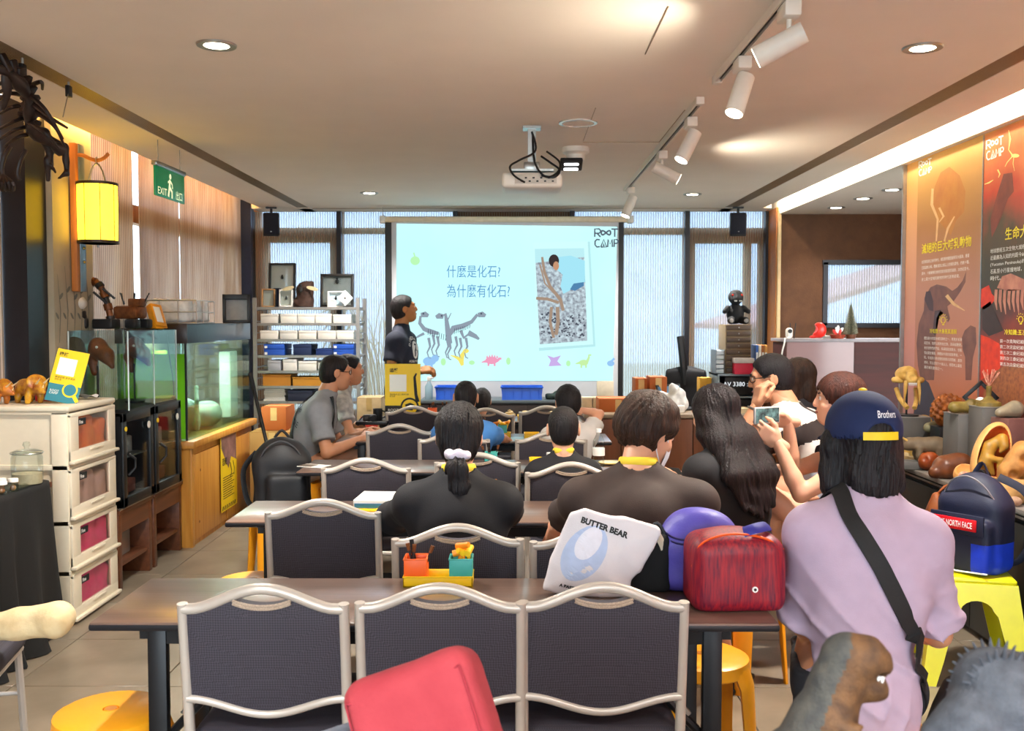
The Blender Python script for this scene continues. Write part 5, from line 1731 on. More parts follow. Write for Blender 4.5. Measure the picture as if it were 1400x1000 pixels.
for k in range(4):
 z0, z1 = zs[k] + 0.012, zs[k + 1] - 0.008
 zc, h = (z0 + z1) / 2, z1 - z0
 d = S()
 d.box((0.0, 0, z1 - 0.012), (0.018, W - 0.02, 0.024), 0.005).box((0.0, 0, z0 + 0.035), (0.018, W - 0.02, 0.07), 0.006)
 for sy in (-1, 1):
  d.box((0.0, sy * (W / 2 - 0.055), zc), (0.016, 0.09, h - 0.01), 0.004)
 d.box((0.012, 0.0, z0 + 0.012), (0.03, W - 0.005, 0.018), 0.006)
 dr = part('drawer', d, m_ivory, t)
 part('drawer_window', bx((0.002, 0, zc + 0.02), (0.004, W - 0.19, h - 0.10)), m_frost, dr)
 part('drawer_pull', bx((0.011, 0.02, z0 + 0.055), (0.012, 0.16, 0.012), 0.004), m_ivory, dr)
 pb = SDF((-0.36, -0.25, z0), (-0.01, 0.25, z1), 0.012)
 for q_ in range(5):
  pb.box((-0.085 - 0.01 * (q_ % 2), -0.15 + 0.075 * q_, z0 + 0.09 + 0.02 * (q_ % 3)), (0.07, 0.055, 0.075 + 0.012 * (q_ % 3)), 0.02, 0.015)
 pb.rough(0.006, 40, k)
 part('pouch_pile', nets_mesh('pouch_pile', [pb]), pouches[k], dr)
 part('sticker', bx((0.0055, -0.135, z1 - 0.052), (0.002, 0.085, 0.034)), m_ink, dr)
 write('Fine', 0.026, m_wpr, dr, (0.0072, -0.172, z1 - 0.061), (R(90), 0, R(90)), bold=0.0006)
TZ = 1.102
t = thing('table_sign', 'slanted yellow and teal acrylic sign on the drawer tower, blank white square', 'sign', (P(82, 545, 4.95).x, 4.95, TZ), R(12))
tilt = Matrix.Rotation(R(-14), 4, 'X') @ Matrix.Rotation(R(12), 4, 'Y')
M4 = lambda x, z, y=0.0: tilt @ Vector((x, y, z))
w_, h_ = 0.168, 0.285
part('acrylic_plate', S().prism([(-w_ / 2, 0), (w_ / 2, 0), (w_ / 2, h_), (-w_ / 2, h_)], lambda u, v: M4(u, v, 0), lambda u, v: M4(u, v, 0.006)), m_acr, t)
part('yellow_sheet', S().prism([(-w_ / 2 + .006, h_ * .34), (w_ / 2 - .006, h_ * .34), (w_ / 2 - .006, h_ - .006), (-w_ / 2 + .006, h_ - .006)], lambda u, v: M4(u, v, -0.0015), lambda u, v: M4(u, v, -0.0005)), m_yel, t)
part('teal_sheet', S().prism([(-w_ / 2 + .006, .006), (w_ / 2 - .006, .006), (w_ / 2 - .006, h_ * .34), (-w_ / 2 + .006, h_ * .34)], lambda u, v: M4(u, v, -0.0015), lambda u, v: M4(u, v, -0.0005)), m_teal, t)
def onsign(me, name, mat, dy=-0.0025, dx=0, dz=0, par=None, xf=None):
 me.transform((xf or tilt) @ Matrix(((1, 0, 0, dx), (0, 0, -1, dy), (0, 1, 0, dz), (0, 0, 0, 1))))
 return link(name, me, mat, par or t)
onsign(flat([[(-0.058, 0.145), (0.03, 0.145), (0.03, 0.235), (-0.058, 0.235)]]), 'blank_square', m_wpr)
onsign(text_mesh('掃描', 0.022, bold=0.0005), 'lettering', m_ink, dx=-0.065, dz=0.245)
onsign(text_mesh('掃描官網 更多資訊\n加好友', 0.012), 'lettering', m_ink, dx=-0.058, dz=0.128)
onsign(flat([ring(0.03, 0.075, 0.038)]), 'magnifier', m_yel)
onsign(flat([ring(0.03, 0.075, 0.030)]), 'magnifier_lens', m_teal, dy=-0.003)
onsign(flat(stroke([(0.055, 0.048), (0.078, 0.02)], 0.018)), 'magnifier_handle', m_yel)
onsign(text_mesh('ROOT\nCAMP', 0.016, lines=0.8), 'lettering', m_wpr, dx=-0.066, dz=0.055)
def quad_figure(name, lab, cat, loc, rz, sc_, mats, horns=True, group=None, frill=True, res=0.004):
 """a four-legged horned dinosaur figurine"""
 t = thing(name, lab, cat, loc, rz, group)
 f = SDF((-0.16, -0.09, -0.005), (0.19, 0.09, 0.16), res)
 f.ell((0, 0, 0.085), (0.080, 0.045, 0.046), 0.02)
 f.ell((-0.05, 0, 0.088), (0.05, 0.04, 0.042), 0.03)
 f.chain([(-0.08, 0, 0.085), (-0.12, 0, 0.065), (-0.155, 0, 0.05)], [0.028, 0.016, 0.005], 0.02)
 for sx, sy in ((0.05, 1), (0.05, -1), (-0.055, 1), (-0.055, -1)):
  f.chain([(sx, sy * 0.03, 0.07), (sx + 0.006, sy * 0.036, 0.035), (sx, sy * 0.036, 0.008)], [0.022, 0.016, 0.015], 0.012)
 f.chain([(0.06, 0, 0.095), (0.10, 0, 0.09), (0.145, 0, 0.07)], [0.035, 0.032, 0.014], 0.02)
 f.plane((0, 0, 0.0), (0, 0, -1))
 b = nets_mesh('body', [f])
 if sc_ != 1:
  b.transform(Matrix.Scale(sc_, 4))
 part('body', b, mats[0], t)
 if frill:
  fr_ = SDF((0.04, -0.09, 0.05), (0.13, 0.09, 0.18), res)
  fr_.ell((0.085, 0, 0.118), (0.012, 0.062, 0.050), 0.01, rot=np.array(Euler((0, R(-25), 0)).to_matrix()))
  m_ = nets_mesh('frill', [fr_])
  m_.transform(Matrix.Scale(sc_, 4))
  part('frill', m_, mats[1], t)
 if horns:
  for y in (-0.02, 0.02):
   hn = S().cyl(Vector((0.112, y, 0.11)) * sc_, Vector((0.165, y * 1.3, 0.145)) * sc_, 0.007 * sc_, 0.001 * sc_, 8)
   part('horn', hn, mats[2], t)
  part('horn', S().cyl(Vector((0.138, 0, 0.085)) * sc_, Vector((0.152, 0, 0.108)) * sc_, 0.006 * sc_, 0.001 * sc_, 8), mats[2], t)
 return t
m_trice = M('red and yellow painted pattern', '#7c2a12', 0.35, scale=26, hex2='#d9a526', var=0)
quad_figure('dinosaur_figurine', 'red and yellow patterned horned dinosaur figurine on the drawer tower', 'figurine', (P(40, 545, 4.98).x, 4.98, TZ), R(-35), 0.92, [m_trice, m_trice, M('bone horn', '#d9c7a0', 0.4)])
quad_figure('dinosaur_figurine', 'orange horned dinosaur figurine half cut by the left edge of the photo', 'figurine', (P(-6, 545, 4.92).x, 4.92, TZ), R(-20), 0.8, [M('orange painted figure', '#a8591c', 0.4, scale=20, hex2='#d98a30'), m_trice, MATS['bone horn']])
p = P(60, 540, 5.10)
solo('gift_box', S().box((0, 0, 0.034), (0.085, 0.07, 0.068), 0.003), M('red card', '#a8241c', 0.5), 'small red card box behind the slanted yellow sign', 'box', (p.x, 5.12, TZ), (0, 0, R(10)))
pp_ = S()
pp_.grid(lambda u, v: (-0.075 + 0.15 * u, -0.06 + 0.12 * v, 0.012 + 0.02 * math.sin(3 * u + 2 * v) + 0.014 * math.sin(9 * u) * v + 0.02 * u * v), 10, 8)
solo('crumpled_papers', pp_, M('translucent white paper', '#dfe0e2', 0.6), 'crumpled white plastic sheet at the right end of the tower top', 'paper', (-2.33, 5.22, TZ), (0, 0, R(15)))
m_cloth = M('black table cloth', '#131211', 0.85, var=0.1, bump=0.05, bscale=200)
t = thing('covered_table', 'table fully draped in black cloth at the left edge, jars on it', 'table', (-2.425, 4.16, 0))
hx, hy = 0.215, 0.50
cl = S()
per = []
K = 120
for i in range(K):
 a = 2 * math.pi * i / K
 ca, sa = math.cos(a), math.sin(a)
 k = 1 / (abs(ca) ** 8 + abs(sa) ** 8) ** (1 / 8)
 per.append((ca * k, sa * k, a))
rows = [(0.0, 0.765), (0.6, 0.765), (0.96, 0.765), (1.0, 0.760), (1.01, 0.74), (1.03, 0.55), (1.05, 0.30), (1.08, 0.06), (1.12, 0.006)]
rg = []
for (f_, z) in rows:
 rr = []
 for (x, y, a) in per:
  fold = max(0, (0.74 - z)) * 0.055 * math.sin(17 * a + 1.2 * math.sin(5 * a)) * (1 if z < 0.74 else 0)
  q_ = 1.0 if f_ <= 1.0 else f_
  rr.append(cl.bm.verts.new((x * (hx * min(f_, 1) + (f_ - 1) * 0.3 * (f_ > 1) + fold), y * (hy * min(f_, 1) + (f_ - 1) * 0.3 * (f_ > 1) + fold), z)))
 rg.append(rr)
for A, B in zip(rg, rg[1:]):
 for i in range(K):
  cl.bm.faces.new((A[i], A[(i + 1) % K], B[(i + 1) % K], B[i]))
part('cloth', cl, m_cloth, t, smooth=60)
part('table_board', bx((0, 0, 0.74), (0.40, 0.96, 0.025)), m_bwood, t)
for x in (-0.17, 0.17):
 for y in (-0.44, 0.44):
  part('leg', S().cyl((x, y, 0), (x, y, 0.73), 0.018), m_leg, t)
m_jar = glass('jar glass', '#f3f8f6', 0.14)
t = thing('glass_jar', 'big lidded glass jar with a round knob on the black cloth', 'jar', (-2.272, 4.50, 0.766))
part('jar_body', S().lathe([(0.0, 0.0), (0.062, 0.0), (0.068, 0.01), (0.068, 0.125), (0.062, 0.138), (0.064, 0.142)], n=28), m_jar, t)
part('lid', S().lathe([(0.069, 0.140), (0.071, 0.148), (0.05, 0.158), (0.012, 0.163), (0.010, 0.170), (0.018, 0.180), (0.014, 0.195), (0.0, 0.198)], n=28), m_jar, t)
part('jar_rim', S().tube([(0.0705 * math.cos(R(15 * k)), 0.0705 * math.sin(R(15 * k)), 0.146) for k in range(24)], 0.002, 6, closed=True), m_chrome, t)
part('sand', S().lathe([(0.0, 0.004), (0.064, 0.004), (0.064, 0.050), (0.0, 0.058)], n=24), M('pale sand', '#bcae90', 0.9, scale=60), t)
t = thing('plate', 'round pale dish under the row of little jars on the black cloth', 'dish', (-2.29, 4.36, 0.766))
part('dish', S().lathe([(0.0, 0.002), (0.07, 0.002), (0.085, 0.010), (0.086, 0.013), (0.068, 0.006), (0.0, 0.006)], n=28), m_jar, t)
cols = ['#7a4326', '#a08a6a', '#8a2f20', '#5d6c70', '#b3924e', '#6b4b38']
v0 = None
for k in range(8):
 x, y = -2.235 - 0.052 * (k % 2) - 0.01 * (k // 2), 4.30 - 0.075 * (k // 2)
 lb = 'tiny white-capped specimen jar, %s from the glass jar, row %s the cloth edge' % (('first', 'second', 'third', 'fourth')[k // 2], ('at', 'behind')[k % 2])
 if v0 is None:
  v0 = thing('specimen_jar', lb, 'jar', (x, y, 0.766), 0, 'tiny specimen jars')
  part('jar_body', S().lathe([(0, 0), (0.021, 0), (0.022, 0.004), (0.022, 0.04), (0.018, 0.045)], n=16), m_jar, v0)
  part('cap', S().lathe([(0.0, 0.058), (0.021, 0.058), (0.022, 0.055), (0.022, 0.043), (0.0, 0.043)], n=16), m_white, v0)
  part('specimen', S().ball((0, 0, 0.016), (0.014, 0.012, 0.013), 8), M('brown specimen', '#7a4326', 0.7, scale=60, hex2='#b0895a'), v0)
 else:
  dup(v0, (x, y, 0.766), R(40 * k), lb)
bf = SDF((-0.26, -0.12, -0.02), (0.26, 0.12, 0.2), 0.008)
bf.chain([(-0.20, 0, 0.075), (-0.08, 0.01, 0.07), (0.08, 0, 0.08), (0.19, 0, 0.085)], [0.055, 0.042, 0.045, 0.056], 0.03)
bf.ell((0.20, 0.03, 0.085), 0.045, 0.02).ell((0.205, -0.03, 0.08), 0.046, 0.02).ell((-0.21, 0.03, 0.07), 0.05, 0.02)
bf.rough(0.003, 40)
bf.plane((0, 0, 0.0), (0, 0, -1))
solo('fossil_bone', nets_mesh('fossil_bone', [bf]), M('cream bone', '#cdb283', 0.75, scale=14, hex2='#e0cda2', bump=0.2, bscale=60), 'long cream fossil bone lying on the chair seat at the lower left edge', 'fossil', (-1.63, 3.0, 0.492), (0, R(-4), R(4)))
for k, (y0, lb) in enumerate(((5.42, 'low open red brown wooden stand beside the drawer tower'), (5.95, 'low open red brown wooden stand next to the pine cabinet'))):
 t = thing('wooden_stand', lb, 'shelf', (-2.23, y0, 0), 0, 'low wooden stands')
 L_ = 0.50
 part('top_board', bx((-0.20, L_ / 2, 0.45), (0.42, L_, 0.03), 0.003), m_bwood, t)
 part('shelf_board', bx((-0.20, L_ / 2, 0.14), (0.38, L_ - 0.06, 0.022)), m_bwood, t)
 part('back_board', bx((-0.38, L_ / 2, 0.24), (0.015, L_ - 0.06, 0.42)), m_bwood, t)
 part('apron', bx((-0.012, L_ / 2, 0.38), (0.022, L_ - 0.08, 0.11)), m_bwood, t)
 for yy in (0.025, L_ - 0.025):
  part('side_panel', bx((-0.20, yy, 0.218), (0.40, 0.045, 0.436), 0.003), m_bwood, t)
 part('metal_trim', bx((0.006, L_ / 2, 0.462), (0.012, L_, 0.012)), m_chrome, t)
t = thing('food_box', 'clear lidded plastic tub with orange contents inside the first stand', 'container', (-2.36, 5.66, 0.152))
part('tub', bx((0, 0, 0.075), (0.13, 0.18, 0.15), 0.012), glass('tub plastic', '#e9e6df', 0.35, 0.2), t)
part('lid', bx((0, 0, 0.158), (0.14, 0.19, 0.018), 0.006), m_white, t)
part('contents', bx((0, 0, 0.05), (0.11, 0.155, 0.085), 0.02), M('orange snack', '#a5531d', 0.7, scale=40, hex2='#c9853d'), t)
for k, (y0, lb) in enumerate(((5.44, 'black dry cabinet with glass door beside the drawer tower'), (5.93, 'black dry cabinet with glass door next to the green aquarium'))):
 t = thing('dry_cabinet', lb, 'cabinet', (-2.22, y0, 0.467), 0, 'black dry cabinets')
 w_, h_ = 0.455, 0.535
 cb = S()
 cb.box((-0.36, w_ / 2, h_ / 2), (0.01, w_, h_)).box((-0.18, 0.006, h_ / 2), (0.36, 0.012, h_)).box((-0.18, w_ - 0.006, h_ / 2), (0.36, 0.012, h_))
 cb.box((-0.18, w_ / 2, 0.02), (0.36, w_, 0.04)).box((-0.18, w_ / 2, h_ - 0.008), (0.36, w_, 0.016))
 part('body', cb, m_black, t)
 dr = S()
 for yy in (0.025, w_ - 0.025):
  dr.box((0.008, yy, h_ / 2), (0.02, 0.05, h_), 0.004)
 for zz in (0.03, h_ - 0.025):
  dr.box((0.008, w_ / 2, zz), (0.02, w_, 0.055), 0.004)
 d_ = part('door', dr, m_black, t)
 part('door_pane', bx((0.006, w_ / 2, h_ / 2), (0.004, w_ - 0.09, h_ - 0.1)), m_glass, d_)
 part('door_handle', S().tube([(0.02, 0.06, 0.30), (0.05, 0.085, 0.27), (0.05, 0.085, 0.22), (0.02, 0.06, 0.18)], 0.008, 8), m_black, d_)
 part('lock', S().cyl((0.018, 0.035, h_ - 0.09), (0.022, 0.035, h_ - 0.09), 0.014), m_yel, d_)
 part('dial', S().cyl((0.018, w_ - 0.075, h_ - 0.10), (0.021, w_ - 0.075, h_ - 0.10), 0.022), m_white, d_)
 part('inner_shelf', bx((-0.18, w_ / 2, 0.27), (0.32, w_ - 0.04, 0.008)), m_chrome, t)
 for j, (yy, zz, c_, dd) in enumerate(((0.12, 0.042, '#6a3a22', (0.10, 0.12, 0.11)), (0.30, 0.042, '#8b4a3a', (0.12, 0.14, 0.08)), (0.13, 0.275, '#8d7d5a', (0.10, 0.10, 0.13)), (0.31, 0.275, '#c9c4b8', (0.09, 0.11, 0.10)))):
  part('stored_box', bx((-0.12, yy, zz + dd[2] / 2), dd, 0.01), M('box %d' % j, c_, 0.6, scale=20, var=0.2), t)
t = thing('display_case', 'clear acrylic case with two brown bird heads above the dry cabinets', 'display case', (-2.363, 5.90, 1.004))
hx, hy, hz = 0.168, 0.39, 0.45
part('base', bx((0, 0, 0.008), (2 * hx, 2 * hy, 0.016)), m_black, t)
for sx in (-1, 1):
 part('side_pane', bx((sx * hx, 0, hz / 2 + 0.01), (0.004, 2 * hy, hz)), m_acr, t)
for sy in (-1, 1):
 part('end_pane', bx((0, sy * hy, hz / 2 + 0.01), (2 * hx, 0.004, hz)), m_acr, t)
part('top_pane', bx((0, 0, hz + 0.012), (2 * hx, 2 * hy, 0.004)), m_acr, t)
m_edge_a = M('bright acrylic edge', '#d7e2e2', 0.2)
for sx in (-1, 1):
 for y in (-hy, 0.0, hy):
  part('edge_strip', bx((sx * hx, y, hz / 2 + 0.01), (0.006, 0.006, hz)), m_edge_a, t)
m_bird = M('glossy brown model', '#4b2413', 0.3, scale=14, hex2='#8a4a24')
for k, (x, y, fl) in enumerate(((-0.06, -0.22, 1), (0.03, 0.10, 1))):
 t = thing('bird_model', ('brown wide-billed bird head on a rod, left one in the acrylic case', 'dark brown bird head on a rod, right one in the acrylic case')[k], 'model', (-2.375 + x, 5.90 + y, 1.02), R(-20))
 f = SDF((-0.15, -0.1, 0.1), (0.2, 0.1, 0.46), 0.006)
 f.ell((0, 0, 0.34), (0.055, 0.045, 0.065), 0.02)
 f.chain([(0.0, 0, 0.34), (0.06, 0, 0.30), (0.10, 0, 0.235)], [0.05, 0.042, 0.014], 0.02)
 f.chain([(-0.01, 0, 0.36), (-0.05, 0, 0.28), (-0.03, 0, 0.20)], [0.035, 0.028, 0.02], 0.02)
 part('head', nets_mesh('head', [f]), m_bird, t)
 part('eye', S().ball((0.03, -0.046, 0.35), 0.008, 8), m_wpr, t)
 part('rod', S().cyl((-0.01, 0, 0.0), (-0.01, 0, 0.24), 0.006), m_black, t)
 part('stand', S().cyl((-0.01, 0, 0), (-0.01, 0, 0.012), 0.06, n=20), m_black, t)
t = thing('aquarium_cabinet', 'orange pine plywood cabinet under the big aquarium, yellow poster on its side', 'cabinet', (-2.17, 6.47, 0))
L_ = 1.53
part('carcass', bx((-0.24, L_ / 2, 0.335), (0.46, L_ - 0.01, 0.67)), m_pine, t)
part('top_slab', bx((-0.23, L_ / 2, 0.695), (0.52, L_ + 0.05, 0.05), 0.008), m_pine, t)
for y0, y1 in ((0.06, 0.76), (0.78, 1.47)):
 part('door', bx((-0.004, (y0 + y1) / 2, 0.33), (0.016, y1 - y0, 0.58), 0.003), m_pine, t)
for z in (0.15, 0.5):
 for y in (0.13, 0.7):
  part('knot', S().cyl((0.004, y + z * 0.1, z), (0.0047, y + z * 0.1, z), 0.010), M('wood knot', '#7d4a18', 0.6), t)
part('corner_post', bx((-0.006, 0.025, 0.335), (0.02, 0.045, 0.67), 0.003), m_pine, t)
t = thing('dinosaur_poster', 'narrow yellow poster taped on the pine cabinet side', 'poster', (-2.157, 7.28, 0.40), R(90))
part('sheet', bx((0, 0, 0), (0.40, 0.003, 0.57)), m_yel, t)
ph = flat([[(-0.19, 0.275), (0.19, 0.275), (0.19, 0.06), (0.05, 0.10), (-0.02, 0.02), (-0.19, 0.19)]])
link('photo_panel', ph, M('dusky print', '#5b3b38', 0.5, scale=8, hex2='#a57a74'), t, (0, -0.0025, 0), (R(90), 0, 0))
link('silhouette', flat(stroke([(0.02, 0.06), (0.06, -0.01), (0.03, -0.06)], 0.014) + stroke([(0.10, 0.06), (0.13, 0.0), (0.12, -0.05)], 0.012)), m_ink, t, (0, -0.003, 0), (R(90), 0, 0))
write('恐龍', 0.06, m_ink, t, (-0.17, -0.003, 0.06), (R(90), 0, 0), bold=0.001)
for k in range(10):
 link('text_line', flat([[(-0.16, 0), (0.12 - 0.03 * (k % 3), 0), (0.12 - 0.03 * (k % 3), 0.006), (-0.16, 0.006)]]), m_ink, t, (0, -0.003, -0.04 - 0.017 * k), (R(90), 0, 0))
link('stripe_footer', flat([[(-0.19 + 0.05 * k, -0.275), (-0.165 + 0.05 * k, -0.275), (-0.145 + 0.05 * k, -0.245), (-0.17 + 0.05 * k, -0.245)] for k in range(7)]), m_ink, t, (0, -0.003, 0), (R(90), 0, 0))
t = thing('aquarium', 'big glass aquarium with green back and dark lid on the pine cabinet', 'aquarium', (-2.19, 6.47, 0.721))
D_, H_ = 0.46, 0.66
m_aq = glass('aquarium glass', '#eaf7f0', 0.1)
m_green_b = glass('green algae film', '#b9dc52', 0.9, 0.3)
lamp('aquarium_fill', 'AREA', (-2.42, 7.2, 1.375), 14, (0.92, 1.0, 0.93), 1.2, 0.25, (-2.42, 7.2, 0))  # fill light added under the lid to brighten the tank inside
part('front_pane', bx((-0.004, L_ / 2, H_ / 2), (0.008, L_, H_)), m_aq, t)
part('back_pane', bx((-D_ + 0.004, L_ / 2, H_ / 2), (0.008, L_, H_)), m_aq, t)
for y in (0.004, L_ - 0.004):
 part('end_pane', bx((-D_ / 2, y, H_ / 2), (D_ - 0.018, 0.008, H_)), m_aq, t)
part('floor_pane', bx((-D_ / 2, L_ / 2, 0.005), (D_, L_, 0.01)), m_aq, t)
part('green_back', bx((-D_ + 0.02, 0.44, 0.295), (0.008, 0.84, 0.57)), m_green_b, t)
part('green_divider', bx((-D_ / 2, 0.03, 0.295), (D_ - 0.03, 0.006, 0.57)), m_green_b, t)
for x in (-0.006, -D_ + 0.006):
 part('silicone_seam', bx((x, 0.006, H_ / 2), (0.013, 0.013, H_)), m_black, t)
part('white_filter', bx((-0.10, 1.28, 0.30), (0.09, 0.20, 0.52), 0.01), M('pale plastic', '#d7e6d8', 0.5), t)
rk = SDF((-0.45, 0.3, 0.0), (-0.02, 1.3, 0.5), 0.012)
rk.ell((-0.20, 0.55, 0.08), (0.10, 0.12, 0.16), 0.03).ell((-0.15, 0.85, 0.10), (0.12, 0.14, 0.10), 0.03).box((-0.10, 0.50, 0.16), (0.012, 0.10, 0.15), 0.01, rot=np.array(Euler((R(30), 0, R(20))).to_matrix()))
rk.rough(0.008, 24).plane((0, 0, 0.011), (0, 0, -1))
part('rockwork', nets_mesh('rockwork', [rk]), M('teal grey rock', '#6f9088', 0.7, scale=8, hex2='#a4b49c'), t)
m_lid = M('dark brown aquarium lid', '#2c1a14', 0.35)
part('lid_end', bx((-D_ / 2, -0.004, H_ + 0.055), (D_ + 0.02, 0.014, 0.13), 0.002), m_lid, t)
part('lid_front', bx((0.002, L_ / 2, H_ + 0.055), (0.012, L_ + 0.02, 0.13), 0.002), M('blue reflection lid', '#3c4d5c', 0.3), t)  # bluish reflection on the lid's long side, painted as its colour
part('lid_top', bx((-D_ / 2, L_ / 2, H_ + 0.115), (D_, L_, 0.01)), m_lid, t)
part('cable', S().tube(spline([(-0.12, -0.015, H_ + 0.05), (-0.10, -0.03, 0.55), (-0.08, -0.03, 0.42), (-0.075, -0.03, 0.30)], 6), 0.004, 6), m_black, t)
part('plug', bx((-0.075, -0.035, 0.275), (0.028, 0.02, 0.06), 0.004), m_black, t)
t = thing('wire_crate', 'grey wire crate of bubble-wrapped packs on the aquarium lid', 'crate', (-2.34, 6.78, 1.503), R(4))
ww, dd, hh = 0.36, 0.50, 0.155
wg = None
for z in (0.004, hh / 2, hh):
 part('wire', S().tube([(-ww / 2, -dd / 2, z), (ww / 2, -dd / 2, z), (ww / 2, dd / 2, z), (-ww / 2, dd / 2, z)], 0.004, 6, closed=True), m_chrome, t)
for x in (-ww / 2, -ww / 6, ww / 6, ww / 2):
 for y in (-dd / 2, dd / 2):
  part('wire', S().cyl((x, y, 0), (x, y, hh), 0.0035, n=6), m_chrome, t)
for y in (-dd / 6, dd / 6):
 part('wire', S().cyl((ww / 2, y, 0), (ww / 2, y, hh), 0.0035, n=6), m_chrome, t)
m_wrap = glass('bubble wrap', '#eceff0', 0.6, 0.3)
for k in range(3):
 f = SDF((-0.18, -0.25, 0.0), (0.18, 0.25, 0.19), 0.010)
 f.box((-0.02 + 0.02 * k, -0.15 + 0.15 * k, 0.085), (0.14, 0.07, 0.08), 0.03)
 f.rough(0.006, 60, k)
 part('wrapped_pack', nets_mesh('wrapped_pack', [f]), M('white wrap', '#cfd2d2', 0.4, scale=40, hex2='#e6e6e4'), t)
t = thing('card_reader', 'tilted yellow handheld device on the acrylic case', 'device', (-2.27, 6.16, 1.474), R(-25))
part('case', bx((0, 0, 0.075), (0.05, 0.09, 0.16), 0.008, (R(-8), R(-28), 0)), M('orange yellow case', '#e0951c', 0.4), t)
part('screen', bx((0.024, -0.008, 0.088), (0.004, 0.05, 0.11), 0.002, (R(-8), R(-28), 0)), m_wpr, t)
part('foot', bx((-0.02, 0, 0.006), (0.13, 0.10, 0.012), 0.004), MATS['orange yellow case'], t)
m_gun = M('gunmetal', '#2b2a2c', 0.4, metal=0.4)
m_copp = M('rusty copper', '#5a3018', 0.45, metal=0.4, scale=30, hex2='#8a5228')
m_shell = M('worn white shell', '#c9c5bd', 0.4, scale=20, hex2='#e2e0da')
t = thing('model_robot', 'white-shelled mechanical walker model with gun barrels on the acrylic case', 'model', (-2.60, 5.72, 1.474), R(-12))
f = SDF((-0.12, -0.12, 0.06), (0.12, 0.12, 0.24), 0.006)
f.ell((0, 0, 0.15), (0.085, 0.075, 0.048), 0.02).box((0, 0, 0.185), (0.05, 0.045, 0.03), 0.02, 0.02)
part('shell', nets_mesh('shell', [f]), m_shell, t)
part('chassis', S().box((0, 0, 0.085), (0.12, 0.10, 0.05), 0.01), m_gun, t)
for sy in (-1, 1):
 part('track', S().box((0, sy * 0.05, 0.035), (0.13, 0.045, 0.07), 0.02, seg=3), m_gun, t)
 part('barrel', S().cyl((-0.05, sy * 0.03, 0.13), (-0.19, sy * 0.035, 0.135), 0.007), m_gun, t)
part('turret', S().box((0.01, 0, 0.225), (0.06, 0.06, 0.03), 0.01).cyl((0, 0, 0.23), (-0.04, -0.03, 0.30), 0.009), m_gun, t)
t = thing('model_robot', 'rusty jointed mechanical arm curling above the white walker model', 'model', (-2.48, 5.86, 1.474), R(-8))
part('base', S().box((0.02, 0, 0.03), (0.13, 0.10, 0.06), 0.01), m_gun, t)
pts = spline([(0.05, 0, 0.05), (0.03, 0, 0.15), (-0.01, 0, 0.25), (-0.06, 0, 0.285), (-0.10, 0, 0.24), (-0.11, 0, 0.20)], 3)
for i, p in enumerate(pts[:-1]):
 nx = pts[i + 1]
 part('arm_joint', S().cyl(p, nx, 0.019 if i % 2 else 0.026, n=10), m_copp if i % 3 else m_gun, t)
for k in (0, 1):
 part('barrel', S().cyl((0.04 + 0.05 * k, -0.02, 0.15 + 0.03 * k), (-0.03 + 0.06 * k, -0.05, 0.22 + 0.02 * k), 0.007), m_gun, t)
t = thing('model_crawler', 'dark bristly mechanical crawler model with striped feet on the acrylic case', 'model', (-2.38, 6.02, 1.474), R(-15))
part('hull', S().box((0, 0, 0.10), (0.17, 0.12, 0.08), 0.02).box((0.05, 0, 0.16), (0.08, 0.08, 0.05), 0.01), m_copp, t)
for k in range(4):
 sx, sy = (1, -1, 1, -1)[k], (1, 1, -1, -1)[k]
 part('foot', S().box((sx * 0.06, sy * 0.06, 0.03), (0.08, 0.06, 0.06), 0.014), m_shell if k % 2 else m_gun, t)
for k in range(5):
 part('spike', S().cyl((-0.06 + 0.035 * k, 0.02 * (-1) ** k, 0.15), (-0.09 + 0.05 * k, 0.04 * (-1) ** k, 0.22), 0.006, 0.003, 8), m_gun, t)
px_ = WL + 0.165
t = thing('lantern', 'glowing yellow drum lantern hung from a curved wooden arm on the pier', 'lamp', (-2.39, 5.60, 1.962))
m_shade = M('glowing lantern paper', '#ffc928', 0.6, var=0.04, emit=2.2)
m_rim = M('dark lantern rim', '#3c2a1a', 0.5)
part('shade', S().lathe([(0.106, 0.018), (0.108, 0.10), (0.109, 0.18), (0.108, 0.335)], n=36), m_shade, t)
for z in (0.009, 0.338):
 part('rim', S().lathe([(0.100, z - 0.008), (0.113, z - 0.008), (0.113, z + 0.008), (0.100, z + 0.008), (0.100, z - 0.008)], n=36), m_rim, t)
for k in range(8):
 a = R(45 * k - 105)
 part('rib', S().cyl((0.110 * math.cos(a), 0.110 * math.sin(a), 0.01), (0.110 * math.cos(a), 0.110 * math.sin(a), 0.34), 0.0022, n=6), m_rim, t)
part('diffuser_disc', S().cyl((0, 0, 0.012), (0, 0, 0.016), 0.10, n=28), emission('lantern bottom glow', '#ffe6a0', 3.0), t)
part('finial', S().ball((0, 0, -0.012), 0.009, 8), m_chrome, t)
part('hanger', S().tube(spline([(0.05, 0, 0.345), (0.03, 0, 0.42), (0.0, 0, 0.455), (-0.03, 0, 0.42), (-0.05, 0, 0.345)], 6), 0.005, 6).tube([(0, 0.012 * math.cos(R(30 * k)), 0.475 + 0.018 * math.sin(R(30 * k))) for k in range(12)], 0.003, 6, closed=True), m_chrome, t)
lamp('lantern_lamp', 'POINT', (-2.39, 5.60, 2.13), 42, (1.0, 0.62, 0.18), 0.05)
t = thing('lantern_bracket', 'tall wooden board with steel face and curved arm on the pier, holding the lantern', 'bracket', (px_, 5.62, 1.70))
part('board', bx((0.02, -0.015, 0.41), (0.035, 0.075, 0.84), 0.003), m_brown, t)
part('steel_face', bx((0.041, 0.016, 0.41), (0.006, 0.075, 0.84), 0.002), M('steel strap', '#77828a', 0.35, metal=0.6), t)
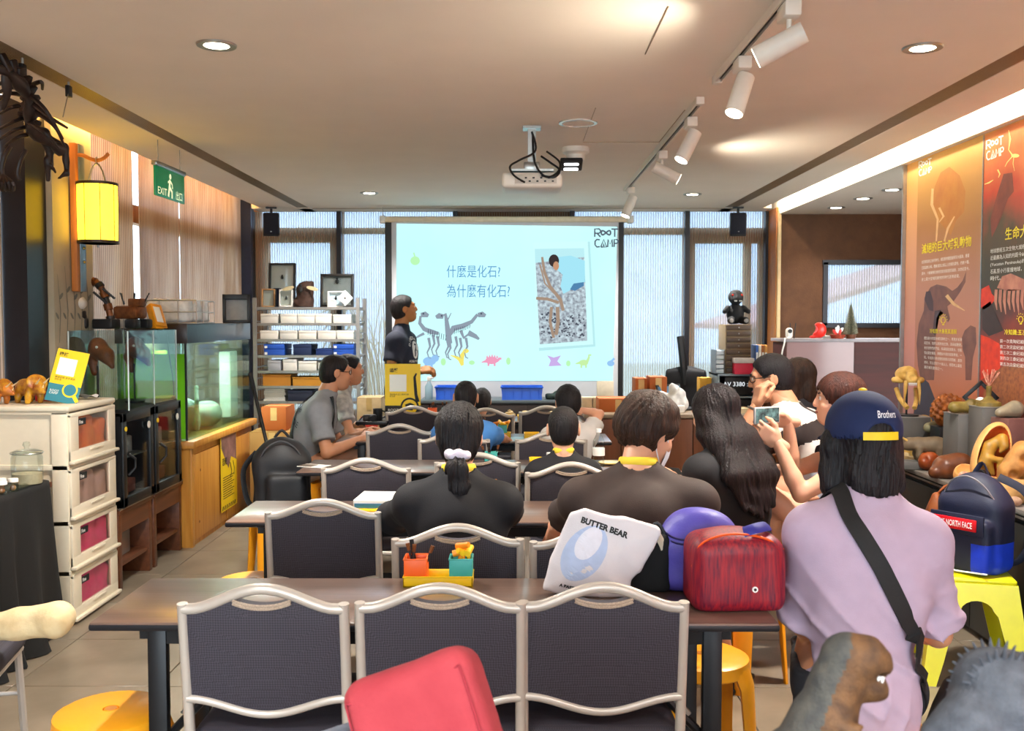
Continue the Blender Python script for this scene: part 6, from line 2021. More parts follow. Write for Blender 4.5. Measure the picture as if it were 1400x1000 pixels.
for z in (0.16, 0.24):
 part('bolt', S().ball((0.046, 0.02, z), 0.009, 8), M('brass bolt', '#a58a3c', 0.3, metal=0.9), t)
part('arm', S().tube(spline([(0.0, -0.02, 0.765), (0.06, -0.02, 0.765), (0.11, -0.02, 0.745), (0.15, -0.02, 0.735), (0.19, -0.02, 0.75), (0.215, -0.02, 0.775)], 6), 0.011, 8), m_brown, t)
m_skel = M('dark bronze bone', '#170d0b', 0.5, scale=20, hex2='#281712')
t = thing('dinosaur_skeleton', 'dark hanging dinosaur skeleton seen from behind under the left ceiling slot', 'skeleton', (-2.12, 4.05, 2.2))
off = t.location
def sk(px, py, Y):
 return P(px, py, Y) - off
sp_ = spline([sk(-40, 84, 3.75), sk(8, 98, 3.95), sk(32, 122, 4.05), sk(42, 150, 4.12), sk(40, 172, 4.2), sk(62, 192, 4.3), sk(84, 205, 4.38)], 5)
part('spine', S().tube(sp_, [0.024 + 0.008 * math.sin(i * 0.9) for i in range(len(sp_))], 10), m_skel, t)
for i in range(1, 22, 2):
 p = sp_[i]
 part('vertebra', S().box((p.x, p.y, p.z + 0.035), (0.022, 0.05, 0.075), 0.006, rot=(R(20), R(8 * i - 60), 0)), m_skel, t)
rb = [((38, 128), (62, 150), (86, 190)), ((42, 140), (68, 160), (92, 175)), ((44, 150), (74, 172), (88, 200)), ((40, 118), (56, 112), (58, 122)), ((36, 165), (62, 182), (80, 203)), ((30, 116), (8, 112), (-14, 122)), ((36, 132), (12, 128), (-8, 142)), ((40, 146), (18, 146), (-4, 158)), ((40, 158), (20, 166), (-4, 178)), ((44, 172), (20, 178), (-2, 192)), ((50, 182), (24, 188), (7, 200)), ((34, 124), (14, 120), (-12, 132))]
for k, (a, b, c_) in enumerate(rb):
 y = 4.10 + 0.02 * k
 r_ = spline([sk(a[0], a[1], y), sk(b[0], b[1], y - 0.10), sk(c_[0], c_[1], y - 0.02)], 6)
 part('rib', S().tube(r_, [0.011 - 0.006 * i / len(r_) for i in range(len(r_))], 8), m_skel, t)
f = SDF(np.array(sk(80, 222, 4.42)) - 0.22, np.array(sk(80, 222, 4.42)) + 0.22, 0.006)
for (a, b, ra, rb_) in (((64, 190), (88, 203), .024, .02), ((88, 200), (92, 238), .017, .012), ((92, 236), (80, 244), .009, .007), ((66, 200), (70, 226), .019, .013), ((70, 226), (76, 236), .010, .006), ((58, 184), (70, 204), .034, .022), ((64, 218), (66, 246), .016, .010)):
 f.cap(sk(*a, 4.42), sk(*b, 4.44), ra, rb_, 0.012)
f.rough(0.003, 60)
part('skull', nets_mesh('skull', [f]), m_skel, t)
for dx in (0.0, 0.04):
 lg = spline([sk(14, 200, 4.12), sk(6, 214, 4.1), sk(2, 232, 4.1), sk(5, 242, 4.1)], 4)
 part('limb', S().tube([p + Vector((dx * 0.4, 0.1 * (dx > 0), 0)) for p in lg], 0.010, 8), m_skel, t)
for k in range(4):
 part('claw', S().tube(spline([sk(4, 240, 4.1), sk(2 + 5 * k, 250, 4.05), sk(3 + 5 * k, 262, 4.08)], 4), [0.008] * 8 + [0.002], 6), m_skel, t)
part('shoulder_blade', S().tube(spline([sk(6, 100, 3.95), sk(10, 128, 3.98), sk(4, 150, 4.0)], 4), [0.012, 0.016, 0.02, 0.02, 0.016, 0.013, 0.010, 0.008, 0.006], 8, flat=0.5), m_skel, t)
for (px1, py1, px2, py2, y1) in ((94, 125, 86, 160, 4.45), (31, 96, 33, 118, 4.05)):
 a = P(px1, py1, y1)
 br = part('hanging_bracket', S().box((a.x - off.x, a.y - off.y, a.z - off.z + 0.0), (0.018, 0.035, 0.05), 0.002), m_black, t)
 part('suspension_wire', S().cyl(a - off, sk(px2, py2, 4.3 if px1 > 50 else 4.1), 0.0022, n=6).cyl(a - off, (a.x - off.x, a.y - off.y, CH - off.z), 0.006, n=6), m_chrome, t)
t = thing('backpack', 'black slouching backpack standing on a stool beside the third table', 'backpack', (-1.30, 5.38, 0.452), R(10))
f = SDF((-0.25, -0.2, -0.02), (0.25, 0.2, 0.52), 0.008)
f.box((0, 0, 0.17), (0.155, 0.10, 0.175), 0.06, 0.03).ell((0, 0, 0.30), (0.145, 0.095, 0.13), 0.05)
f.box((0.03, -0.095, 0.13), (0.11, 0.045, 0.11), 0.04, 0.015)
f.rough(0.007, 17, 2)
f.plane((0, 0, 0), (0, 0, -1))
part('pack', nets_mesh('pack', [f]), M('black nylon', '#17171a', 0.55), t)
part('zip', S().tube(spline([(-0.13, -0.06, 0.22), (-0.09, -0.085, 0.36), (0.0, -0.085, 0.415), (0.09, -0.085, 0.36), (0.14, -0.06, 0.22)], 6), 0.004, 6), M('grey zip', '#3a3a3e', 0.5), t)
part('strap', S().tube(spline([(-0.14, 0.06, 0.34), (-0.21, 0.04, 0.24), (-0.19, 0.02, 0.08), (-0.14, 0.03, 0.02)], 6), 0.018, 8, flat=0.3), M('black webbing', '#141416', 0.7), t)
part('grab_loop', S().tube(spline([(-0.04, 0.03, 0.42), (0.0, 0.03, 0.46), (0.04, 0.03, 0.42)], 5), 0.008, 8), MATS['black webbing'], t)
part('badge', S().box((0.06, -0.09, 0.335), (0.016, 0.004, 0.010), 0.002), m_wpr, t)
a, b = P(347, 532, 6.2), P(364, 604, 6.05)
d = (b - a)
foot = a + d * (a.z / -d.z)
t = thing('walking_stick', 'thin black stick leaning at the aquarium corner behind the backpack', 'stick', (foot.x, foot.y, 0))
part('shaft', S().cyl((0, 0, 0.0), a - t.location, 0.010, 0.012), m_black, t)
part('grip', S().cyl(a - t.location - d * 0.3, a - t.location, 0.014), M('rubber grip', '#202024', 0.8), t)
# ------------------------------------------------------------ screen, counters and shelves at the back
SY = 9.30
K_ = SY / F
cx0, cy0 = 692.0, 415.0
c0 = P(cx0, cy0, SY)
t = thing('projection_screen', 'big white roll-down projection screen showing a pale cyan slide', 'screen', (c0.x, SY, c0.z))
def spx(polys, name, mat, dy, par):
 me = flat(polys)
 me.transform(Matrix(((K_, 0, 0, -cx0 * K_), (0, 0, -1, dy), (0, -K_, 0, cy0 * K_), (0, 0, 0, 1))))
 return link(name, me, mat, par)
def sbox(x0, x1, y0, y1, d, dy=0.0, bev=0.0):
 return S().box((((x0 + x1) / 2 - cx0) * K_, dy, (cy0 - (y0 + y1) / 2) * K_), ((x1 - x0) * K_, d, (y1 - y0) * K_), bev)
part('fabric', sbox(527, 852, 304, 553, 0.003, 0.004), M('screen fabric', '#c9cbd0', 0.7, var=0.01), t)
part('black_border', sbox(527, 536, 304, 553, 0.003, 0.001), m_black, t)
part('black_border', sbox(845, 852, 304, 553, 0.003, 0.001), m_black, t)
cs = part('case', sbox(520, 865, 297, 305, 0.09, 0.02, 0.02), M('cream screen case', '#d9cdb4', 0.45), t)
for x in (524, 861):
 part('end_cap', sbox(x - 4, x + 4, 296, 306, 0.10, 0.02, 0.01), m_white, t)
 part('hook', S().tube([((x - cx0) * K_, 0.02, (cy0 - 296) * K_), ((x - cx0) * K_, 0.02, CH - c0.z)], 0.004, 6), m_chrome, t)
part('weight_bar', S().cyl(((527 - cx0) * K_, 0.004, (cy0 - 553) * K_), ((852 - cx0) * K_, 0.004, (cy0 - 553) * K_), 0.014), m_black, t)
sl = spx([[(543, 306.5), (843, 311), (838, 521), (541, 521)]], 'projected_slide', emission('slide cyan', '#bdf4f7', 0.44, 0.8, '#c8fafb'), -0.001, t)
ez = lambda n, h, e=0.42: emission('slide ' + n, h, e)
e_blue, e_grey, e_lgrey, e_ink = ez('blue', '#5b93c4'), ez('grey', '#8b98a6'), ez('light grey', '#b8cdd8'), ez('ink', '#565f6c')
def swrite(s_, x, y, wpx, hpx, mat, **kw):
 me = fit_text(s_, wpx, hpx, **kw)
 me.transform(Matrix(((K_, 0, 0, (x - cx0) * K_), (0, 0, -1, -0.0025), (0, K_, 0, (cy0 - y) * K_), (0, 0, 0, 1))))
 return link('lettering', me, mat, sl)
swrite('什麼是化石?', 611, 380, 73, 17, e_blue)
swrite('為什麼有化石?', 611, 407, 86, 18, e_blue)
def rootcamp(put, mat_par):
 """the two-line outlined word mark, drawn with strokes in a 34 x 27 field, y down"""
 q = []
 w_ = 2.0
 A = lambda pts, w=w_: q.extend(stroke(pts, w))
 A([(1, 12), (1, 1), (7, 1), (9, 3), (9, 5), (7, 7), (1, 7)]); A([(4, 7), (9, 12)])
 th = [R(10 * k) for k in range(37)]
 A([(16.5 + 6.5 * math.sin(a), 6.3 + 4.6 * math.sin(a) * math.cos(a) * 1.25) for a in th], 2.3)
 A([(24, 1.2), (33.5, 1.2)]); A([(28.7, 1), (28.7, 12)])
 A([(8, 16), (4, 15.5), (1.5, 18), (1.5, 23), (4, 26), (8, 25.5)])
 A([(9.5, 26), (13.5, 15.5), (17.5, 26), (9.5, 26)]); q.append([(12, 25), (13.5, 20), (15, 25)])
 A([(19, 26), (19.6, 15.5), (22.3, 22), (25, 15.5), (25.6, 26)])
 A([(28, 26), (28, 15.7), (32, 15.7), (33.5, 17.5), (33.5, 19), (32, 21), (28, 21)])
 return q
q = rootcamp(None, None)
spx([[(811.5 + x * 0.98, 313 + y * 0.98) for x, y in p] for p in q], 'word_mark', e_ink, -0.0025, sl)
sh_ = lambda pts, ox=0, oy=0: [(x + ox, y + oy) for x, y in pts]
spx([[(730, 334), (806, 331), (814, 474), (737, 480)]], 'photo_shadow', ez('shadow', '#b2e0e4'), -0.0012, sl)
spx([[(729, 332), (803, 331), (811, 471), (734, 476)]], 'photo_card', ez('card', '#c9f6f6'), -0.0016, sl)
spx([[(731, 341), (798, 340), (803, 466), (738, 471)]], 'photo_ground', ez('ground', '#8c8f93', 0.5) if False else emission('slide ground', '#777c86', 0.5, 30.0, '#b9cbd2'), -0.0020, sl)
spx([[(731, 341), (798, 340), (798.5, 352), (731.5, 360)]], 'photo_sky', ez('pale', '#b5e4ea'), -0.0022, sl)
spx([[(763, 352), (780, 350), (799, 357), (799.5, 386), (786, 392), (778, 398), (770, 402), (766, 392), (769, 376), (760, 368)]], 'photo_jacket', ez('jacket', '#9fdcec'), -0.0024, sl)
spx([[(779, 396), (784, 388), (798, 386), (798, 391), (786, 398)]], 'photo_jeans', ez('jeans', '#4f7fa8'), -0.0026, sl)
spx([ring(757, 357, 7, 8.5)], 'photo_hair', ez('dark', '#3a3030'), -0.0026, sl)
spx([ring(760, 364, 4, 6)], 'photo_face', ez('face', '#c09070'), -0.0028, sl)
spx(stroke([(741, 352), (744, 372), (752, 392), (766, 410), (770, 425)], [3, 4, 4, 5, 4]) + stroke([(733, 408), (748, 409), (764, 414)], 4) + stroke([(754, 420), (752, 440), (757, 462)], 4) + stroke([(762, 420), (763, 440), (760, 458)], 5) + stroke([(738, 362), (745, 388), (758, 402)], 2), 'photo_bones', ez('bone', '#a08a78'), -0.0026, sl)
rr_ = random.Random(3)
spx([ring(rr_.uniform(740, 800), rr_.uniform(428, 462), rr_.uniform(.8, 1.8), None, 6) for _ in range(90)], 'photo_pebbles', ez('pebble', '#4f5460'), -0.0024, sl)
Q = []
for (sx, sy, fl, k) in ((577, 428, 1, 1.0), (605, 430, -1, 1.0), (655, 428, 1, 1.05)):
 hd_ = [(sx - 2 * fl, sy), (sx + 5 * fl, sy - 2), (sx + 10 * fl, sy + 2), (sx + 8 * fl, sy + 6), (sx - 1 * fl, sy + 6)]
 Q.append(hd_)
for pts, w_ in (([(575, 432), (574, 442), (580, 450), (590, 454), (600, 456)], [3, 5, 6, 7, 4]), ([(600, 434), (609, 430), (611, 442), (613, 458), (616, 470)], [2, 5, 6, 8, 5]), ([(653, 430), (645, 440), (632, 446), (620, 449), (615, 457)], [4, 5, 7, 8, 6]),
    ([(580, 456), (572, 460), (566, 464)], [4, 3, 1]), ([(617, 428), (612, 438), (614, 450)], [1, 2, 3]), ([(640, 455), (650, 460), (655, 464)], [8, 6, 3]), ([(630, 452), (634, 462), (642, 456)], [5, 4, 3])):
 Q += stroke(pts, w_)
for x0, y0 in ((592, 458), (598, 460), (611, 462), (614, 464), (623, 460), (629, 462), (637, 462), (586, 462)):
 Q += stroke([(x0, y0), (x0 + 2, y0 + 12), (x0 - 2, y0 + 20), (x0, y0 + 27), (x0 + 3, y0 + 28)], [4, 3, 2, 1.6, 1.6])
spx(Q, 'skeleton_sketch', e_grey, -0.0024, sl)
Q = []
for k in range(9):
 Q += stroke([(586 + 3 * k, 450 + k), (585 + 3 * k, 458 + k)], 0.8)
 Q += stroke([(622 + 2.6 * k, 449 - 0.6 * k), (621 + 2.6 * k, 457 - k)], 0.8)
for x, y in ((579, 429), (604, 432), (658, 429)):
 Q.append(ring(x, y, 1.4, None, 8))
spx(Q, 'skeleton_sketch', ez('dark line', '#4f5a68'), -0.0028, sl)
def longneck(x, y, k=1.0, f=1):
 return [ring(x, y, 8 * k, 5 * k)] + stroke([(x + 6 * k * f, y - 2 * k), (x + 9 * k * f, y - 9 * k), (x + 9 * k * f, y - 13 * k), (x + 13 * k * f, y - 13 * k)], [5 * k, 3.5 * k, 3 * k, 3 * k]) + stroke([(x - 6 * k * f, y), (x - 14 * k * f, y + 2 * k)], [5 * k, 1]) + stroke([(x - 4 * k, y + 3 * k), (x - 4 * k, y + 9 * k)], 3 * k) + stroke([(x + 4 * k, y + 3 * k), (x + 4 * k, y + 9 * k)], 3 * k)
def stego(x, y, k=1.0):
 return [ring(x, y, 10 * k, 6 * k)] + [[(x - 9 * k + 4 * i * k, y - 4 * k), (x - 7 * k + 4 * i * k, y - 11 * k + abs(i - 2) * 1.2 * k), (x - 5 * k + 4 * i * k, y - 4 * k)] for i in range(5)] + stroke([(x + 8 * k, y + 1), (x + 13 * k, y - 3 * k), (x + 16 * k, y - 3 * k)], [5 * k, 4 * k, 3 * k]) + stroke([(x - 8 * k, y + 1), (x - 16 * k, y + 3 * k)], [5 * k, 1]) + stroke([(x - 5 * k, y + 4 * k), (x - 5 * k, y + 9 * k)], 3 * k) + stroke([(x + 5 * k, y + 4 * k), (x + 5 * k, y + 9 * k)], 3 * k)
spx(stego(672, 493, 0.85), 'pink_dinosaur', ez('pink', '#e79ab8'), -0.0024, sl)
spx(longneck(713, 496, 0.85), 'cyan_dinosaur', ez('cyan', '#86d5e6'), -0.0024, sl)
spx(stroke([(636, 480), (632, 486), (630, 492), (632, 500)], [5, 6, 8, 4]) + stroke([(630, 492), (622, 488), (616, 486)], [6, 3, 1]) + [ring(637, 480, 4, 3)], 'yellow_dinosaur', ez('yellow', '#ecdf6d'), -0.0024, sl)
spx([ring(587, 494, 9, 6), ring(595, 490, 5, 5)] + stroke([(582, 498), (582, 504)], 3) + stroke([(590, 498), (590, 504)], 3), 'blue_dinosaur', ez('blueish', '#92bfea'), -0.0024, sl)
spx([[(748, 486), (757, 489), (767, 486), (762, 494), (768, 500), (757, 496), (750, 501), (753, 493)]], 'purple_dinosaur', ez('purple', '#c3a9e0'), -0.0024, sl)
spx(longneck(798, 496, 0.8), 'lime_dinosaur', ez('lime', '#bfe6a0'), -0.0024, sl)
spx([ring(835, 497, 5, 4)] + stroke([(836, 494), (840, 490)], 3), 'blue_dinosaur', ez('blueish', '#92bfea'), -0.0024, sl)
spx([ring(606, 495, 3.5, 5), ring(695, 494, 3, 5), ring(645, 496, 4, 3), ring(777, 497, 3, 4), ring(568, 357, 6.5, 6)] + stroke([(568, 352), (566, 346)], 2), 'green_leaf', ez('leaf', '#b4eeb0'), -0.0024, sl)
ya, yb = 8.85, 9.24
x0, x1 = P(574, 545, 8.85).x, P(800, 545, 8.85).x + 0.45
t = thing('low_counter', 'long low dark counter under the projection screen', 'counter', ((x0 + x1) / 2, 9.045, 0))
L_ = x1 - x0
part('top', bx((0, 0, 0.785), (L_, 0.40, 0.03), 0.004), M('grey counter top', '#5b6468', 0.35), t)
for k in range(4):
 part('door', bx((-L_ / 2 + L_ / 8 + k * L_ / 4, -0.185, 0.40), (L_ / 4 - 0.006, 0.02, 0.70), 0.002), M('dark brown laminate', '#2c201c', 0.45), t)
part('carcass', bx((0, 0.01, 0.385), (L_ - 0.01, 0.36, 0.77)), MATS['dark brown laminate'], t)
m_bluep = M('blue plastic', '#1555c8', 0.35, var=0.04)
def bin_(px0, px1, lab, Y=8.98):
 a, b = P(px0, 545, Y), P(px1, 545, Y)
 w_ = b.x - a.x
 t = thing('plastic_bin', lab, 'bin', ((a.x + b.x) / 2, Y, 0.80), 0, 'blue plastic bins')
 s = S()
 h_, d_ = 0.115, 0.22
 for sy in (-1, 1):
  s.box((0, sy * d_ / 2, h_ / 2), (w_ - 0.02, 0.006, h_), 0, (sy * R(6), 0, 0))
 for sx in (-1, 1):
  s.box((sx * (w_ / 2 - 0.012), 0, h_ / 2), (0.006, d_, h_), 0, (0, sx * R(6), 0))
 s.box((0, 0, 0.004), (w_ - 0.03, d_ - 0.01, 0.008))
 part('tub', s, m_bluep, t)
 part('rim', S().tube([(-w_ / 2, -d_ / 2 - 0.006, h_), (w_ / 2, -d_ / 2 - 0.006, h_), (w_ / 2, d_ / 2 + 0.006, h_), (-w_ / 2, d_ / 2 + 0.006, h_)], 0.008, 8, closed=True), m_bluep, t)
 for k in range(5):
  part('rib', bx((-w_ / 2 + w_ * (k + 0.5) / 5, -d_ / 2 - 0.005, h_ / 2), (0.008, 0.006, h_ - 0.01)), m_bluep, t)
bin_(596, 640, 'blue ribbed plastic bin under the left part of the screen')
bin_(685, 742, 'blue ribbed plastic bin under the middle of the screen')
p = P(586, 543, 8.9)
t = thing('spray_bottle', 'clear spray bottle on the low counter beside the presenter', 'bottle', (p.x, 8.93, 0.80))
part('bottle', S().lathe([(0, 0), (0.034, 0), (0.036, 0.01), (0.036, 0.12), (0.016, 0.155), (0.014, 0.165)], n=20), glass('pale bottle', '#cfe3ea', 0.5, 0.1), t)
part('trigger_head', S().box((0.0, 0, 0.19), (0.03, 0.03, 0.04), 0.006).box((0.03, 0, 0.20), (0.04, 0.02, 0.02), 0.005).box((0.025, 0, 0.175), (0.008, 0.012, 0.035), 0.003), m_white, t)
for k, (px, w_, h_, c_, lb) in enumerate(((758, 0.16, 0.05, '#2b3a34', 'low dark green pouch on the counter right of the blue bin'), (776, 0.12, 0.07, '#8b7a62', 'small tan bundle on the counter right of the dark pouch'))):
 p = P(px, 545, 8.98)
 f = SDF((-0.15, -0.12, -0.01), (0.15, 0.12, 0.15), 0.008)
 f.box((0, 0, h_ / 2), (w_ / 2, 0.07, h_ / 2), 0.02).ell((0.03, 0, h_), (0.04, 0.03, 0.03), 0.02)
 f.rough(0.006, 30, k).plane((0, 0, 0), (0, 0, -1))
 solo('pouch', nets_mesh('pouch', [f]), M('pouch %d' % k, c_, 0.8), lb, 'pouch', (p.x, 8.98, 0.80))
RY = 8.90
kx = RY / F
rx0, rx1 = P(351, 500, RY).x, P(488, 500, RY).x
RW = rx1 - rx0
t = thing('metal_rack', 'grey metal shelving rack of seven shelves full of boxes in the left corner', 'shelf', ((rx0 + rx1) / 2, RY + 0.2, 0))
m_rack = M('grey rack steel', '#8d8a86', 0.4, metal=0.5)
shelf_z = [P(420, y, RY).z for y in (420, 442, 464, 486, 507, 528, 549)] + [0.40, 0.10]
for z in shelf_z:
 part('shelf', bx((0, 0, z - 0.012), (RW, 0.40, 0.024)), m_rack, t)
for sx in (-1, 1):
 for sy in (-1, 1):
  part('post', bx((sx * (RW / 2 + 0.012), sy * 0.20, 0.86), (0.032, 0.032, 1.74)), m_rack, t)
 for k in range(15):
  part('side_rung', bx((sx * (RW / 2 + 0.012), 0, 0.15 + 0.105 * k), (0.012, 0.38, 0.012)), m_rack, t)
ordn = ('first', 'second', 'third', 'fourth', 'fifth')
shn = ('top', 'second', 'third', 'fourth', 'fifth', 'sixth', 'seventh')
boxes = [(1, 356, 380, 429, '#d4d0c8'), (1, 383, 406, 429, '#dedad2'), (1, 406.5, 430, 429, '#d9d6cf'), (1, 430.5, 453, 429, '#dedad2'), (1, 455, 480, 430, '#d4d0c8'),
         (2, 355, 380, 452, '#dcd8d0'), (2, 382, 406, 452, '#d4d0c8'), (2, 408, 432, 452, '#dcd8d0'), (2, 434, 459, 452, '#d4d0c8'), (2, 460, 483, 452, '#dedad2'),
         (3, 360, 388, 478, '#1b4fb3'), (3, 400, 425, 471, '#14264d'), (3, 431, 454, 477, '#16306b'), (3, 455, 483, 478, '#1b4fb3'),
         (4, 365, 383, 493, '#9a9ca2'), (4, 386, 405, 491, '#d9d6d0'), (4, 407, 432, 494, '#e0ddd6'), (4, 434, 452, 496, '#d0cdc6'),
         (5, 358, 396, 513, '#b5761c'), (5, 399, 440, 517, '#c08322'),
         (6, 358, 388, 532, '#c9c4ba'), (6, 392, 426, 534, '#1a2138')]
cname = {'#1b4fb3': 'bright blue', '#14264d': 'navy', '#16306b': 'flat dark blue', '#9a9ca2': 'grey', '#b5761c': 'deep orange', '#c08322': 'flat orange', '#1a2138': 'navy'}
cnt = {}
rackz = {}
for (r_, a, b, yt, c_) in boxes:
 cnt[r_] = cnt.get(r_, 0) + 1
 z0 = shelf_z[r_]
 z1 = P(400, yt, RY).z
 X0, X1 = P(a, 450, RY).x, P(b, 450, RY).x
 w_, h_ = X1 - X0, z1 - z0 - 0.001
 lb = '%s %s, %s from the left on the %s shelf of the metal rack' % (cname.get(c_, 'white'), 'tray' if r_ == 5 else ('paper stack' if c_ == '#c9c4ba' else 'box'), ordn[cnt[r_] - 1], shn[r_])
 t = thing('storage_tray' if r_ == 5 else 'storage_box', lb, 'box', ((X0 + X1) / 2, RY + 0.16, z0), 0, 'boxes on the metal rack')
 m_ = M('box card ' + c_, c_, 0.6, var=0.03)
 if r_ == 5:
  s = S()
  for sy in (-1, 1):
   s.box((0, sy * 0.14, h_ / 2), (w_, 0.008, h_))
  for sx in (-1, 1):
   s.box((sx * (w_ / 2 - 0.004), 0, h_ / 2), (0.008, 0.28, h_))
  s.box((0, 0, 0.005), (w_, 0.28, 0.01))
  part('tray', s, m_, t)
  part('rim', S().tube([(-w_ / 2, -0.145, h_), (w_ / 2, -0.145, h_), (w_ / 2, 0.145, h_), (-w_ / 2, 0.145, h_)], 0.006, 6, closed=True), m_, t)
 elif c_ == '#c9c4ba':
  for k in range(6):
   part('sheaf', bx((0.004 * (k % 2), 0, h_ * (k + 0.5) / 6), (w_ - 0.01 * (k % 3), 0.26, h_ / 6 - 0.002)), m_, t)
 else:
  part('carton', bx((0, 0, h_ * 0.42), (w_ - 0.004, 0.30, h_ * 0.84), 0.002), m_, t)
  part('lid', bx((0, 0, h_ * 0.86), (w_, 0.304, h_ * 0.28), 0.002), m_, t)
  if c_ == '#1b4fb3':
   part('label', bx((-w_ / 2 + 0.02, -0.153, h_ * 0.3), (0.025, 0.003, 0.025)), m_wpr, t)
for (a, b, lb) in ((360, 388, 'bright blue box stacked on another at the left of the fourth rack shelf'), (455, 483, 'bright blue box stacked on another at the right of the fourth rack shelf')):
 z0, z1 = P(400, 478, RY).z, P(400, 471, RY).z
 X0, X1 = P(a, 450, RY).x, P(b, 450, RY).x
 t = thing('storage_box', lb, 'box', ((X0 + X1) / 2, RY + 0.16, z0 + 0.002), 0, 'boxes on the metal rack')
 part('carton', bx((0, 0, (z1 - z0) / 2), (X1 - X0, 0.30, z1 - z0 - 0.002), 0.002), MATS['box card #1b4fb3'], t)
 part('label', bx((-(X1 - X0) / 2 + 0.02, -0.152, 0.02), (0.025, 0.003, 0.02)), m_wpr, t)
RT = shelf_z[0]
m_card = M('cream backing card', '#cfc4b0', 0.8, var=0.02)
m_beet = M('beetle shell', '#1a1512', 0.3)
def beetle(par, x, z, s, y):
 part('beetle', S().ball((x, y, z), (0.35 * s, 0.12 * s, 0.5 * s), 10).ball((x, y, z + 0.55 * s), (0.22 * s, 0.1 * s, 0.2 * s), 8), m_beet, par)
 for k in (-1, 0, 1):
  for sx in (-1, 1):
   part('beetle_leg', S().cyl((x + sx * 0.25 * s, y, z + 0.2 * k * s), (x + sx * 0.7 * s, y, z + (0.45 * k - 0.05) * s), 0.035 * s, n=5), m_beet, par)
def frame(x0, x1, y0, y1, mat, back, lab, bugs, Y, lean=6, roll=0):
 a, b = P(x0, y1, Y), P(x1, y0, Y)
 w_, h_ = b.x - a.x, b.z - max(a.z, RT)
 t = thing('insect_frame', lab, 'frame', ((a.x + b.x) / 2, Y, RT), 0)
 pv = bpy.data.objects.new
 e = (R(-lean), 0, 0)
 m4 = Euler(e).to_matrix()
 T = lambda x, y, z: m4 @ Vector((x, y, z))
 fw = 0.06 * min(w_, h_) + 0.004
 for k, (c_, d_) in enumerate((((0, 0, fw / 2), (w_, 0.04, fw)), ((0, 0, h_ - fw / 2), (w_, 0.04, fw)), ((-w_ / 2 + fw / 2, 0, h_ / 2), (fw, 0.04, h_)), ((w_ / 2 - fw / 2, 0, h_ / 2), (fw, 0.04, h_)))):
  part('frame_bar', bx(T(*c_), d_, 0.002, e), mat, t)
 part('backing', bx(T(0, 0.012, h_ / 2), (w_ - fw, 0.006, h_ - fw), 0, e), back, t)
 for (bx_, bz_, bs) in bugs:
  v = T(bx_ * w_, -0.002, bz_ * h_)
  beetle(t, v.x, v.z, bs, v.y)
 part('pane', bx(T(0, -0.014, h_ / 2), (w_ - fw, 0.003, h_ - fw), 0, e), m_glass, t)
 return t
frame(367, 403, 358, 419, m_black, m_card, 'tall black insect frame with one beetle, back of the rack top', [(0, 0.68, 0.035)], 9.18)
frame(438, 483, 373, 419, M('dark box frame', '#221d1a', 0.5), M('grey backing', '#8c857b', 0.8), 'wide dark insect box with beetles on the right of the rack top', [(0, 0.78, 0.05), (-0.25, 0.45, 0.025), (0, 0.45, 0.025), (0.25, 0.45, 0.025)], 9.16)
frame(358, 376, 394, 419, M('light wood frame', '#b98d5e', 0.5), m_card, 'small light wood frame at the left end of the rack top', [], 9.02)
frame(382, 400, 395, 419, m_white, m_card, 'small white insect frame with one beetle, middle of the rack top', [(0, 0.5, 0.03)], 8.96)
frame(374, 383, 393, 419, M('navy card', '#1a2036', 0.6), MATS['navy card'], 'narrow navy case between the wooden and white frames', [], 9.03)
frame(448, 470, 397, 419, m_white, m_wpr, 'white card frame with one beetle leaning on the wide insect box', [(0, 0.55, 0.03)], 9.04)
p = P(472, 408, 8.98)
t = thing('diamond_frame', 'small pale square frame standing on its corner by the wide insect box', 'frame', (p.x, 8.98, RT))
part('frame_plate', bx((0, 0, 0.082), (0.105, 0.015, 0.105), 0.003, (0, R(45), 0)), M('pale frame', '#c8ccd0', 0.5), t)
part('inner_card', bx((0, -0.009, 0.082), (0.085, 0.003, 0.085), 0, (0, R(45), 0)), m_wpr, t)
beetle(t, 0, 0.08, 0.02, -0.012)
p = P(416, 418, 9.0)
t = thing('tree_stump', 'dark brown wood stump with a big winged insect on the rack top', 'stump', (p.x, 9.02, RT))
f = SDF((-0.15, -0.12, -0.01), (0.15, 0.12, 0.3), 0.007)
f.cap((0, 0, 0.0), (0.0, 0, 0.16), 0.085, 0.075, 0.02).ell((-0.06, 0, 0.03), (0.06, 0.06, 0.05), 0.03).cap((0.03, 0, 0.16), (0.04, 0, 0.235), 0.05, 0.042, 0.02)
f.rough(0.006, 50).plane((0, 0, 0), (0, 0, -1)).plane((0, 0, 0.24), (0, 0, 1))
part('trunk', nets_mesh('trunk', [f]), M('dark bark', '#3a241a', 0.8, scale=30, var=0.25), t)
beetle(t, -0.02, 0.16, 0.07, -0.085)
for sx in (-1, 1):
 part('wing', S().prism(ring(sx * 0.11 - 0.02, 0.17, 0.055, 0.018, 16, rot=sx * -0.25), lambda u, v: (u, -0.09, v), lambda u, v: (u, -0.086, v)), M('amber wing', '#c9b98f', 0.4), t)
t = thing('ring_box', 'little white ring-shaped holder at the right front of the rack top', 'holder', (P(455, 415, 8.95).x, 8.93, RT))
part('ring', S().tube([(0.028 * math.cos(R(20 * k)), 0, 0.036 + 0.028 * math.sin(R(20 * k))) for k in range(18)], 0.007, 8, closed=True), m_white, t)
part('base', bx((0, 0, 0.004), (0.06, 0.04, 0.008), 0.002), m_white, t)
p = P(327, 446, 7.75)
t = thing('black_case', 'black open display case with pale panel on the far end of the aquarium lid', 'case', (-2.21, 7.72, 1.503), R(15))
w_, h_ = 0.21, 0.225
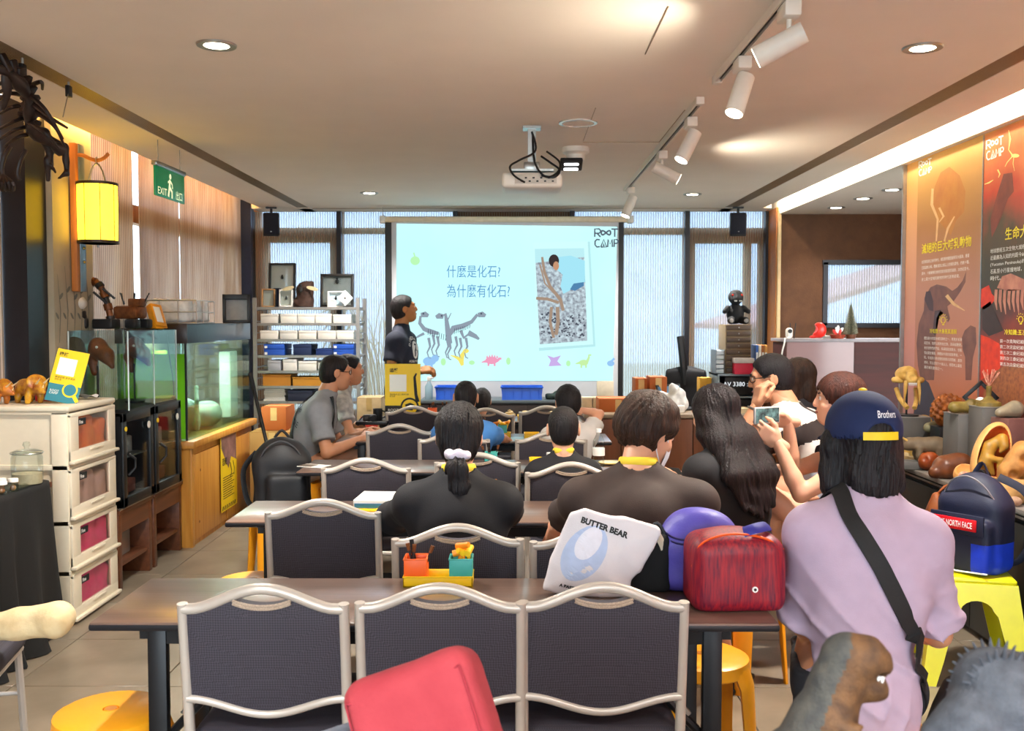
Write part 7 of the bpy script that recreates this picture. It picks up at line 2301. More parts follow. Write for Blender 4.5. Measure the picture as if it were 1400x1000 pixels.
for c_, d_ in (((0, 0, 0.012), (w_, 0.16, 0.024)), ((0, 0, h_ - 0.02), (w_, 0.16, 0.04)), ((-w_ / 2 + 0.012, 0, h_ / 2), (0.024, 0.16, h_)), ((w_ / 2 - 0.012, 0, h_ / 2), (0.024, 0.16, h_))):
 part('case_bar', bx(c_, d_, 0.003), m_black, t)
part('pale_panel', bx((0, 0.03, h_ / 2), (w_ - 0.05, 0.006, h_ - 0.05)), M('pale grey card', '#b9b8b2', 0.7), t)
m_cart = M('brown cardboard', '#a5783f', 0.8, scale=6, var=0.05)
m_cart2 = M('deep orange cardboard', '#a8571f', 0.75, scale=6, var=0.05)
m_tape = M('parcel tape', '#c8a468', 0.35)
def carton(px0, px1, y0, Y, z0, d, lab, mat, z1=None, rz=0.0, tape=True):
 a, b = P(px0, y0, Y), P(px1, y0, Y)
 w_, h_ = b.x - a.x, (z1 or a.z) - z0
 t = thing('carton', lab, 'box', ((a.x + b.x) / 2, Y + d / 2, z0), rz)
 part('box', bx((0, 0, h_ / 2), (w_, d, h_), 0.003), mat, t)
 for k in (-1, 1):
  part('flap', bx((0, k * d / 4, h_ + 0.003), (w_, d / 2 - 0.004, 0.006)), mat, t)
 if tape:
  part('tape', bx((0, 0, h_ + 0.007), (w_, 0.05, 0.002)), m_tape, t)
  part('tape', bx((0, -d / 2 - 0.001, h_ - 0.05), (0.05, 0.002, 0.10)), m_tape, t)
 return t
carton(341, 402, 592, 7.55, 0.0, 0.42, 'big pale brown carton on the floor behind the black backpack', m_cart)
carton(357, 391, 558, 7.62, P(341, 592, 7.55).z + 0.010, 0.30, 'orange brown carton stacked on the big pale carton', m_cart2, P(357, 558, 7.62).z)
rt = carton(488, 521, 545, 8.55, 0.45, 0.30, 'red printed carton on another box right of the metal rack', M('carton tan', '#b59a72', 0.8), P(488, 545, 8.55).z)
part('red_label', bx((0, -0.152, 0.17), (0.15, 0.003, 0.12)), M('red label', '#c2352a', 0.5), rt)
carton(486, 524, 600, 8.50, 0.0, 0.38, 'plain brown carton under the red printed one', m_cart, 0.445)
CY = 7.62
a, b = P(800, 566, CY), P(1046, 566, CY)
CZ = 0.79
t = thing('work_counter', 'brown fronted work counter right of the screen, cluttered with boxes', 'counter', ((a.x + b.x) / 2, CY + 0.33, 0))
L_ = b.x - a.x
part('top', bx((0, 0, CZ - 0.015), (L_ + 0.02, 0.68, 0.03), 0.004), M('tan counter top', '#8f7d68', 0.4), t)
n_d = 5
for k in range(n_d):
 part('door', bx((-L_ / 2 + L_ * (k + 0.5) / n_d, -0.325, 0.39), (L_ / n_d - 0.008, 0.02, 0.72), 0.002), wood('brown counter front', '#5f3419', '#744122', 0.45, axis=2, scale=2), t)
part('carcass', bx((0, 0.005, 0.38), (L_ - 0.01, 0.64, 0.75)), MATS['brown counter front'], t)
def on(px, Y):
 return P(px, 500, Y).x
carton(819, 872, 554, 7.80, CZ, 0.30, 'long low brown carton at the left end of the work counter', m_cart2, CZ + 0.10)
solo('leaning_board', bx((0, 0, 0.075), (0.155, 0.03, 0.15), 0.004, (R(-10), 0, 0)), M('beige board', '#c9bda6', 0.6), 'beige square board leaning below the screen corner', 'board', (on(828, 8.95), 8.98, 0.815))
for k, (px, lb) in enumerate(((803, 'left'), (818, 'right'))):
 t = thing('paper_box', 'pale cube box under the beige board, %s one of two' % lb, 'box', (on(px, 8.15), 8.20, CZ))
 part('box', bx((0, 0, 0.045), (0.085, 0.09, 0.09), 0.004), M('pale card', '#c7b494', 0.7), t)
 part('lid', bx((0, 0, 0.082), (0.089, 0.094, 0.02), 0.003), M('pale card lid', '#d6c8ad', 0.7), t)
carton(869, 885, 519, 8.10, CZ, 0.26, 'narrow orange brown carton wrapped in film on the work counter', m_cart2, P(869, 519, 8.1).z)
carton(889, 912, 517, 8.05, CZ, 0.26, 'tall orange brown carton on the work counter left of the laptop', m_cart2, P(889, 517, 8.05).z)
bag = SDF((-0.2, -0.15, -0.01), (0.2, 0.15, 0.26), 0.009)
for k, (x, y, z, r_) in enumerate(((0, 0, 0.06, 0.08), (0.06, 0.02, 0.13, 0.06), (-0.06, 0, 0.10, 0.06), (0.02, -0.03, 0.18, 0.04), (0.10, 0, 0.06, 0.05))):
 bag.ell((x, y, z), (r_, r_ * 0.8, r_ * 1.1), 0.02)
bag.rough(0.012, 42, 1).plane((0, 0, 0), (0, 0, -1))
solo('plastic_bag', nets_mesh('plastic_bag', [bag], 1), M('white plastic film', '#dcd8d2', 0.35, var=0.03), 'crumpled white plastic bag on the work counter before the cartons', 'bag', (on(917, 7.85), 7.86, CZ))
for k, (px, c_, lb) in enumerate(((893, '#e0a62c', 'small yellow packet'), (906, '#d8c39a', 'small tan packet'), (928, '#d9d2c6', 'small white packet'))):
 solo('packet', bx((0, 0, 0.03), (0.09, 0.06, 0.06), 0.01, (0, 0, R(15 * k))), M('packet %d' % k, c_, 0.6), lb + ' lying before the cartons on the work counter', 'packet', (on(px, 7.75), 7.74, CZ))
t = thing('laptop', 'open black laptop on the work counter before the black office chair', 'laptop', (on(930, 8.05), 8.02, CZ), R(40))
part('base', bx((0, 0, 0.008), (0.30, 0.21, 0.016), 0.004), m_black, t)
part('lid', bx((0, 0.115, 0.105), (0.30, 0.008, 0.20), 0.003, (R(-14), 0, 0)), m_black, t)
part('display', bx((0, 0.109, 0.105), (0.27, 0.003, 0.17), 0, (R(-14), 0, 0)), M('dim display', '#5d7f9a', 0.2), t)
part('keyboard', bx((0, -0.01, 0.0165), (0.26, 0.11, 0.002)), M('dark keys', '#26262a', 0.6), t)
t = thing('office_chair', 'black office chair with tall rounded back behind the work counter', 'chair', (on(938, 8.75), 8.72, 0), R(150))
f = SDF((-0.3, -0.15, 0.45), (0.3, 0.2, 1.25), 0.012)
f.box((0, 0.02, 0.82), (0.19, 0.035, 0.27), 0.03, 0.02).ell((0, 0.0, 1.02), (0.16, 0.05, 0.10), 0.04)
part('backrest', nets_mesh('backrest', [f]), M('black mesh cloth', '#141418', 0.7), t)
part('headrest_post', S().tube(spline([(0.0, 0.03, 0.95), (0.02, 0.05, 1.2), (0.05, 0.03, 1.38)], 5), 0.035, 8), m_black, t)
part('seat', bx((0, -0.22, 0.50), (0.46, 0.44, 0.08), 0.03), MATS['black mesh cloth'], t)
part('column', S().cyl((0, -0.2, 0.06), (0, -0.2, 0.47), 0.03), m_black, t)
for k in range(5):
 a_ = R(72 * k)
 part('star_leg', S().cyl((0, -0.2, 0.09), (0.28 * math.cos(a_), -0.2 + 0.28 * math.sin(a_), 0.06), 0.02, 0.014), m_black, t)
 part('castor', S().ball((0.28 * math.cos(a_), -0.2 + 0.28 * math.sin(a_), 0.028), 0.028, 8), m_black, t)
carton(957, 973, 518, 8.15, CZ, 0.14, 'small yellow carton beside the black office chair', M('yellow carton', '#d2a136', 0.7), P(957, 518, 8.15).z, tape=False)
t = thing('audio_cabinet', 'grey cabinet with black equipment and white numerals on the work counter', 'cabinet', (on(1003, 8.1), 8.12, CZ))
w_ = on(1032, 8.0) - on(977, 8.0)
h_ = P(1000, 511, 8.0).z - CZ
m_gcab = M('grey blue cabinet', '#7c8c98', 0.5)
for sx in (-1, 1):
 part('side', bx((sx * (w_ / 2 - 0.008), 0, h_ / 2), (0.016, 0.36, h_)), m_gcab, t)
part('top', bx((0, 0, h_ - 0.008), (w_, 0.38, 0.016)), m_gcab, t)
part('back', bx((0, 0.17, h_ / 2), (w_ - 0.03, 0.01, h_ - 0.02)), m_gcab, t)
part('shelf', bx((0, 0, h_ * 0.36), (w_ - 0.032, 0.34, 0.012)), m_gcab, t)
eq = part('equipment', bx((0.02, -0.01, h_ * 0.66), (w_ - 0.09, 0.28, h_ * 0.5), 0.006), m_black, t)
write('AV 3380 : 08', 0.05, emission('numeral glow', '#dfe6ea', 0.5), eq, (-w_ * 0.34, -0.152, h_ * 0.66), (R(90), 0, 0))
part('equipment', bx((0.02, -0.01, h_ * 0.17), (w_ - 0.09, 0.28, h_ * 0.26), 0.006), m_black, t)
CT = CZ + h_
t = thing('drawer_stack', 'tall stack of brown drawers on the grey cabinet, black plush on top', 'drawers', (on(1004, 8.15), 8.14, CT))
w_ = on(1026, 8.0) - on(991, 8.0)
h_ = P(1000, 444, 8.0).z - CT
m_dk = wood('dark drawer wood', '#3a2a1c', '#58422c', 0.45, axis=0, scale=2)
part('carcass', bx((0, 0.01, h_ / 2), (w_, 0.28, h_), 0.003), M('tan drawer case', '#8a7350', 0.5), t)
n_d = 8
for k in range(n_d):
 d_ = part('drawer', bx((0, -0.135, h_ * (k + 0.5) / n_d), (w_ - 0.012, 0.014, h_ / n_d - 0.010), 0.002), m_dk, t)
 part('knob', S().ball((0, -0.146, h_ * (k + 0.5) / n_d), 0.006, 8), m_chrome, d_)
t = thing('tray_unit', 'little clear drawer unit left of the brown drawer stack', 'drawers', (on(982, 8.05), 8.08, CT))
for k in range(5):
 part('tray', bx((0, 0, 0.02 + 0.038 * k), (0.06, 0.20, 0.032), 0.003), M('milky tray', '#c3d0d8', 0.3), t)
for sx in (-1, 1):
 part('side', bx((sx * 0.033, 0, 0.097), (0.005, 0.21, 0.194)), M('grey tray case', '#777f88', 0.4), t)
t = thing('red_box', 'red card box with white lid on the grey cabinet by the drawer stack', 'box', (on(1017, 7.9), 7.935, CT))
part('box', bx((0, 0, 0.045), (0.15, 0.10, 0.09), 0.003), M('crimson card', '#b81c3c', 0.5), t)
part('lid', bx((0, 0, 0.11), (0.16, 0.11, 0.04), 0.003), M('silver card', '#b7b3b0', 0.5), t)
for k, (px, c_) in enumerate(((1031, '#2f5fae'), (1035, '#d8d2c4'), (1039, '#a5622c'), (1043, '#c28b45'))):
 t = thing('binder', '%s standing binder right of the brown drawer stack' % ('blue', 'white', 'brown', 'tan')[k], 'binder', (on(px, 8.2), 8.2, CT - 0.02), 0, 'binders by the drawer stack')
 part('cover', bx((0, 0, 0.125), (0.022, 0.19, 0.25), 0.003), M('binder %d' % k, c_, 0.5), t)
 part('spine_label', bx((0, -0.0965, 0.15), (0.014, 0.003, 0.08)), m_wpr, t)
t = thing('binder_stand', 'brown block under the binders beside the grey cabinet', 'stand', (on(1037, 8.2), 8.2, CZ))
part('block', bx((0, 0, (CT - 0.02 - CZ) / 2), (0.11, 0.22, CT - 0.02 - CZ), 0.003), MATS['brown counter front'], t)
part('edge', bx((0, -0.111, CT - 0.03 - CZ), (0.11, 0.004, 0.012)), m_chrome, t)
PT = CT + h_
t = thing('plush_toy', 'black plush toy creature with red eyes sitting on the drawer stack', 'toy', (on(1005, 8.12), 8.12, PT + 0.002))
f = SDF((-0.18, -0.18, -0.01), (0.18, 0.18, 0.33), 0.006)
f.ell((0, 0.02, 0.085), (0.072, 0.07, 0.085), 0.02).ell((0, 0.0, 0.225), (0.062, 0.065, 0.062), 0.02).ell((0, -0.05, 0.205), (0.048, 0.04, 0.034), 0.02)
for sx in (-1, 1):
 f.cap((sx * 0.045, -0.03, 0.035), (sx * 0.06, -0.10, 0.03), 0.032, 0.030, 0.015)
 f.cap((sx * 0.065, 0.0, 0.135), (sx * 0.098, -0.03, 0.105), 0.024, 0.02, 0.012)
f.cap((0, 0.08, 0.04), (0, 0.15, 0.03), 0.035, 0.012, 0.02)
f.plane((0, 0, 0), (0, 0, -1))
part('body', nets_mesh('body', [f]), M('black plush', '#101013', 0.8, bump=0.3, bscale=300), t)
for sx in (-1, 1):
 part('eye', S().ball((sx * 0.036, -0.052, 0.240), (0.012, 0.008, 0.009), 10), M('red eye', '#d8301c', 0.3), t)
 part('foot_pad', S().ball((sx * 0.06, -0.128, 0.03), (0.02, 0.006, 0.018), 10), M('grey pad', '#8a8580', 0.7), t)
 for k in (-1, 0, 1):
  part('tooth', S().cyl((sx * 0.02 + 0.008 * k, -0.088, 0.196), (sx * 0.02 + 0.008 * k, -0.091, 0.184), 0.004, 0.0008, 6), m_wpr, t)
for k, (px, Y, lb) in enumerate(((1005, 7.75, 'flat pale paper stack on the right end of the work counter'), (972, 7.72, 'thin white sheets beside the flat paper stack'))):
 t = thing('paper_stack', lb, 'papers', (on(px, Y), Y, CZ + 0.001), R(12 - 20 * k))
 for q_ in range(4):
  part('sheet', bx((0.004 * q_, 0.003 * (q_ % 2), 0.006 + 0.010 * q_), (0.22 - 0.05 * k, 0.17, 0.009)), M('aged paper', '#cbb58c', 0.8) if k == 0 else m_wpr, t)
t = thing('white_bowl', 'small white bowl on the brown block by the recess wall', 'bowl', (on(1052, 8.0), 8.0, CT - 0.0))
part('bowl', S().lathe([(0.0, 0.0), (0.03, 0.0), (0.06, 0.035), (0.062, 0.036), (0.03, 0.006), (0.0, 0.006)], n=24), m_white, t)
part('pedestal', S().cyl((0, 0, -(CT - CZ)), (0, 0, 0.0), 0.045), MATS['brown counter front'], t)
# ------------------------------------------------------------ posters, bench and reception at the right
XW = WR - 0.004
def pw(px, py, X=XW):
 d = CAM_M @ Vector(((px - 700) / F, (500 - py) / F, -1))
 k = X / d.x
 return Vector((X, d.y * k, CAM_H + d.z * k))
def poster(x0, x1, ztop, zbot, mat, lab):
 ya, yb = pw(x0, 438).y, pw(x1, 438).y
 t = thing('exhibition_poster', lab, 'poster', (XW, ya, (ztop + zbot) / 2), 0, 'tall orange exhibition posters')
 part('sheet', bx((-0.001, (yb - ya) / 2, 0), (0.006, ya - yb - 0.004, ztop - zbot)), mat, t)
 part('edge_strip', bx((-0.004, yb - ya, 0), (0.008, 0.010, ztop - zbot)), m_chrome, t)
 return t
LAY = [0]
def dec(t, name, polys, mat, lay=1):
 bm = bmesh.new()
 o = t.location
 for p in polys:
  vs = [bm.verts.new(pw(x, y, XW - 0.0042 - 0.0004 * lay) - o) for x, y in p]
  bm.faces.new(vs)
 bmesh.ops.triangulate(bm, faces=bm.faces)
 me = bpy.data.meshes.new(name)
 bm.to_mesh(me)
 bm.free()
 return link(name, me, mat, t)
def ptext(t, s_, xl, yl, xr, hpx, mat, **kw):
 """lettering on the poster wall: lower-left pixel, right end column, height in pixels"""
 a = pw(xl, yl, XW - 0.008)
 b = pw(xr, yl, XW - 0.008)
 h_ = hpx * a.y / F
 me = fit_text(s_, abs(a.y - b.y), h_, **kw)
 a = a - t.location
 me.transform(Matrix(((0, 0, -1, a.x), (-1, 0, 0, a.y), (0, 1, 0, a.z), (0, 0, 0, 1))))
 return link('lettering', me, mat, t)
g1 = gradient('amber poster print', [(0.0, '#b0521a'), (0.12, '#c06a22'), (0.28, '#b97a66'), (0.55, '#b98470'), (0.75, '#a8743e'), (1.0, '#c99a48')], -0.9, 0.9, noise=0.12, nscale=3)
g2 = gradient('lava poster print', [(0.0, '#4f2a38'), (0.15, '#7a3b2e'), (0.30, '#a5381f'), (0.45, '#5a2d28'), (0.55, '#3f3a2c'), (0.68, '#54401f'), (0.82, '#c23d14'), (1.0, '#d9843e')], -0.9, 0.9, noise=0.35, nscale=3)
p1 = poster(1252, 1341, 2.53, 0.72, g1, 'amber poster with elephants and yellow Chinese title on the right wall')
p2 = poster(1341.5, 1455, 2.53, 0.72, g2, 'dark red volcano poster cut by the right edge of the photo')
m_mau, m_mau2 = M('mauve print', '#6e4a48', 0.5, scale=14, hex2='#84594f'), M('dark mauve print', '#4d3840', 0.5)
m_cre, m_fog = M('cream ivory print', '#dcb684', 0.5), M('brown fog print', '#ad6d30', 0.5, scale=8, hex2='#bb8038')
m_yt = M('yellow title print', '#f2e224', 0.5)
m_lava = M('lava print', '#e8401a', 0.5, scale=18, hex2='#c22f20')
for t, ox, oy, k in ((p1, 1256, 221, 0.50), (p2, 1348, 192, 0.68)):
 dec(t, 'word_mark', [[(ox + x * k * 1.05, oy + y * k * 1.55 - (x * k) * 0.33) for x, y in p] for p in rootcamp(None, None)], m_wpr, 3)
dec(p1, 'beast_shape', [[(1278, 255), (1286, 236), (1298, 228), (1312, 240), (1320, 262), (1318, 290), (1308, 300), (1300, 322), (1290, 310), (1281, 300), (1274, 285)]], m_fog, 1)
dec(p1, 'beast_tusk', stroke([(1275, 258), (1274, 280), (1282, 300), (1280, 330)], [3, 4, 3, 2]) + stroke([(1284, 284), (1290, 296), (1284, 304)], [3, 3, 1]) + stroke([(1305, 296), (1296, 312), (1291, 330)], [1.5, 3, 2]), m_cre, 2)
dec(p1, 'elephant', [[(1264, 407), (1272, 393), (1281, 389), (1294, 392), (1302, 398), (1309, 393), (1316, 384), (1321, 371), (1320, 386), (1313, 399), (1304, 412), (1295, 419), (1299, 436), (1296, 441), (1290, 428), (1284, 424), (1280, 440), (1279, 470), (1277, 520), (1259, 520), (1255, 500), (1253, 470), (1256, 443), (1263, 425)]], m_mau, 1)
dec(p1, 'elephant_ear', [[(1264, 410), (1266, 399), (1272, 398), (1276, 412), (1276, 426), (1270, 424)], [(1278, 425), (1286, 424), (1280, 436), (1279, 460), (1275, 455)]], m_mau2, 2)
dec(p1, 'elephant_tusk', stroke([(1294, 404), (1304, 416), (1319, 425)], [5, 4, 1]), m_cre, 3)
dec(p1, 'young_elephant', [[(1315, 462), (1319, 452), (1327, 445), (1334, 448), (1335, 470), (1330, 490), (1328, 520), (1320, 520), (1320, 490), (1316, 478)]], m_mau, 1)
dec(p1, 'mountain', [[(1247, 580), (1254, 530), (1262, 517), (1270, 524), (1279, 548), (1284, 580)]], M('slate print', '#3b3a4c', 0.5), 1)
for t, x, y in ((p1, 1289.5, 438), (p2, 1395.5, 437)):
 dec(t, 'bulb_icon', stroke([(x + 3 * math.cos(R(20 * k + 110)), y + 4.2 * math.sin(R(20 * k + 110))) for k in range(18)], 1.0) + stroke([(x - 1.5, y + 6), (x + 1.5, y + 6)], 1.4) + [q for k in range(7) for q in stroke([(x + 4.4 * math.cos(R(30 * k + 180)), y - 1 + 6 * math.sin(R(30 * k + 180))), (x + 6 * math.cos(R(30 * k + 180)), y - 1 + 8 * math.sin(R(30 * k + 180)))], 0.8)], m_yt, 3)
ptext(p1, '滅絕的巨大哺乳動物', 1260, 348, 1327.5, 14, m_yt, bold=0.012)
for k, s_ in enumerate(('在恐龍滅絕之後的時代，哺乳動物體型變得巨大起來，體重', '已超過數公噸，體重達四公噸以上的哺乳動物，約數十種，', '其中，十幾種哺乳動物因氣候變遷而滅絕，20世紀至今，', '史上最大型哺乳動物的時代逐漸結束。')):
 ptext(p1, s_, 1260, 361 + 7.9 * k, 1325 if k < 3 else 1312, 4.6, m_wpr)
ptext(p1, '冷知識:大象是其遠親', 1271, 456, 1308, 6.4, m_yt, bold=0.01)
for k, s_ in enumerate(('體型最大的陸地哺乳動物之一，常見於非洲', '與亞洲，牠們以植物為主食，耳朵能散熱，', '象牙是牠們的門齒，長鼻能取食飲水，也能', '發出聲音溝通，群體由年長的母象帶領，一', '同，年幼的小象由整個象群共同照顧，直到', '成年，可以活到六十歲以上，是陸地上最長', '壽的哺乳動物之一。')):
 ptext(p1, s_, 1263.5, 464.5 + 6.6 * k, 1315 if k < 6 else 1289, 4.2, m_wpr)
ptext(p2, '生命大滅絕', 1374, 329, 1427, 17, m_yt, bold=0.012)
for k, s_ in enumerate(('地球歷經五次生物大滅絕，其中最', '近最廣為人知的約距今6600萬年前', '(Yucatan Peninsula)的大型隕', '石亂至小行星撞地球，造成恐龍', '時代。')):
 ptext(p2, s_, 1354, 347 + 9.3 * k, 1420 if k < 4 else 1368, 6.2, m_wpr)
ptext(p2, '冷知識:五次大滅絕', 1373, 458, 1422, 7.6, m_yt, bold=0.01)
for k, s_ in enumerate(('第一次奧陶紀滅絕，物種', '第二次泥盆紀滅絕，物種', '第三次二疊紀滅絕，物種', '第四次三疊紀滅絕，物種', '第五次白堊紀滅絕，物種')):
 ptext(p2, s_, 1367, 469 + 7.8 * k, 1418, 5.2, m_wpr)
dec(p2, 'lightning', stroke([(1379, 178), (1381, 190), (1379, 205), (1384, 212)], [1, 2.4, 1, 2]) + [ring(1388, 213, 5.5, 2.6)] + stroke([(1384, 214), (1377, 222), (1374, 228)], [1.4, 1, .5]) + stroke([(1386, 215), (1385, 224), (1387, 234)], [1, .8, .4]) + stroke([(1346, 252), (1352, 250), (1358, 246)], [1, 2, .6]) + stroke([(1364, 232), (1367, 238), (1365, 243)], [2, 2, .6]), M('hot yellow print', '#ffe28a', 0.5), 2)
dec(p2, 'lava_glow', [[(1341, 396), (1352, 390), (1356, 402), (1362, 408), (1354, 418), (1345, 424), (1341, 420)]], m_lava, 1)
dec(p2, 'lava_glow', [[(1341, 458), (1352, 462), (1366, 470), (1374, 490), (1366, 505), (1350, 514), (1341, 520)]], m_lava, 1)
dec(p2, 'beast_neck', [[(1372, 238), (1384, 236), (1386, 262), (1378, 272), (1368, 300), (1356, 325), (1354, 300), (1362, 270)]], M('dim red print', '#6d2f1e', 0.5, scale=12, hex2='#8c3d22'), 1)
dec(p2, 'rib_cage', [[(1363, 394), (1370, 378), (1382, 374), (1400, 382), (1400, 396), (1380, 398)]] + [stroke([(1362 + 6 * k, 396), (1361 + 6 * k, 412), (1363 + 6 * k, 424 + 3 * (k % 3))], [4, 4, 1])[i] for k in range(7) for i in range(2)], M('dusty rose print', '#a8695a', 0.5, scale=20, hex2='#c58a72'), 2)
dec(p2, 'rock_shape', [[(1343, 420), (1354, 412), (1366, 440), (1372, 452), (1352, 460), (1343, 450)]], M('dark rock print', '#3d2a28', 0.5), 1)
dec(p2, 'scaled_back', [[(1341, 560), (1346, 530), (1358, 510), (1374, 500), (1392, 498), (1400, 505), (1400, 560)]], M('scaled tan print', '#a5643a', 0.5, scale=50, hex2='#7d4630'), 2)
BX, BZ = 2.20, 0.70
t = thing('display_bench', 'long dark bench with stone top along the posters, fossils on it', 'bench', (BX, 4.7, 0))
part('top', bx((0.17, 0, BZ - 0.012), (0.35, 3.7, 0.024), 0.003), M('grey stone top', '#77716a', 0.5, scale=12, var=0.08), t)
for k in range(4):
 part('front_panel', bx((0.012, -1.39 + 0.925 * k, 0.335), (0.02, 0.915, 0.60), 0.002), M('dark olive laminate', '#20221e', 0.4), t)
part('carcass', bx((0.18, 0, 0.335), (0.31, 3.66, 0.64)), MATS['dark olive laminate'], t)
part('edge_line', bx((-0.004, 0, BZ - 0.035), (0.006, 3.7, 0.010)), m_chrome, t)
def bp(px, X):
 return (X, F * X / (px - 706), BZ + 0.001)
def lump(name, lab, cat, px, X, prims, mat, rough=0.004, rf=40, rz=0.0, z=None, group=None, res=0.006, seed=1):
 """a free-form fossil or figure built from blended blobs, standing on the bench"""
 pos = list(bp(px, X))
 if z is not None:
  pos[2] = z
 lo = np.min([np.minimum(np.array(q[0]), np.array(q[1])) - q[2] * 1.1 - 0.03 for q in prims], axis=0)
 hi = np.max([np.maximum(np.array(q[0]), np.array(q[1])) + q[2] * 1.1 + 0.03 for q in prims], axis=0)
 f = SDF(lo, hi, res)
 for q in prims:
  f.cap(q[0], q[1], q[2], q[3], 0.012, q[4] if len(q) > 4 else 'add')
 f.rough(rough, rf, seed)
 f.plane((0, 0, 0), (0, 0, -1))
 return solo(name, nets_mesh(name, [f]), mat, lab, cat, pos, (0, 0, rz), group)
m_ybone = M('yellow bone', '#b98d3c', 0.6, scale=18, hex2='#dcb868')
m_rockc = M('cream rock', '#a88f62', 0.8, scale=22, hex2='#cbb589')
m_rockb = M('brown glossy fossil', '#4a2310', 0.4, scale=16, hex2='#7a4320')
m_skull = M('brown skull bone', '#8a5a24', 0.6, scale=20, hex2='#b98240')
m_gbox = M('grey plinth', '#5f5c58', 0.6, var=0.02)
def plinth(px, X, w_, d_, h_, lab):
 x, y, z = bp(px, X)
 t = thing('plinth', lab, 'plinth', (x, y, z), R(4))
 part('block', bx((0, 0, h_ / 2), (w_, d_, h_), 0.002), m_gbox, t)
 part('cap', bx((0, 0, h_ + 0.002), (w_ + 0.004, d_ + 0.004, 0.004)), M('light plinth cap', '#8d8882', 0.5), t)
 return (x, y, z + h_ + 0.005)
q1 = plinth(1240, 2.33, 0.22, 0.16, 0.25, 'low grey plinth under the sabre-toothed skull')
q2 = plinth(1320, 2.38, 0.155, 0.155, 0.33, 'tall grey plinth in the middle of the bench')
q3 = plinth(1352, 2.43, 0.14, 0.13, 0.38, 'dark plinth behind the egg, coral on it')
t = thing('sabre_skull', 'yellow sabre-toothed skull with open jaws on a rod stand', 'skull', q1, R(-8))
f = SDF((-0.14, -0.16, 0.08), (0.14, 0.14, 0.34), 0.005)
f.ell((0, 0.02, 0.245), (0.062, 0.085, 0.05), 0.02).cap((0, -0.03, 0.255), (0, -0.11, 0.225), 0.042, 0.032, 0.02)
for sx in (-1, 1):
 f.cap((sx * 0.03, 0.02, 0.22), (sx * 0.075, -0.02, 0.215), 0.02, 0.016, 0.015).cap((sx * 0.075, -0.02, 0.215), (sx * 0.05, -0.08, 0.21), 0.016, 0.012, 0.012)
 f.ell((sx * 0.04, -0.075, 0.255), (0.02, 0.025, 0.018), 0.008, 'sub')
f.ell((0, -0.135, 0.24), (0.018, 0.02, 0.016), 0.006, 'sub')
f.rough(0.002, 60)
part('cranium', nets_mesh('cranium', [f]), m_ybone, t)
for sx in (-1, 1):
 part('sabre_tooth', S().tube(spline([(sx * 0.034, -0.115, 0.215), (sx * 0.040, -0.13, 0.15), (sx * 0.044, -0.115, 0.075)], 5), [0.011, 0.011, 0.0105, 0.010, 0.009, 0.008, 0.0065, 0.005, 0.004, 0.0025, 0.001], 8), m_ybone, t)
 part('jaw_half', S().tube(spline([(sx * 0.055, 0.02, 0.16), (sx * 0.045, -0.04, 0.10), (sx * 0.02, -0.10, 0.055)], 5), 0.014, 8), m_ybone, t)
for k in range(6):
 part('tooth', S().cyl((-0.02 + 0.008 * k, -0.135, 0.205), (-0.02 + 0.008 * k, -0.137, 0.188), 0.004, 0.001, 6), m_wpr, t)
part('rod', S().cyl((0, 0, 0), (0, 0, 0.21), 0.006).cyl((0, 0, 0), (0, 0, 0.008), 0.07), m_black, t)
for k, (px, c_, lb) in enumerate(((1189, '#8a6a48', 'left'), (1209, '#1d1c20', 'right'))):
 x, y, z = bp(px, 2.30)
 y = min(y, 6.35)
 x = (px - 706) * y / F
 t = thing('specimen_pot', 'dark pot with a white crinkled mount and hook on the bench, %s one of two' % lb, 'pot', (x, y, z), 0, 'pots with white mounts')
 part('pot', S().lathe([(0, 0), (0.045, 0), (0.05, 0.01), (0.05, 0.17), (0.044, 0.18)], n=20), M('pot %d' % k, c_, 0.35), t)
 part('band', S().lathe([(0.051, 0.10), (0.051, 0.14)], n=20), m_rockc, t)
 part('mount', S().lathe([(0.04, 0.18), (0.03, 0.20), (0.012, 0.225), (0.0, 0.23)], n=12), m_wpr, t)
 part('hook', S().tube(spline([(0.0, 0, 0.225), (-0.01, 0, 0.25), (0.0, 0, 0.27), (0.012, 0, 0.255)], 5), 0.004, 6), m_chrome, t)
lump('skull_cast', 'yellow skull cast behind the rhino figure on the bench', 'skull', 1253, 2.42, [((0, 0, 0.19), (0.04, -0.02, 0.21), 0.06, 0.045), ((0, -0.02, 0.15), (-0.05, -0.05, 0.03), 0.035, 0.02), ((0.05, 0, 0.17), (0.08, 0, 0.02), 0.03, 0.03), ((-0.01, -0.07, 0.19), (0.0, -0.10, 0.19), 0.022, 0.018, 'sub')], m_ybone)
lump('ammonite_plate', 'grey green fossil plate leaning above the skull cast', 'fossil', 1285, 2.46, [((-0.06, 0, 0.20), (0.06, 0, 0.24), 0.03, 0.03), ((0.06, 0, 0.24), (0.075, 0, 0.28), 0.03, 0.02), ((0, 0, 0.02), (0, 0, 0.2), 0.03, 0.03)], M('grey green fossil', '#5f5c44', 0.7, scale=20, hex2='#8d8868'))
t = quad_figure('rhino_figure', 'grey brown rhinoceros figure walking left on a small base', 'figurine', (2.285, F * 2.285 / (1271 - 706), BZ + 0.045), R(170), 1.02, [M('rhino hide', '#6b5a44', 0.6, scale=30, var=0.15), None, m_ybone], frill=False)
part('base_slab', bx((0, 0, -0.022), (0.28, 0.10, 0.044), 0.004), m_gbox, t)
lump('yellow_rock', 'ochre rock lump at the far end of the bench beside the cap', 'rock', 1238, 2.30, [((-0.03, 0, 0.03), (0.04, 0, 0.04), 0.05, 0.035)], m_ybone, 0.008)
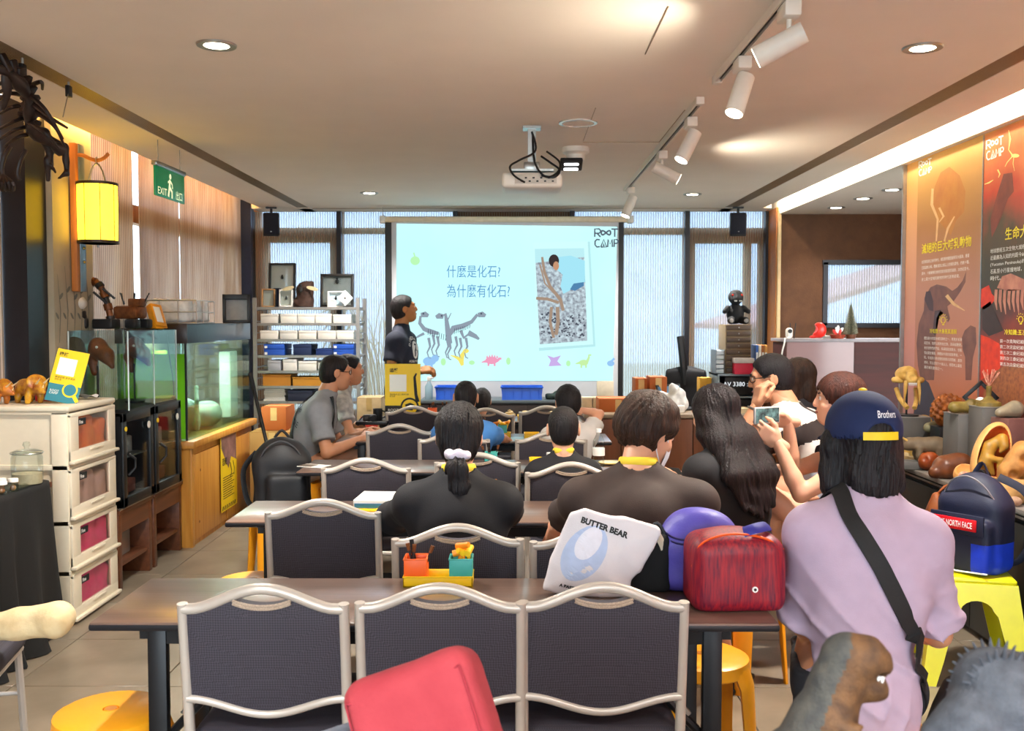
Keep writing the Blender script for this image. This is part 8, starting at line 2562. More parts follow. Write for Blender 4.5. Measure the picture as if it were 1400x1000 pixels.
for k, (px, X) in enumerate(((1232, 2.25), (1240, 2.222), (1251, 2.232))):
 lump('shell_fossil', ('cream ridged shell fossil, the larger one by the cap', 'cream shell half at the bench edge by the cap', 'small cream shell left of the brown skull')[k], 'fossil', px, X, [((-0.035, 0, 0.02), (0.035, 0, 0.025), 0.03, 0.026)], m_rockc, 0.005, 70, seed=k)
lump('brown_skull', 'glossy reddish brown small skull at the bench edge', 'skull', 1270, 2.26, [((0, 0, 0.05), (0.02, 0, 0.06), 0.05, 0.045), ((0.02, 0, 0.04), (0.09, -0.02, 0.02), 0.035, 0.02), ((-0.03, -0.04, 0.07), (-0.03, -0.06, 0.07), 0.016, 0.014, 'sub')], M('red brown glossy', '#7a2f12', 0.3, scale=20, hex2='#a5501f'))
lump('brown_dome', 'large dark brown glossy dome fossil in the middle of the bench edge', 'fossil', 1301, 2.27, [((-0.02, 0, 0.05), (0.05, 0, 0.06), 0.07, 0.075), ((-0.08, -0.01, 0.03), (-0.04, 0, 0.04), 0.035, 0.045)], m_rockb)
lump('bronze_log', 'mossy bronze log fossil lying on the tall grey plinth', 'fossil', 1328, 2.38, [((-0.09, 0, 0.035), (0.09, 0, 0.03), 0.03, 0.034), ((0.0, 0, 0.05), (0.05, 0, 0.05), 0.03, 0.02)], M('mossy bronze', '#5a4a1c', 0.5, scale=18, hex2='#8a7636'), z=q2[2])
x, y, z = bp(1297, 2.46)
t = thing('knobbly_model', 'brown knobbly honeycomb model on a dark block before the amber poster', 'model', (x, y, z))
part('dark_block', bx((0, 0, 0.11), (0.15, 0.13, 0.22), 0.004), m_black, t)
f = SDF((-0.14, -0.13, 0.2), (0.14, 0.13, 0.44), 0.006)
f.ell((0, 0, 0.30), (0.085, 0.075, 0.095), 0.01)
for k in range(70):
 ph, th = math.acos(1 - 1.3 * (k + .5) / 70), 2.399963 * k
 f.ell((0.088 * math.sin(ph) * math.cos(th), 0.078 * math.sin(ph) * math.sin(th), 0.30 + 0.098 * math.cos(ph)), 0.0145, 0.003)
f.plane((0, 0, 0.221), (0, 0, -1))
part('knobs', nets_mesh('knobs', [f], 1), M('orange brown knobs', '#6b3412', 0.5, scale=30, hex2='#a05a20'), t)
t = thing('mirror_frame', 'black square frame standing on a corner on the tall plinth', 'frame', (q2[0] + 0.055, q2[1] - 0.055, q2[2]), R(-12))
for a in range(4):
 m3 = Matrix.Rotation(R(45 + 90 * a), 3, 'Y')
 c_ = m3 @ Vector((0, 0, 0.055)) + Vector((0, 0, 0.085))
 part('frame_bar', bx(c_, (0.128, 0.02, 0.018), 0.002, (0, R(45 + 90 * a), 0)), m_black, t)
part('pale_stone', S().ball((0, 0.0, 0.062), (0.028, 0.012, 0.026), 10), m_wpr, t)
t = thing('red_coral', 'red branching coral on a dark stem in a clear dome base', 'coral', q3)
part('base', S().lathe([(0, 0), (0.062, 0), (0.06, 0.018), (0.03, 0.03), (0.012, 0.05), (0.014, 0.10), (0.0, 0.105)], n=20), MATS['mossy bronze'], t)
rr_ = random.Random(5)
for k in range(14):
 a, e = rr_.uniform(0, 6.28), rr_.uniform(0.3, 1.0)
 part('branch', S().tube([(0, 0, 0.10), (0.03 * math.cos(a) * e, 0.03 * math.sin(a) * e, 0.135), (0.06 * math.cos(a) * e, 0.06 * math.sin(a) * e, 0.17 + 0.03 * (1 - e))], [0.004, 0.003, 0.0015], 6), M('red coral', '#b8503c', 0.6, scale=60, hex2='#e0b49a'), t)
t = thing('grey_head', 'smooth grey reptile head cast on a pinkish block near the right edge', 'model', bp(1381, 2.46), R(15))
part('block', bx((0, 0, 0.17), (0.12, 0.12, 0.34), 0.004), M('mauve block', '#6a4640', 0.6), t)
f = SDF((-0.12, -0.09, 0.33), (0.12, 0.09, 0.46), 0.006)
f.cap((0.03, 0, 0.38), (-0.06, 0, 0.365), 0.045, 0.022, 0.02).ell((-0.02, -0.04, 0.38), (0.012, 0.01, 0.01), 0.004, 'sub').plane((0, 0, 0.341), (0, 0, -1))
part('head', nets_mesh('head', [f]), M('grey cast', '#6d6656', 0.35, scale=20, hex2='#8a8068'), t)
x, y, z = bp(1357, 2.33)
t = thing('embryo_egg', 'big tilted orange egg cut open to show a curled embryo model', 'model', (x, y, z))
rotE = Euler((R(-12), R(18), R(-12))).to_matrix()
Ra = np.array(rotE)
ctr = Vector((0, 0, 0.165))
f = SDF((-0.2, -0.2, -0.02), (0.2, 0.2, 0.36), 0.006)
f.ell(ctr, (0.085, 0.085, 0.170), 0.01, rot=Ra)
f.ell(ctr + rotE @ Vector((0, -0.045, 0)), (0.066, 0.085, 0.145), 0.008, 'sub', rot=Ra)
f.plane((0, 0, 0), (0, 0, -1))
eg = nets_mesh('shell', [f])
eg.materials.append(M('orange cream shell', '#d9944a', 0.45, scale=10, hex2='#e0ab68'))
eg.materials.append(M('red orange inside', '#b8401a', 0.45, scale=14, hex2='#d8702a'))
cE, n3 = np.array(ctr), np.array(rotE)
paint(eg, lambda X_, Y_, Z_: ((((np.stack([X_, Y_, Z_], 1) - cE) @ n3 / np.array([0.085, 0.085, 0.170])) ** 2).sum(1) < 0.86).astype(int))
link('shell', eg, None, t)
em = lambda a, b, c_: ctr + rotE @ Vector((a, b, c_))
f = SDF((-0.2, -0.2, -0.02), (0.2, 0.2, 0.36), 0.005)
f.chain([em(0.015, -0.03, 0.08), em(-0.025, -0.025, 0.03), em(-0.02, -0.025, -0.05), em(0.02, -0.03, -0.09)], [0.028, 0.03, 0.034, 0.015], 0.012)
f.chain([em(0.015, -0.045, 0.085), em(0.03, -0.06, 0.05), em(0.02, -0.06, 0.02)], [0.026, 0.018, 0.010], 0.01).chain([em(-0.02, -0.05, -0.03), em(0.035, -0.06, -0.02), em(0.03, -0.06, -0.06)], [0.018, 0.014, 0.008], 0.008)
part('embryo', nets_mesh('embryo', [f]), M('ochre embryo', '#b8862a', 0.4, scale=24, hex2='#8a6a2c'), t)
lump('big_skull', 'large brown dinosaur skull with round holes at the right end', 'skull', 1388, 2.29, [((0.05, 0, 0.21), (-0.02, 0, 0.13), 0.06, 0.05), ((-0.02, 0, 0.12), (-0.07, -0.01, 0.03), 0.045, 0.022), ((0.06, 0, 0.16), (0.07, 0, 0.02), 0.035, 0.03), ((0.03, -0.06, 0.19), (0.03, -0.09, 0.19), 0.026, 0.024, 'sub'), ((-0.02, -0.045, 0.12), (-0.02, -0.07, 0.12), 0.02, 0.018, 'sub'), ((0.07, -0.04, 0.12), (0.07, -0.07, 0.12), 0.018, 0.016, 'sub')], m_skull)
x, y, z = bp(1361, 2.26)
t = thing('ostrich_egg', 'smooth cream round egg behind the black ball', 'egg', (x, y, z))
part('egg', S().ball((0, 0, 0.042), (0.040, 0.040, 0.042), 20), M('cream egg', '#d9b98a', 0.35, var=0.03), t)
part('rest_ring', S().tube([(0.022 * math.cos(R(30 * k)), 0.022 * math.sin(R(30 * k)), 0.004) for k in range(12)], 0.004, 6, closed=True), m_gbox, t)
x, y, z = bp(1346, 2.20 + 0.06)
t = thing('black_ball', 'glossy black ball on a small holder above the navy backpack', 'ball', (2.235, F * 2.235 / (1346 - 706), z))
part('ball', S().ball((0, 0, 0.075), 0.038, 20), M('gloss black', '#0e0f12', 0.12), t)
part('holder', S().lathe([(0, 0), (0.03, 0), (0.026, 0.01), (0.012, 0.02), (0.012, 0.03), (0.024, 0.042)], n=16), m_black, t)
x, y, z = bp(1322, 2.245)
t = thing('open_egg', 'orange half egg shell with pink hatchling inside at the bench edge', 'egg', (x, y, z))
f = SDF((-0.08, -0.08, -0.01), (0.08, 0.08, 0.12), 0.004)
f.ell((0, 0, 0.05), (0.055, 0.055, 0.06), 0.004).ell((-0.01, -0.02, 0.085), (0.042, 0.042, 0.05), 0.004, 'sub').plane((0, 0, 0), (0, 0, -1))
part('shell', nets_mesh('shell', [f]), MATS['orange cream shell'], t)
part('hatchling', S().ball((-0.01, -0.015, 0.05), (0.03, 0.028, 0.022), 10), MATS['red coral'], t)
lump('tan_rock', 'big tan rock at the right edge of the bench', 'rock', 1392, 2.25, [((-0.04, 0, 0.05), (0.07, 0, 0.055), 0.06, 0.055)], M('tan rock', '#8a6436', 0.8, scale=16, hex2='#c29a5e'), 0.007, 36)
lump('horn_fossil', 'curled tan horn fossil between the black ball and tan rock', 'fossil', 1361, 2.225, [((0, 0, 0.02), (0.02, 0, 0.06), 0.022, 0.02), ((0.02, 0, 0.06), (0.0, 0, 0.09), 0.02, 0.008)], m_skull, 0.002)
for k, (px, X, r_) in enumerate(((1376, 2.24, 0.032), (1391, 2.215, 0.026))):
 x, y, z = bp(px, X)
 solo('fossil_egg', S().ball((0, 0, r_ * 0.85), (r_ * 1.2, r_, r_ * 0.85), 18), M('pinkish stone', '#8f6f58', 0.7, scale=30, hex2='#b5957a'), ('oval pinkish stone egg before the tan rock', 'small round stone egg at the right edge of the photo')[k], 'egg', (x, y, z - 0.002))
t = thing('leather_bag', 'brown leather bag hanging on the bench front behind the lavender shirt', 'bag', (2.115, 4.86, 0.40))
f = SDF((-0.12, -0.2, -0.02), (0.12, 0.2, 0.30), 0.008)
f.ell((0, 0, 0.12), (0.05, 0.11, 0.11), 0.02).cap((0, 0.02, 0.14), (0.0, 0.04, 0.24), 0.05, 0.022, 0.03)
f.rough(0.006, 26)
part('pouch', nets_mesh('pouch', [f]), M('tan leather', '#7a3a14', 0.4, scale=12, hex2='#9a5526'), t)
part('strap', S().tube(spline([(0.0, 0.04, 0.24), (0.04, 0.03, 0.29), (0.076, 0.03, 0.298)], 5), 0.007, 6), M('tan leather', '#7a3a14'), t)
t = thing('backpack', 'navy backpack with red lettered label and bright blue base on the lime stool', 'backpack', (1.965, 4.18, 0.452), R(-54))
f = SDF((-0.22, -0.2, -0.02), (0.22, 0.2, 0.5), 0.007)
f.box((0, 0.02, 0.16), (0.145, 0.085, 0.165), 0.05, 0.03).ell((0, 0.03, 0.29), (0.135, 0.085, 0.13), 0.05)
f.box((0.0, -0.075, 0.12), (0.125, 0.04, 0.115), 0.03, 0.012)
f.rough(0.003, 22).plane((0, 0, 0), (0, 0, -1))
pk = nets_mesh('pack', [f])
pk.materials.append(M('navy pack cloth', '#141a33', 0.6, bump=0.1, bscale=250))
pk.materials.append(M('royal blue pack cloth', '#1138c4', 0.6, bump=0.1, bscale=250))
paint(pk, lambda X_, Y_, Z_: ((Z_ < 0.14) & ((X_ > 0.06) | (Y_ > 0.02))).astype(int))
pko = link('pack', pk, None, t)
part('flap', bx((-0.005, -0.118, 0.215), (0.235, 0.012, 0.085), 0.004), MATS['navy pack cloth'], t)
lb = part('red_label', bx((-0.01, -0.126, 0.215), (0.19, 0.006, 0.05), 0.003), M('red rubber label', '#d3121f', 0.45), t)
me = fit_text('THE NORTH FACE', 0.155, 0.026, bold=0.02)
me.transform(Matrix.Translation((-0.0875, -0.1295, 0.202)) @ Matrix.Rotation(R(90), 4, 'X'))
link('lettering', me, m_wpr, lb)
link('dome_emblem', drape(subdivide(flat([ring(0, 0, 0.024, None, 14, 0, 180)]), 1), pko, (-0.04, -0.11, 0.045), (1, 0, 0), (0, 0, 1), (0, -1, 0), 0.002), m_wpr, t)
part('reflective_piping', S().tube([(-0.125, -0.105, 0.018), (0.0, -0.122, 0.012), (0.125, -0.105, 0.018)], 0.004, 6), m_wpr, t)
part('zip', S().tube(spline([(-0.12, -0.03, 0.30), (-0.07, -0.055, 0.38), (0.0, -0.06, 0.41), (0.07, -0.055, 0.38), (0.12, -0.03, 0.30)], 6), 0.004, 6), M('silver zip', '#8d8f96', 0.4, metal=0.6), t)
part('grab_loop', S().tube(spline([(-0.035, 0.06, 0.40), (0.0, 0.07, 0.455), (0.035, 0.06, 0.40)], 5), 0.011, 8, flat=0.4), MATS['navy pack cloth'], t)
part('strap', S().tube(spline([(0.06, 0.09, 0.40), (0.16, 0.13, 0.34), (0.20, 0.14, 0.20), (0.15, 0.12, 0.06), (0.10, 0.09, 0.03)], 7), 0.020, 8, flat=0.3), M('navy webbing', '#1b1f30', 0.7), t)
t = thing('reception_counter', 'high glossy reception counter, pale left panel and red brown right panel', 'counter', (3.0, 7.5, 0))
a, b, c_ = P(1076, 470, 7.5).x - 3.0, P(1168, 470, 7.5).x - 3.0, 1.2
CH_ = P(1150, 468, 7.5).z
part('pale_panel', bx(((a + b) / 2, 0.01, CH_ / 2), (b - a - 0.004, 0.02, CH_)), M('mauve reflection laminate', '#8f7474', 0.18, scale=2, var=0.1), t)  # reflection on a glossy brown panel, put into its colour as mauve
part('red_panel', bx(((b + c_) / 2, 0.01, CH_ / 2), (c_ - b - 0.004, 0.02, CH_)), wood('red mahogany', '#2e0b06', '#45130b', 0.65, axis=0, scale=1.5), t)
part('top', bx(((a + c_) / 2, 0.22, CH_ + 0.012), (c_ - a + 0.02, 0.46, 0.024), 0.003), M('grey counter slab', '#8a8488', 0.3), t)
part('carcass', bx(((a + c_) / 2, 0.23, CH_ / 2), (c_ - a - 0.01, 0.40, CH_ - 0.01)), MATS['red mahogany'], t)
RZ = CH_ + 0.025
X_ = lambda px, Y: P(px, 450, Y).x
t = thing('security_camera', 'white rounded camera with black lens and antennas on the reception counter', 'camera', (X_(1079, 7.62), 7.62, RZ))
part('body', S().box((0, 0, 0.042), (0.055, 0.05, 0.084), 0.022, seg=3), m_white, t)
part('lens', S().cyl((0, -0.024, 0.058), (0, -0.028, 0.058), 0.017), m_black, t)
for k in (-1, 1):
 part('antenna', S().cyl((0.035 + 0.012 * k, 0.03, 0.0), (0.038 + 0.022 * k, 0.035, 0.12), 0.004), m_black, t)
f = SDF((-0.1, -0.06, -0.01), (0.1, 0.06, 0.16), 0.005)
f.ell((0.012, 0, 0.065), (0.055, 0.035, 0.062), 0.01).ell((-0.045, 0, 0.075), (0.04, 0.06, 0.034), 0.008, 'sub').cap((-0.02, 0, 0.018), (-0.055, 0, 0.012), 0.016, 0.010, 0.01).plane((0, 0, 0), (0, 0, -1))
solo('red_claw', nets_mesh('red_claw', [f]), M('glossy red', '#d8281c', 0.3), 'glossy red crescent claw ornament on the reception counter', 'ornament', (X_(1118, 7.62), 7.62, RZ))
t = thing('mini_tree', 'small frosted bottle-brush fir tree in a brown pot on the reception counter', 'tree', (X_(1163, 7.62), 7.62, RZ))
part('pot', S().lathe([(0, 0), (0.035, 0), (0.042, 0.03), (0.0, 0.032)], n=16), m_bwood, t)
nd = S()
for k in range(330):
 hgt = 0.03 + 0.225 * (k / 330)
 r_ = 0.054 * (1 - (k / 330) ** 1.3) + 0.004
 a_ = 2.399963 * k
 nd.cyl((0, 0, hgt), (r_ * math.cos(a_), r_ * math.sin(a_), hgt + 0.012), 0.0026, 0.0012, 4, caps=False)
o = part('needles', nd, M('frosted green', '#38463a', 0.8, scale=120, hex2='#a09a80'), t)
o['kind'] = 'stuff'
part('stem', S().cyl((0, 0, 0.02), (0, 0, 0.27), 0.004, 0.002), m_bwood, t)
t = thing('flower_bowl', 'small basket of red and white flowers beside the fir tree', 'basket', (X_(1145, 7.6), 7.6, RZ))
part('basket', S().lathe([(0, 0), (0.045, 0), (0.06, 0.03), (0.05, 0.03), (0.0, 0.02)], n=16), M('red wicker', '#9a3a22', 0.7, scale=60, var=0.3), t)
for k in range(5):
 part('petal', S().ball((-0.02 + 0.012 * k, -0.01 * (k % 2), 0.05 + 0.014 * (k % 3)), (0.012, 0.008, 0.026), 8, (0, R(-40 + 20 * k), 0)), m_wpr if k % 3 else M('red petal', '#c22c28', 0.5), t)
solo('white_dish', S().lathe([(0, 0), (0.04, 0), (0.06, 0.022), (0.058, 0.024), (0.038, 0.006), (0, 0.006)], n=20), m_white, 'low white dish between the red claw and the flowers', 'dish', (X_(1133, 7.65), 7.66, RZ))
t = thing('counter_cable', 'white cable hanging down the left end of the reception counter', 'cable', (X_(1072, 7.46), 7.455, 0.0))
part('cable', S().tube(spline([(0.03, 0.08, RZ + 0.004), (0.0, -0.01, RZ - 0.03), (-0.025, -0.01, RZ - 0.2), (-0.02, -0.01, 0.6), (-0.01, 0.0, 0.02)], 6), 0.006, 6), m_white, t)
part('plug', bx((0.06, 0.10, RZ + 0.008), (0.03, 0.02, 0.014), 0.003), m_white, t)
# ------------------------------------------------------------ things on the tables, hands and in the foreground
TZ = 0.741
m_ocup, m_tcup = M('orange cup', '#f0641a', 0.4, var=0.03), M('teal cup', '#3fa79f', 0.4, var=0.03)
m_ytray = M('yellow tray plastic', '#f2c81c', 0.35, var=0.03)
m_ham, m_ham2 = M('yellow hammer plastic', '#f5bf1e', 0.35), M('orange hammer plastic', '#f08c1c', 0.35)
def TX_(px, Y):
 return P(px, 500, Y).x
def cup(px, Y, z, mat, kind, lab, w_=0.068, h_=0.075, seed=0):
 """square rounded cup holding brushes or toy hammers"""
 t = thing('tool_cup', lab, 'cup', (TX_(px, Y), Y, z))
 s = S()
 q = w_ / 2
 for a in range(4):
  m3 = Matrix.Rotation(R(90 * a), 3, 'Z')
  c_ = m3 @ Vector((0, q - 0.002, h_ / 2))
  s.box(c_, (w_ - 0.002, 0.004, h_), 0.0015, (0, 0, R(90 * a)))
 s.box((0, 0, 0.002), (w_, w_, 0.004))
 part('cup', s, mat, t)
 part('rim', S().tube([(-q, -q, h_), (q, -q, h_), (q, q, h_), (-q, q, h_)], 0.003, 6, closed=True), mat, t)
 r_ = random.Random(seed)
 for k in range(5):
  x, y = (k - 2) * 0.011, r_.uniform(-0.018, 0.018)
  dx, dy = r_.uniform(-0.022, 0.022), r_.uniform(-0.012, 0.012)
  a, b = Vector((x * 0.6, y * 0.5, 0.008)), Vector((x + dx, y + dy, h_ + r_.uniform(0.012, 0.034)))
  if kind == 'brush':
   br = part('brush', S().cyl(a, b, 0.0035, n=6), m_black, t)
   part('bristle', S().cyl(b, b + (b - a).normalized() * 0.022, 0.005, 0.0065, 8), M('dark bristles', '#1d1b1c', 0.9) if k % 2 else m_copp, br)
  else:
   hm = part('hammer', S().cyl(a, b, 0.0055, n=8), m_ham if k % 3 else m_ham2, t)
   d_ = Vector((math.cos(k * 1.9), math.sin(k * 1.9), 0.25)).normalized()
   part('hammer_head', S().cyl(b - d_ * 0.024, b + d_ * 0.020, 0.0105, 0.0085, 10), m_ham if k % 3 else m_ham2, hm)
 return t
def tray(px, Y, z, L, W_, h_, lab, rz=0.0):
 t = thing('tray', lab, 'tray', (TX_(px, Y), Y, z), rz, 'yellow plastic trays')
 s = S()
 for sy in (-1, 1):
  s.box((0, sy * (W_ / 2 - 0.002), h_ / 2), (L, 0.004, h_), 0.001)
 for sx in (-1, 1):
  s.box((sx * (L / 2 - 0.002), 0, h_ / 2), (0.004, W_, h_), 0.001)
 s.box((0, 0, 0.002), (L, W_, 0.004))
 part('tray', s, m_ytray, t)
 part('rim', S().tube([(-L / 2, -W_ / 2, h_), (L / 2, -W_ / 2, h_), (L / 2, W_ / 2, h_), (-L / 2, W_ / 2, h_)], 0.003, 6, closed=True), m_ytray, t)
 return t
Y1 = 2.88
tray(599, Y1, TZ, 0.205, 0.085, 0.030, 'long yellow tray with two cups on the front table')
cup(568, Y1, TZ + 0.005, m_ocup, 'brush', 'orange cup of black brushes in the tray on the front table', seed=1)
cup(630, Y1, TZ + 0.005, m_tcup, 'hammer', 'teal cup of yellow toy hammers in the tray on the front table', seed=2)
cup(671, 4.10, TZ, m_tcup, 'hammer', 'cup of yellow toy hammers on the second table right of the ponytail girl', seed=6)
cup(671, 5.22, TZ, m_tcup, 'brush', 'teal cup of brown tools on the third table', seed=4)
tray(682, 6.55, TZ, 0.16, 0.08, 0.028, 'yellow tray with cups on the fourth table')
cup(661, 6.56, TZ, m_ocup, 'brush', 'orange cup of brushes on the fourth table', 0.06, seed=5)
cup(687, 6.55, TZ + 0.005, m_tcup, 'hammer', 'teal cup of hammers in the fourth table tray', 0.06, seed=7)
cup(591, 7.85, TZ, m_ocup, 'brush', 'orange cup on the far table beside the yellow sign', 0.07, seed=8)
cup(610, 7.85, TZ, m_tcup, 'brush', 'teal cup on the far table right of the orange one', 0.07, seed=9)
tray(696, 7.72, TZ, 0.085, 0.16, 0.03, 'left yellow tray of two on the far table')
tray(716, 7.72, TZ, 0.095, 0.16, 0.03, 'right yellow tray of two on the far table')
tray(727, 6.52, TZ, 0.10, 0.12, 0.028, 'yellow tray on the fourth table left of the child with raised hand')
tray(737, 5.20, TZ, 0.10, 0.14, 0.042, 'yellow tray on the third table before the short-haired boy')
for k, (px, Y, lb) in enumerate(((752, 5.32, 'small white card box standing by the yellow tray, third table'), (543, 7.7, 'small white box on the far table behind the yellow sign'))):
 t = thing('small_box', lb, 'box', (TX_(px, Y), Y, TZ), R(10))
 part('box', bx((0, 0, 0.03), (0.03, 0.05, 0.06), 0.002), m_wpr, t)
 part('band', bx((0, -0.0255, 0.03), (0.03, 0.002, 0.015)), m_teal, t)
t = thing('ammonite', 'round coiled tan fossil on the far table', 'fossil', (TX_(697, 7.92), 7.92, TZ))
part('coil', S().tube([((0.036 - 0.0012 * k) * math.cos(R(25 * k)), (0.036 - 0.0012 * k) * math.sin(R(25 * k)), 0.014 + 0.0016 * k) for k in range(28)], [0.016 - 0.0004 * k for k in range(28)], 8), m_rockc, t)
f = SDF((-0.16, -0.05, -0.01), (0.16, 0.05, 0.08), 0.006)
f.cap((-0.10, 0, 0.025), (0.10, 0, 0.022), 0.022, 0.018, 0.01).ell((-0.11, 0, 0.028), (0.03, 0.028, 0.026), 0.01).ell((0.11, 0, 0.026), (0.028, 0.026, 0.024), 0.01).plane((0, 0, 0), (0, 0, -1))
solo('long_bone', nets_mesh('long_bone', [f]), m_rockc, 'pale long bone lying on the far table right of the coiled fossil', 'fossil', (TX_(736, 7.9), 7.9, TZ))
t = thing('table_sign', 'upright yellow sign with black footer and blank white square on the far table', 'sign', (TX_(550.5, 7.80), 7.80, TZ))
w_, h_ = 0.295, P(550, 497, 7.8).z - TZ
I3 = Matrix.Identity(4)
part('acrylic_plate', bx((0, 0.004, h_ / 2), (w_, 0.006, h_), 0.001), m_acr, t)
part('yellow_sheet', bx((0, 0, h_ * 0.61), (w_ - 0.01, 0.002, h_ * 0.76)), m_yel, t)
part('black_footer', bx((0, 0, h_ * 0.115), (w_ - 0.01, 0.002, h_ * 0.23)), m_ink, t)
part('foot', bx((0, 0.02, 0.004), (w_, 0.09, 0.008), 0.002), m_acr, t)
fs = lambda polys, n_, m_, dy=-0.002: onsign(flat(polys), n_, m_, dy, 0, 0, t, I3)
fs([[(-0.105, 0.215), (0.03, 0.215), (0.03, 0.35), (-0.105, 0.35)]], 'blank_square', m_wpr)
onsign(text_mesh('追蹤', 0.034, bold=0.001), 'lettering', m_ink, -0.002, -0.105, 0.372, t, I3)
onsign(text_mesh('搜尋我們 加入最新活動\n好消息', 0.015), 'lettering', m_ink, -0.002, -0.105, 0.185, t, I3)
onsign(text_mesh('ROOT\nCAMP', 0.03, lines=0.8), 'lettering', m_wpr, -0.002, -0.12, 0.055, t, I3)
fs([ring(0.055, 0.09, 0.075)], 'round_badge', m_ink)
fs([ring(0.055, 0.09, 0.060)], 'badge_inner', m_yel, -0.003)
fs(stroke([(0.02, 0.10), (0.06, 0.115), (0.09, 0.10)], 0.02) + stroke([(0.03, 0.075), (0.08, 0.07)], 0.016), 'badge_mark', m_ink, -0.004)
fs(stroke([(0.11, 0.36), (0.095, 0.33), (0.10, 0.26), (0.105, 0.19), (0.12, 0.13)], [0.012, 0.02, 0.024, 0.024, 0.03]), 'bone_strip', m_ink)
t = thing('book', 'thick white and blue book on a yellow case, second table', 'book', (TX_(513, 3.96), 3.98, TZ + 0.031), R(-3))
part('cover', bx((0, 0, 0.017), (0.15, 0.21, 0.034), 0.002), m_wpr, t)
part('spine_print', bx((0.0, -0.1055, 0.012), (0.14, 0.002, 0.018)), M('blue spine print', '#3f86c0', 0.5), t)
part('title_line', bx((0.045, 0.03, 0.0345), (0.006, 0.12, 0.001)), M('pale blue print', '#8fb6cf', 0.5), t)
t = thing('yellow_case', 'flat yellow case under the white book on the second table', 'case', (TX_(516, 3.96), 3.97, TZ))
part('case', bx((0, 0, 0.015), (0.17, 0.23, 0.03), 0.004), m_ytray, t)
part('lid_seam', bx((0, -0.1155, 0.018), (0.165, 0.001, 0.002)), MATS['orange shadow plastic'], t)
t = thing('leaflet', 'folded printed leaflet at the left end of the third table', 'leaflet', (TX_(428, 5.22), 5.22, TZ), R(-20))
part('sheet', bx((0, 0, 0.002), (0.15, 0.10, 0.003)), m_wpr, t)
part('photo_print', bx((-0.03, -0.01, 0.0042), (0.08, 0.075, 0.001)), M('dark photo print', '#4a4038', 0.4, scale=40, hex2='#8a7a66'), t)
m_pet = glass('clear bottle plastic', '#f1f6f8', 0.14)
t = thing('water_bottle', 'clear ribbed water bottle on the third table right of the boy', 'bottle', (TX_(819, 5.22), 5.22, TZ))
part('bottle', S().lathe([(0, 0), (0.030, 0.0), (0.032, 0.008)] + [(0.032 - 0.002 * (k % 2), 0.02 + 0.012 * k) for k in range(9)] + [(0.03, 0.14), (0.013, 0.175), (0.013, 0.185)], n=20), m_pet, t)
part('cap', S().cyl((0, 0, 0.184), (0, 0, 0.202), 0.015), m_wpr, t)
part('label', S().lathe([(0.0332, 0.06), (0.0332, 0.10)], n=20), m_wpr, t)
t = thing('paper_plate', 'round pale plate with a yellow rim, right end of the third table', 'plate', (TX_(834, 5.30), 5.30, TZ))
part('plate', S().lathe([(0, 0.002), (0.05, 0.002), (0.06, 0.010), (0.058, 0.012), (0.048, 0.005), (0, 0.005)], n=24), M('pale plate', '#d8cfae', 0.5), t)
part('rim', S().tube([(0.06 * math.cos(R(15 * k)), 0.06 * math.sin(R(15 * k)), 0.011) for k in range(24)], 0.002, 6, closed=True), m_ytray, t)
Y = 7.30
t = thing('side_table', 'small black side table left of the far chairs', 'table', (TX_(508, Y), Y + 0.12, 0))
part('top', bx((0, 0, 0.755), (0.24, 0.30, 0.025), 0.004), m_edge, t)
for x in (-0.1, 0.1):
 for y in (-0.12, 0.12):
  part('leg', S().cyl((x, y, 0), (x, y, 0.745), 0.012), m_leg, t)
t = thing('mug', 'black mug on the small black side table', 'mug', (TX_(514, Y), Y + 0.08, 0.768))
part('mug', S().lathe([(0, 0), (0.034, 0), (0.036, 0.004), (0.036, 0.088), (0.032, 0.088), (0.031, 0.01), (0, 0.01)], n=20), m_black, t)
part('handle', S().tube(spline([(0.034, 0, 0.072), (0.058, 0, 0.06), (0.058, 0, 0.03), (0.034, 0, 0.018)], 5), 0.005, 6), m_black, t)
t = thing('camera', 'black camera with strap lying before the mug on the side table', 'camera', (TX_(505, Y), Y, 0.768), R(20))
part('body', bx((0, 0, 0.025), (0.10, 0.04, 0.05), 0.008), m_black, t)
part('lens', S().cyl((0.01, -0.02, 0.024), (0.01, -0.055, 0.024), 0.021), m_black, t)
part('strap', S().tube(spline([(-0.05, 0, 0.04), (-0.085, -0.03, 0.006), (-0.04, -0.07, 0.005), (0.03, -0.07, 0.005)], 5), 0.005, 6, flat=0.4), m_black, t)
def phone(pp, side, px, py, Y, rot, scr, lab, k=1.0):
 o = thing('phone', lab, 'phone', P(px, py, Y))
 o.rotation_euler = rot
 part('case', bx((0, 0, 0), (0.15 * k, 0.011, 0.075 * k), 0.006), MATS['silver card'] if k == 1 else M('dark red case', '#5a1420', 0.4), o)
 part('display', bx((0, -0.0062, 0), (0.136 * k, 0.001, 0.062 * k)), scr, o)
 for q in range(2):
  part('lens', S().cyl((0.055 * k, 0.0055, 0.02 - 0.02 * q), (0.055 * k, 0.0075, 0.02 - 0.02 * q), 0.007), m_black, o)
phone(PHONE, 1, 1048, 568, 4.27, (0, 0, R(30)), emission('phone picture', '#3d3b3a', 0.5, 40, '#7f9c96'), 'silver phone held up sideways by the woman with crossed legs')
phone(LONG, -1, 913, 646, 4.27, (R(-60), R(8), R(20)), M('phone glass', '#20242a', 0.1), 'dark red phone in the hands of the long-haired woman', 0.95)
t = thing('tote_bag', 'white canvas tote bag with blue oval print slumped on the front table', 'bag', (TX_(825, 2.72), 2.74, TZ), R(-4))
KB = 2.72 / F
o = t.location
outl = [(742, 797), (752, 757), (766, 722), (780, 690), (801, 684), (830, 692), (868, 697), (900, 706), (906, 713), (897, 738), (882, 764), (866, 782), (863, 806), (806, 806), (770, 803)]
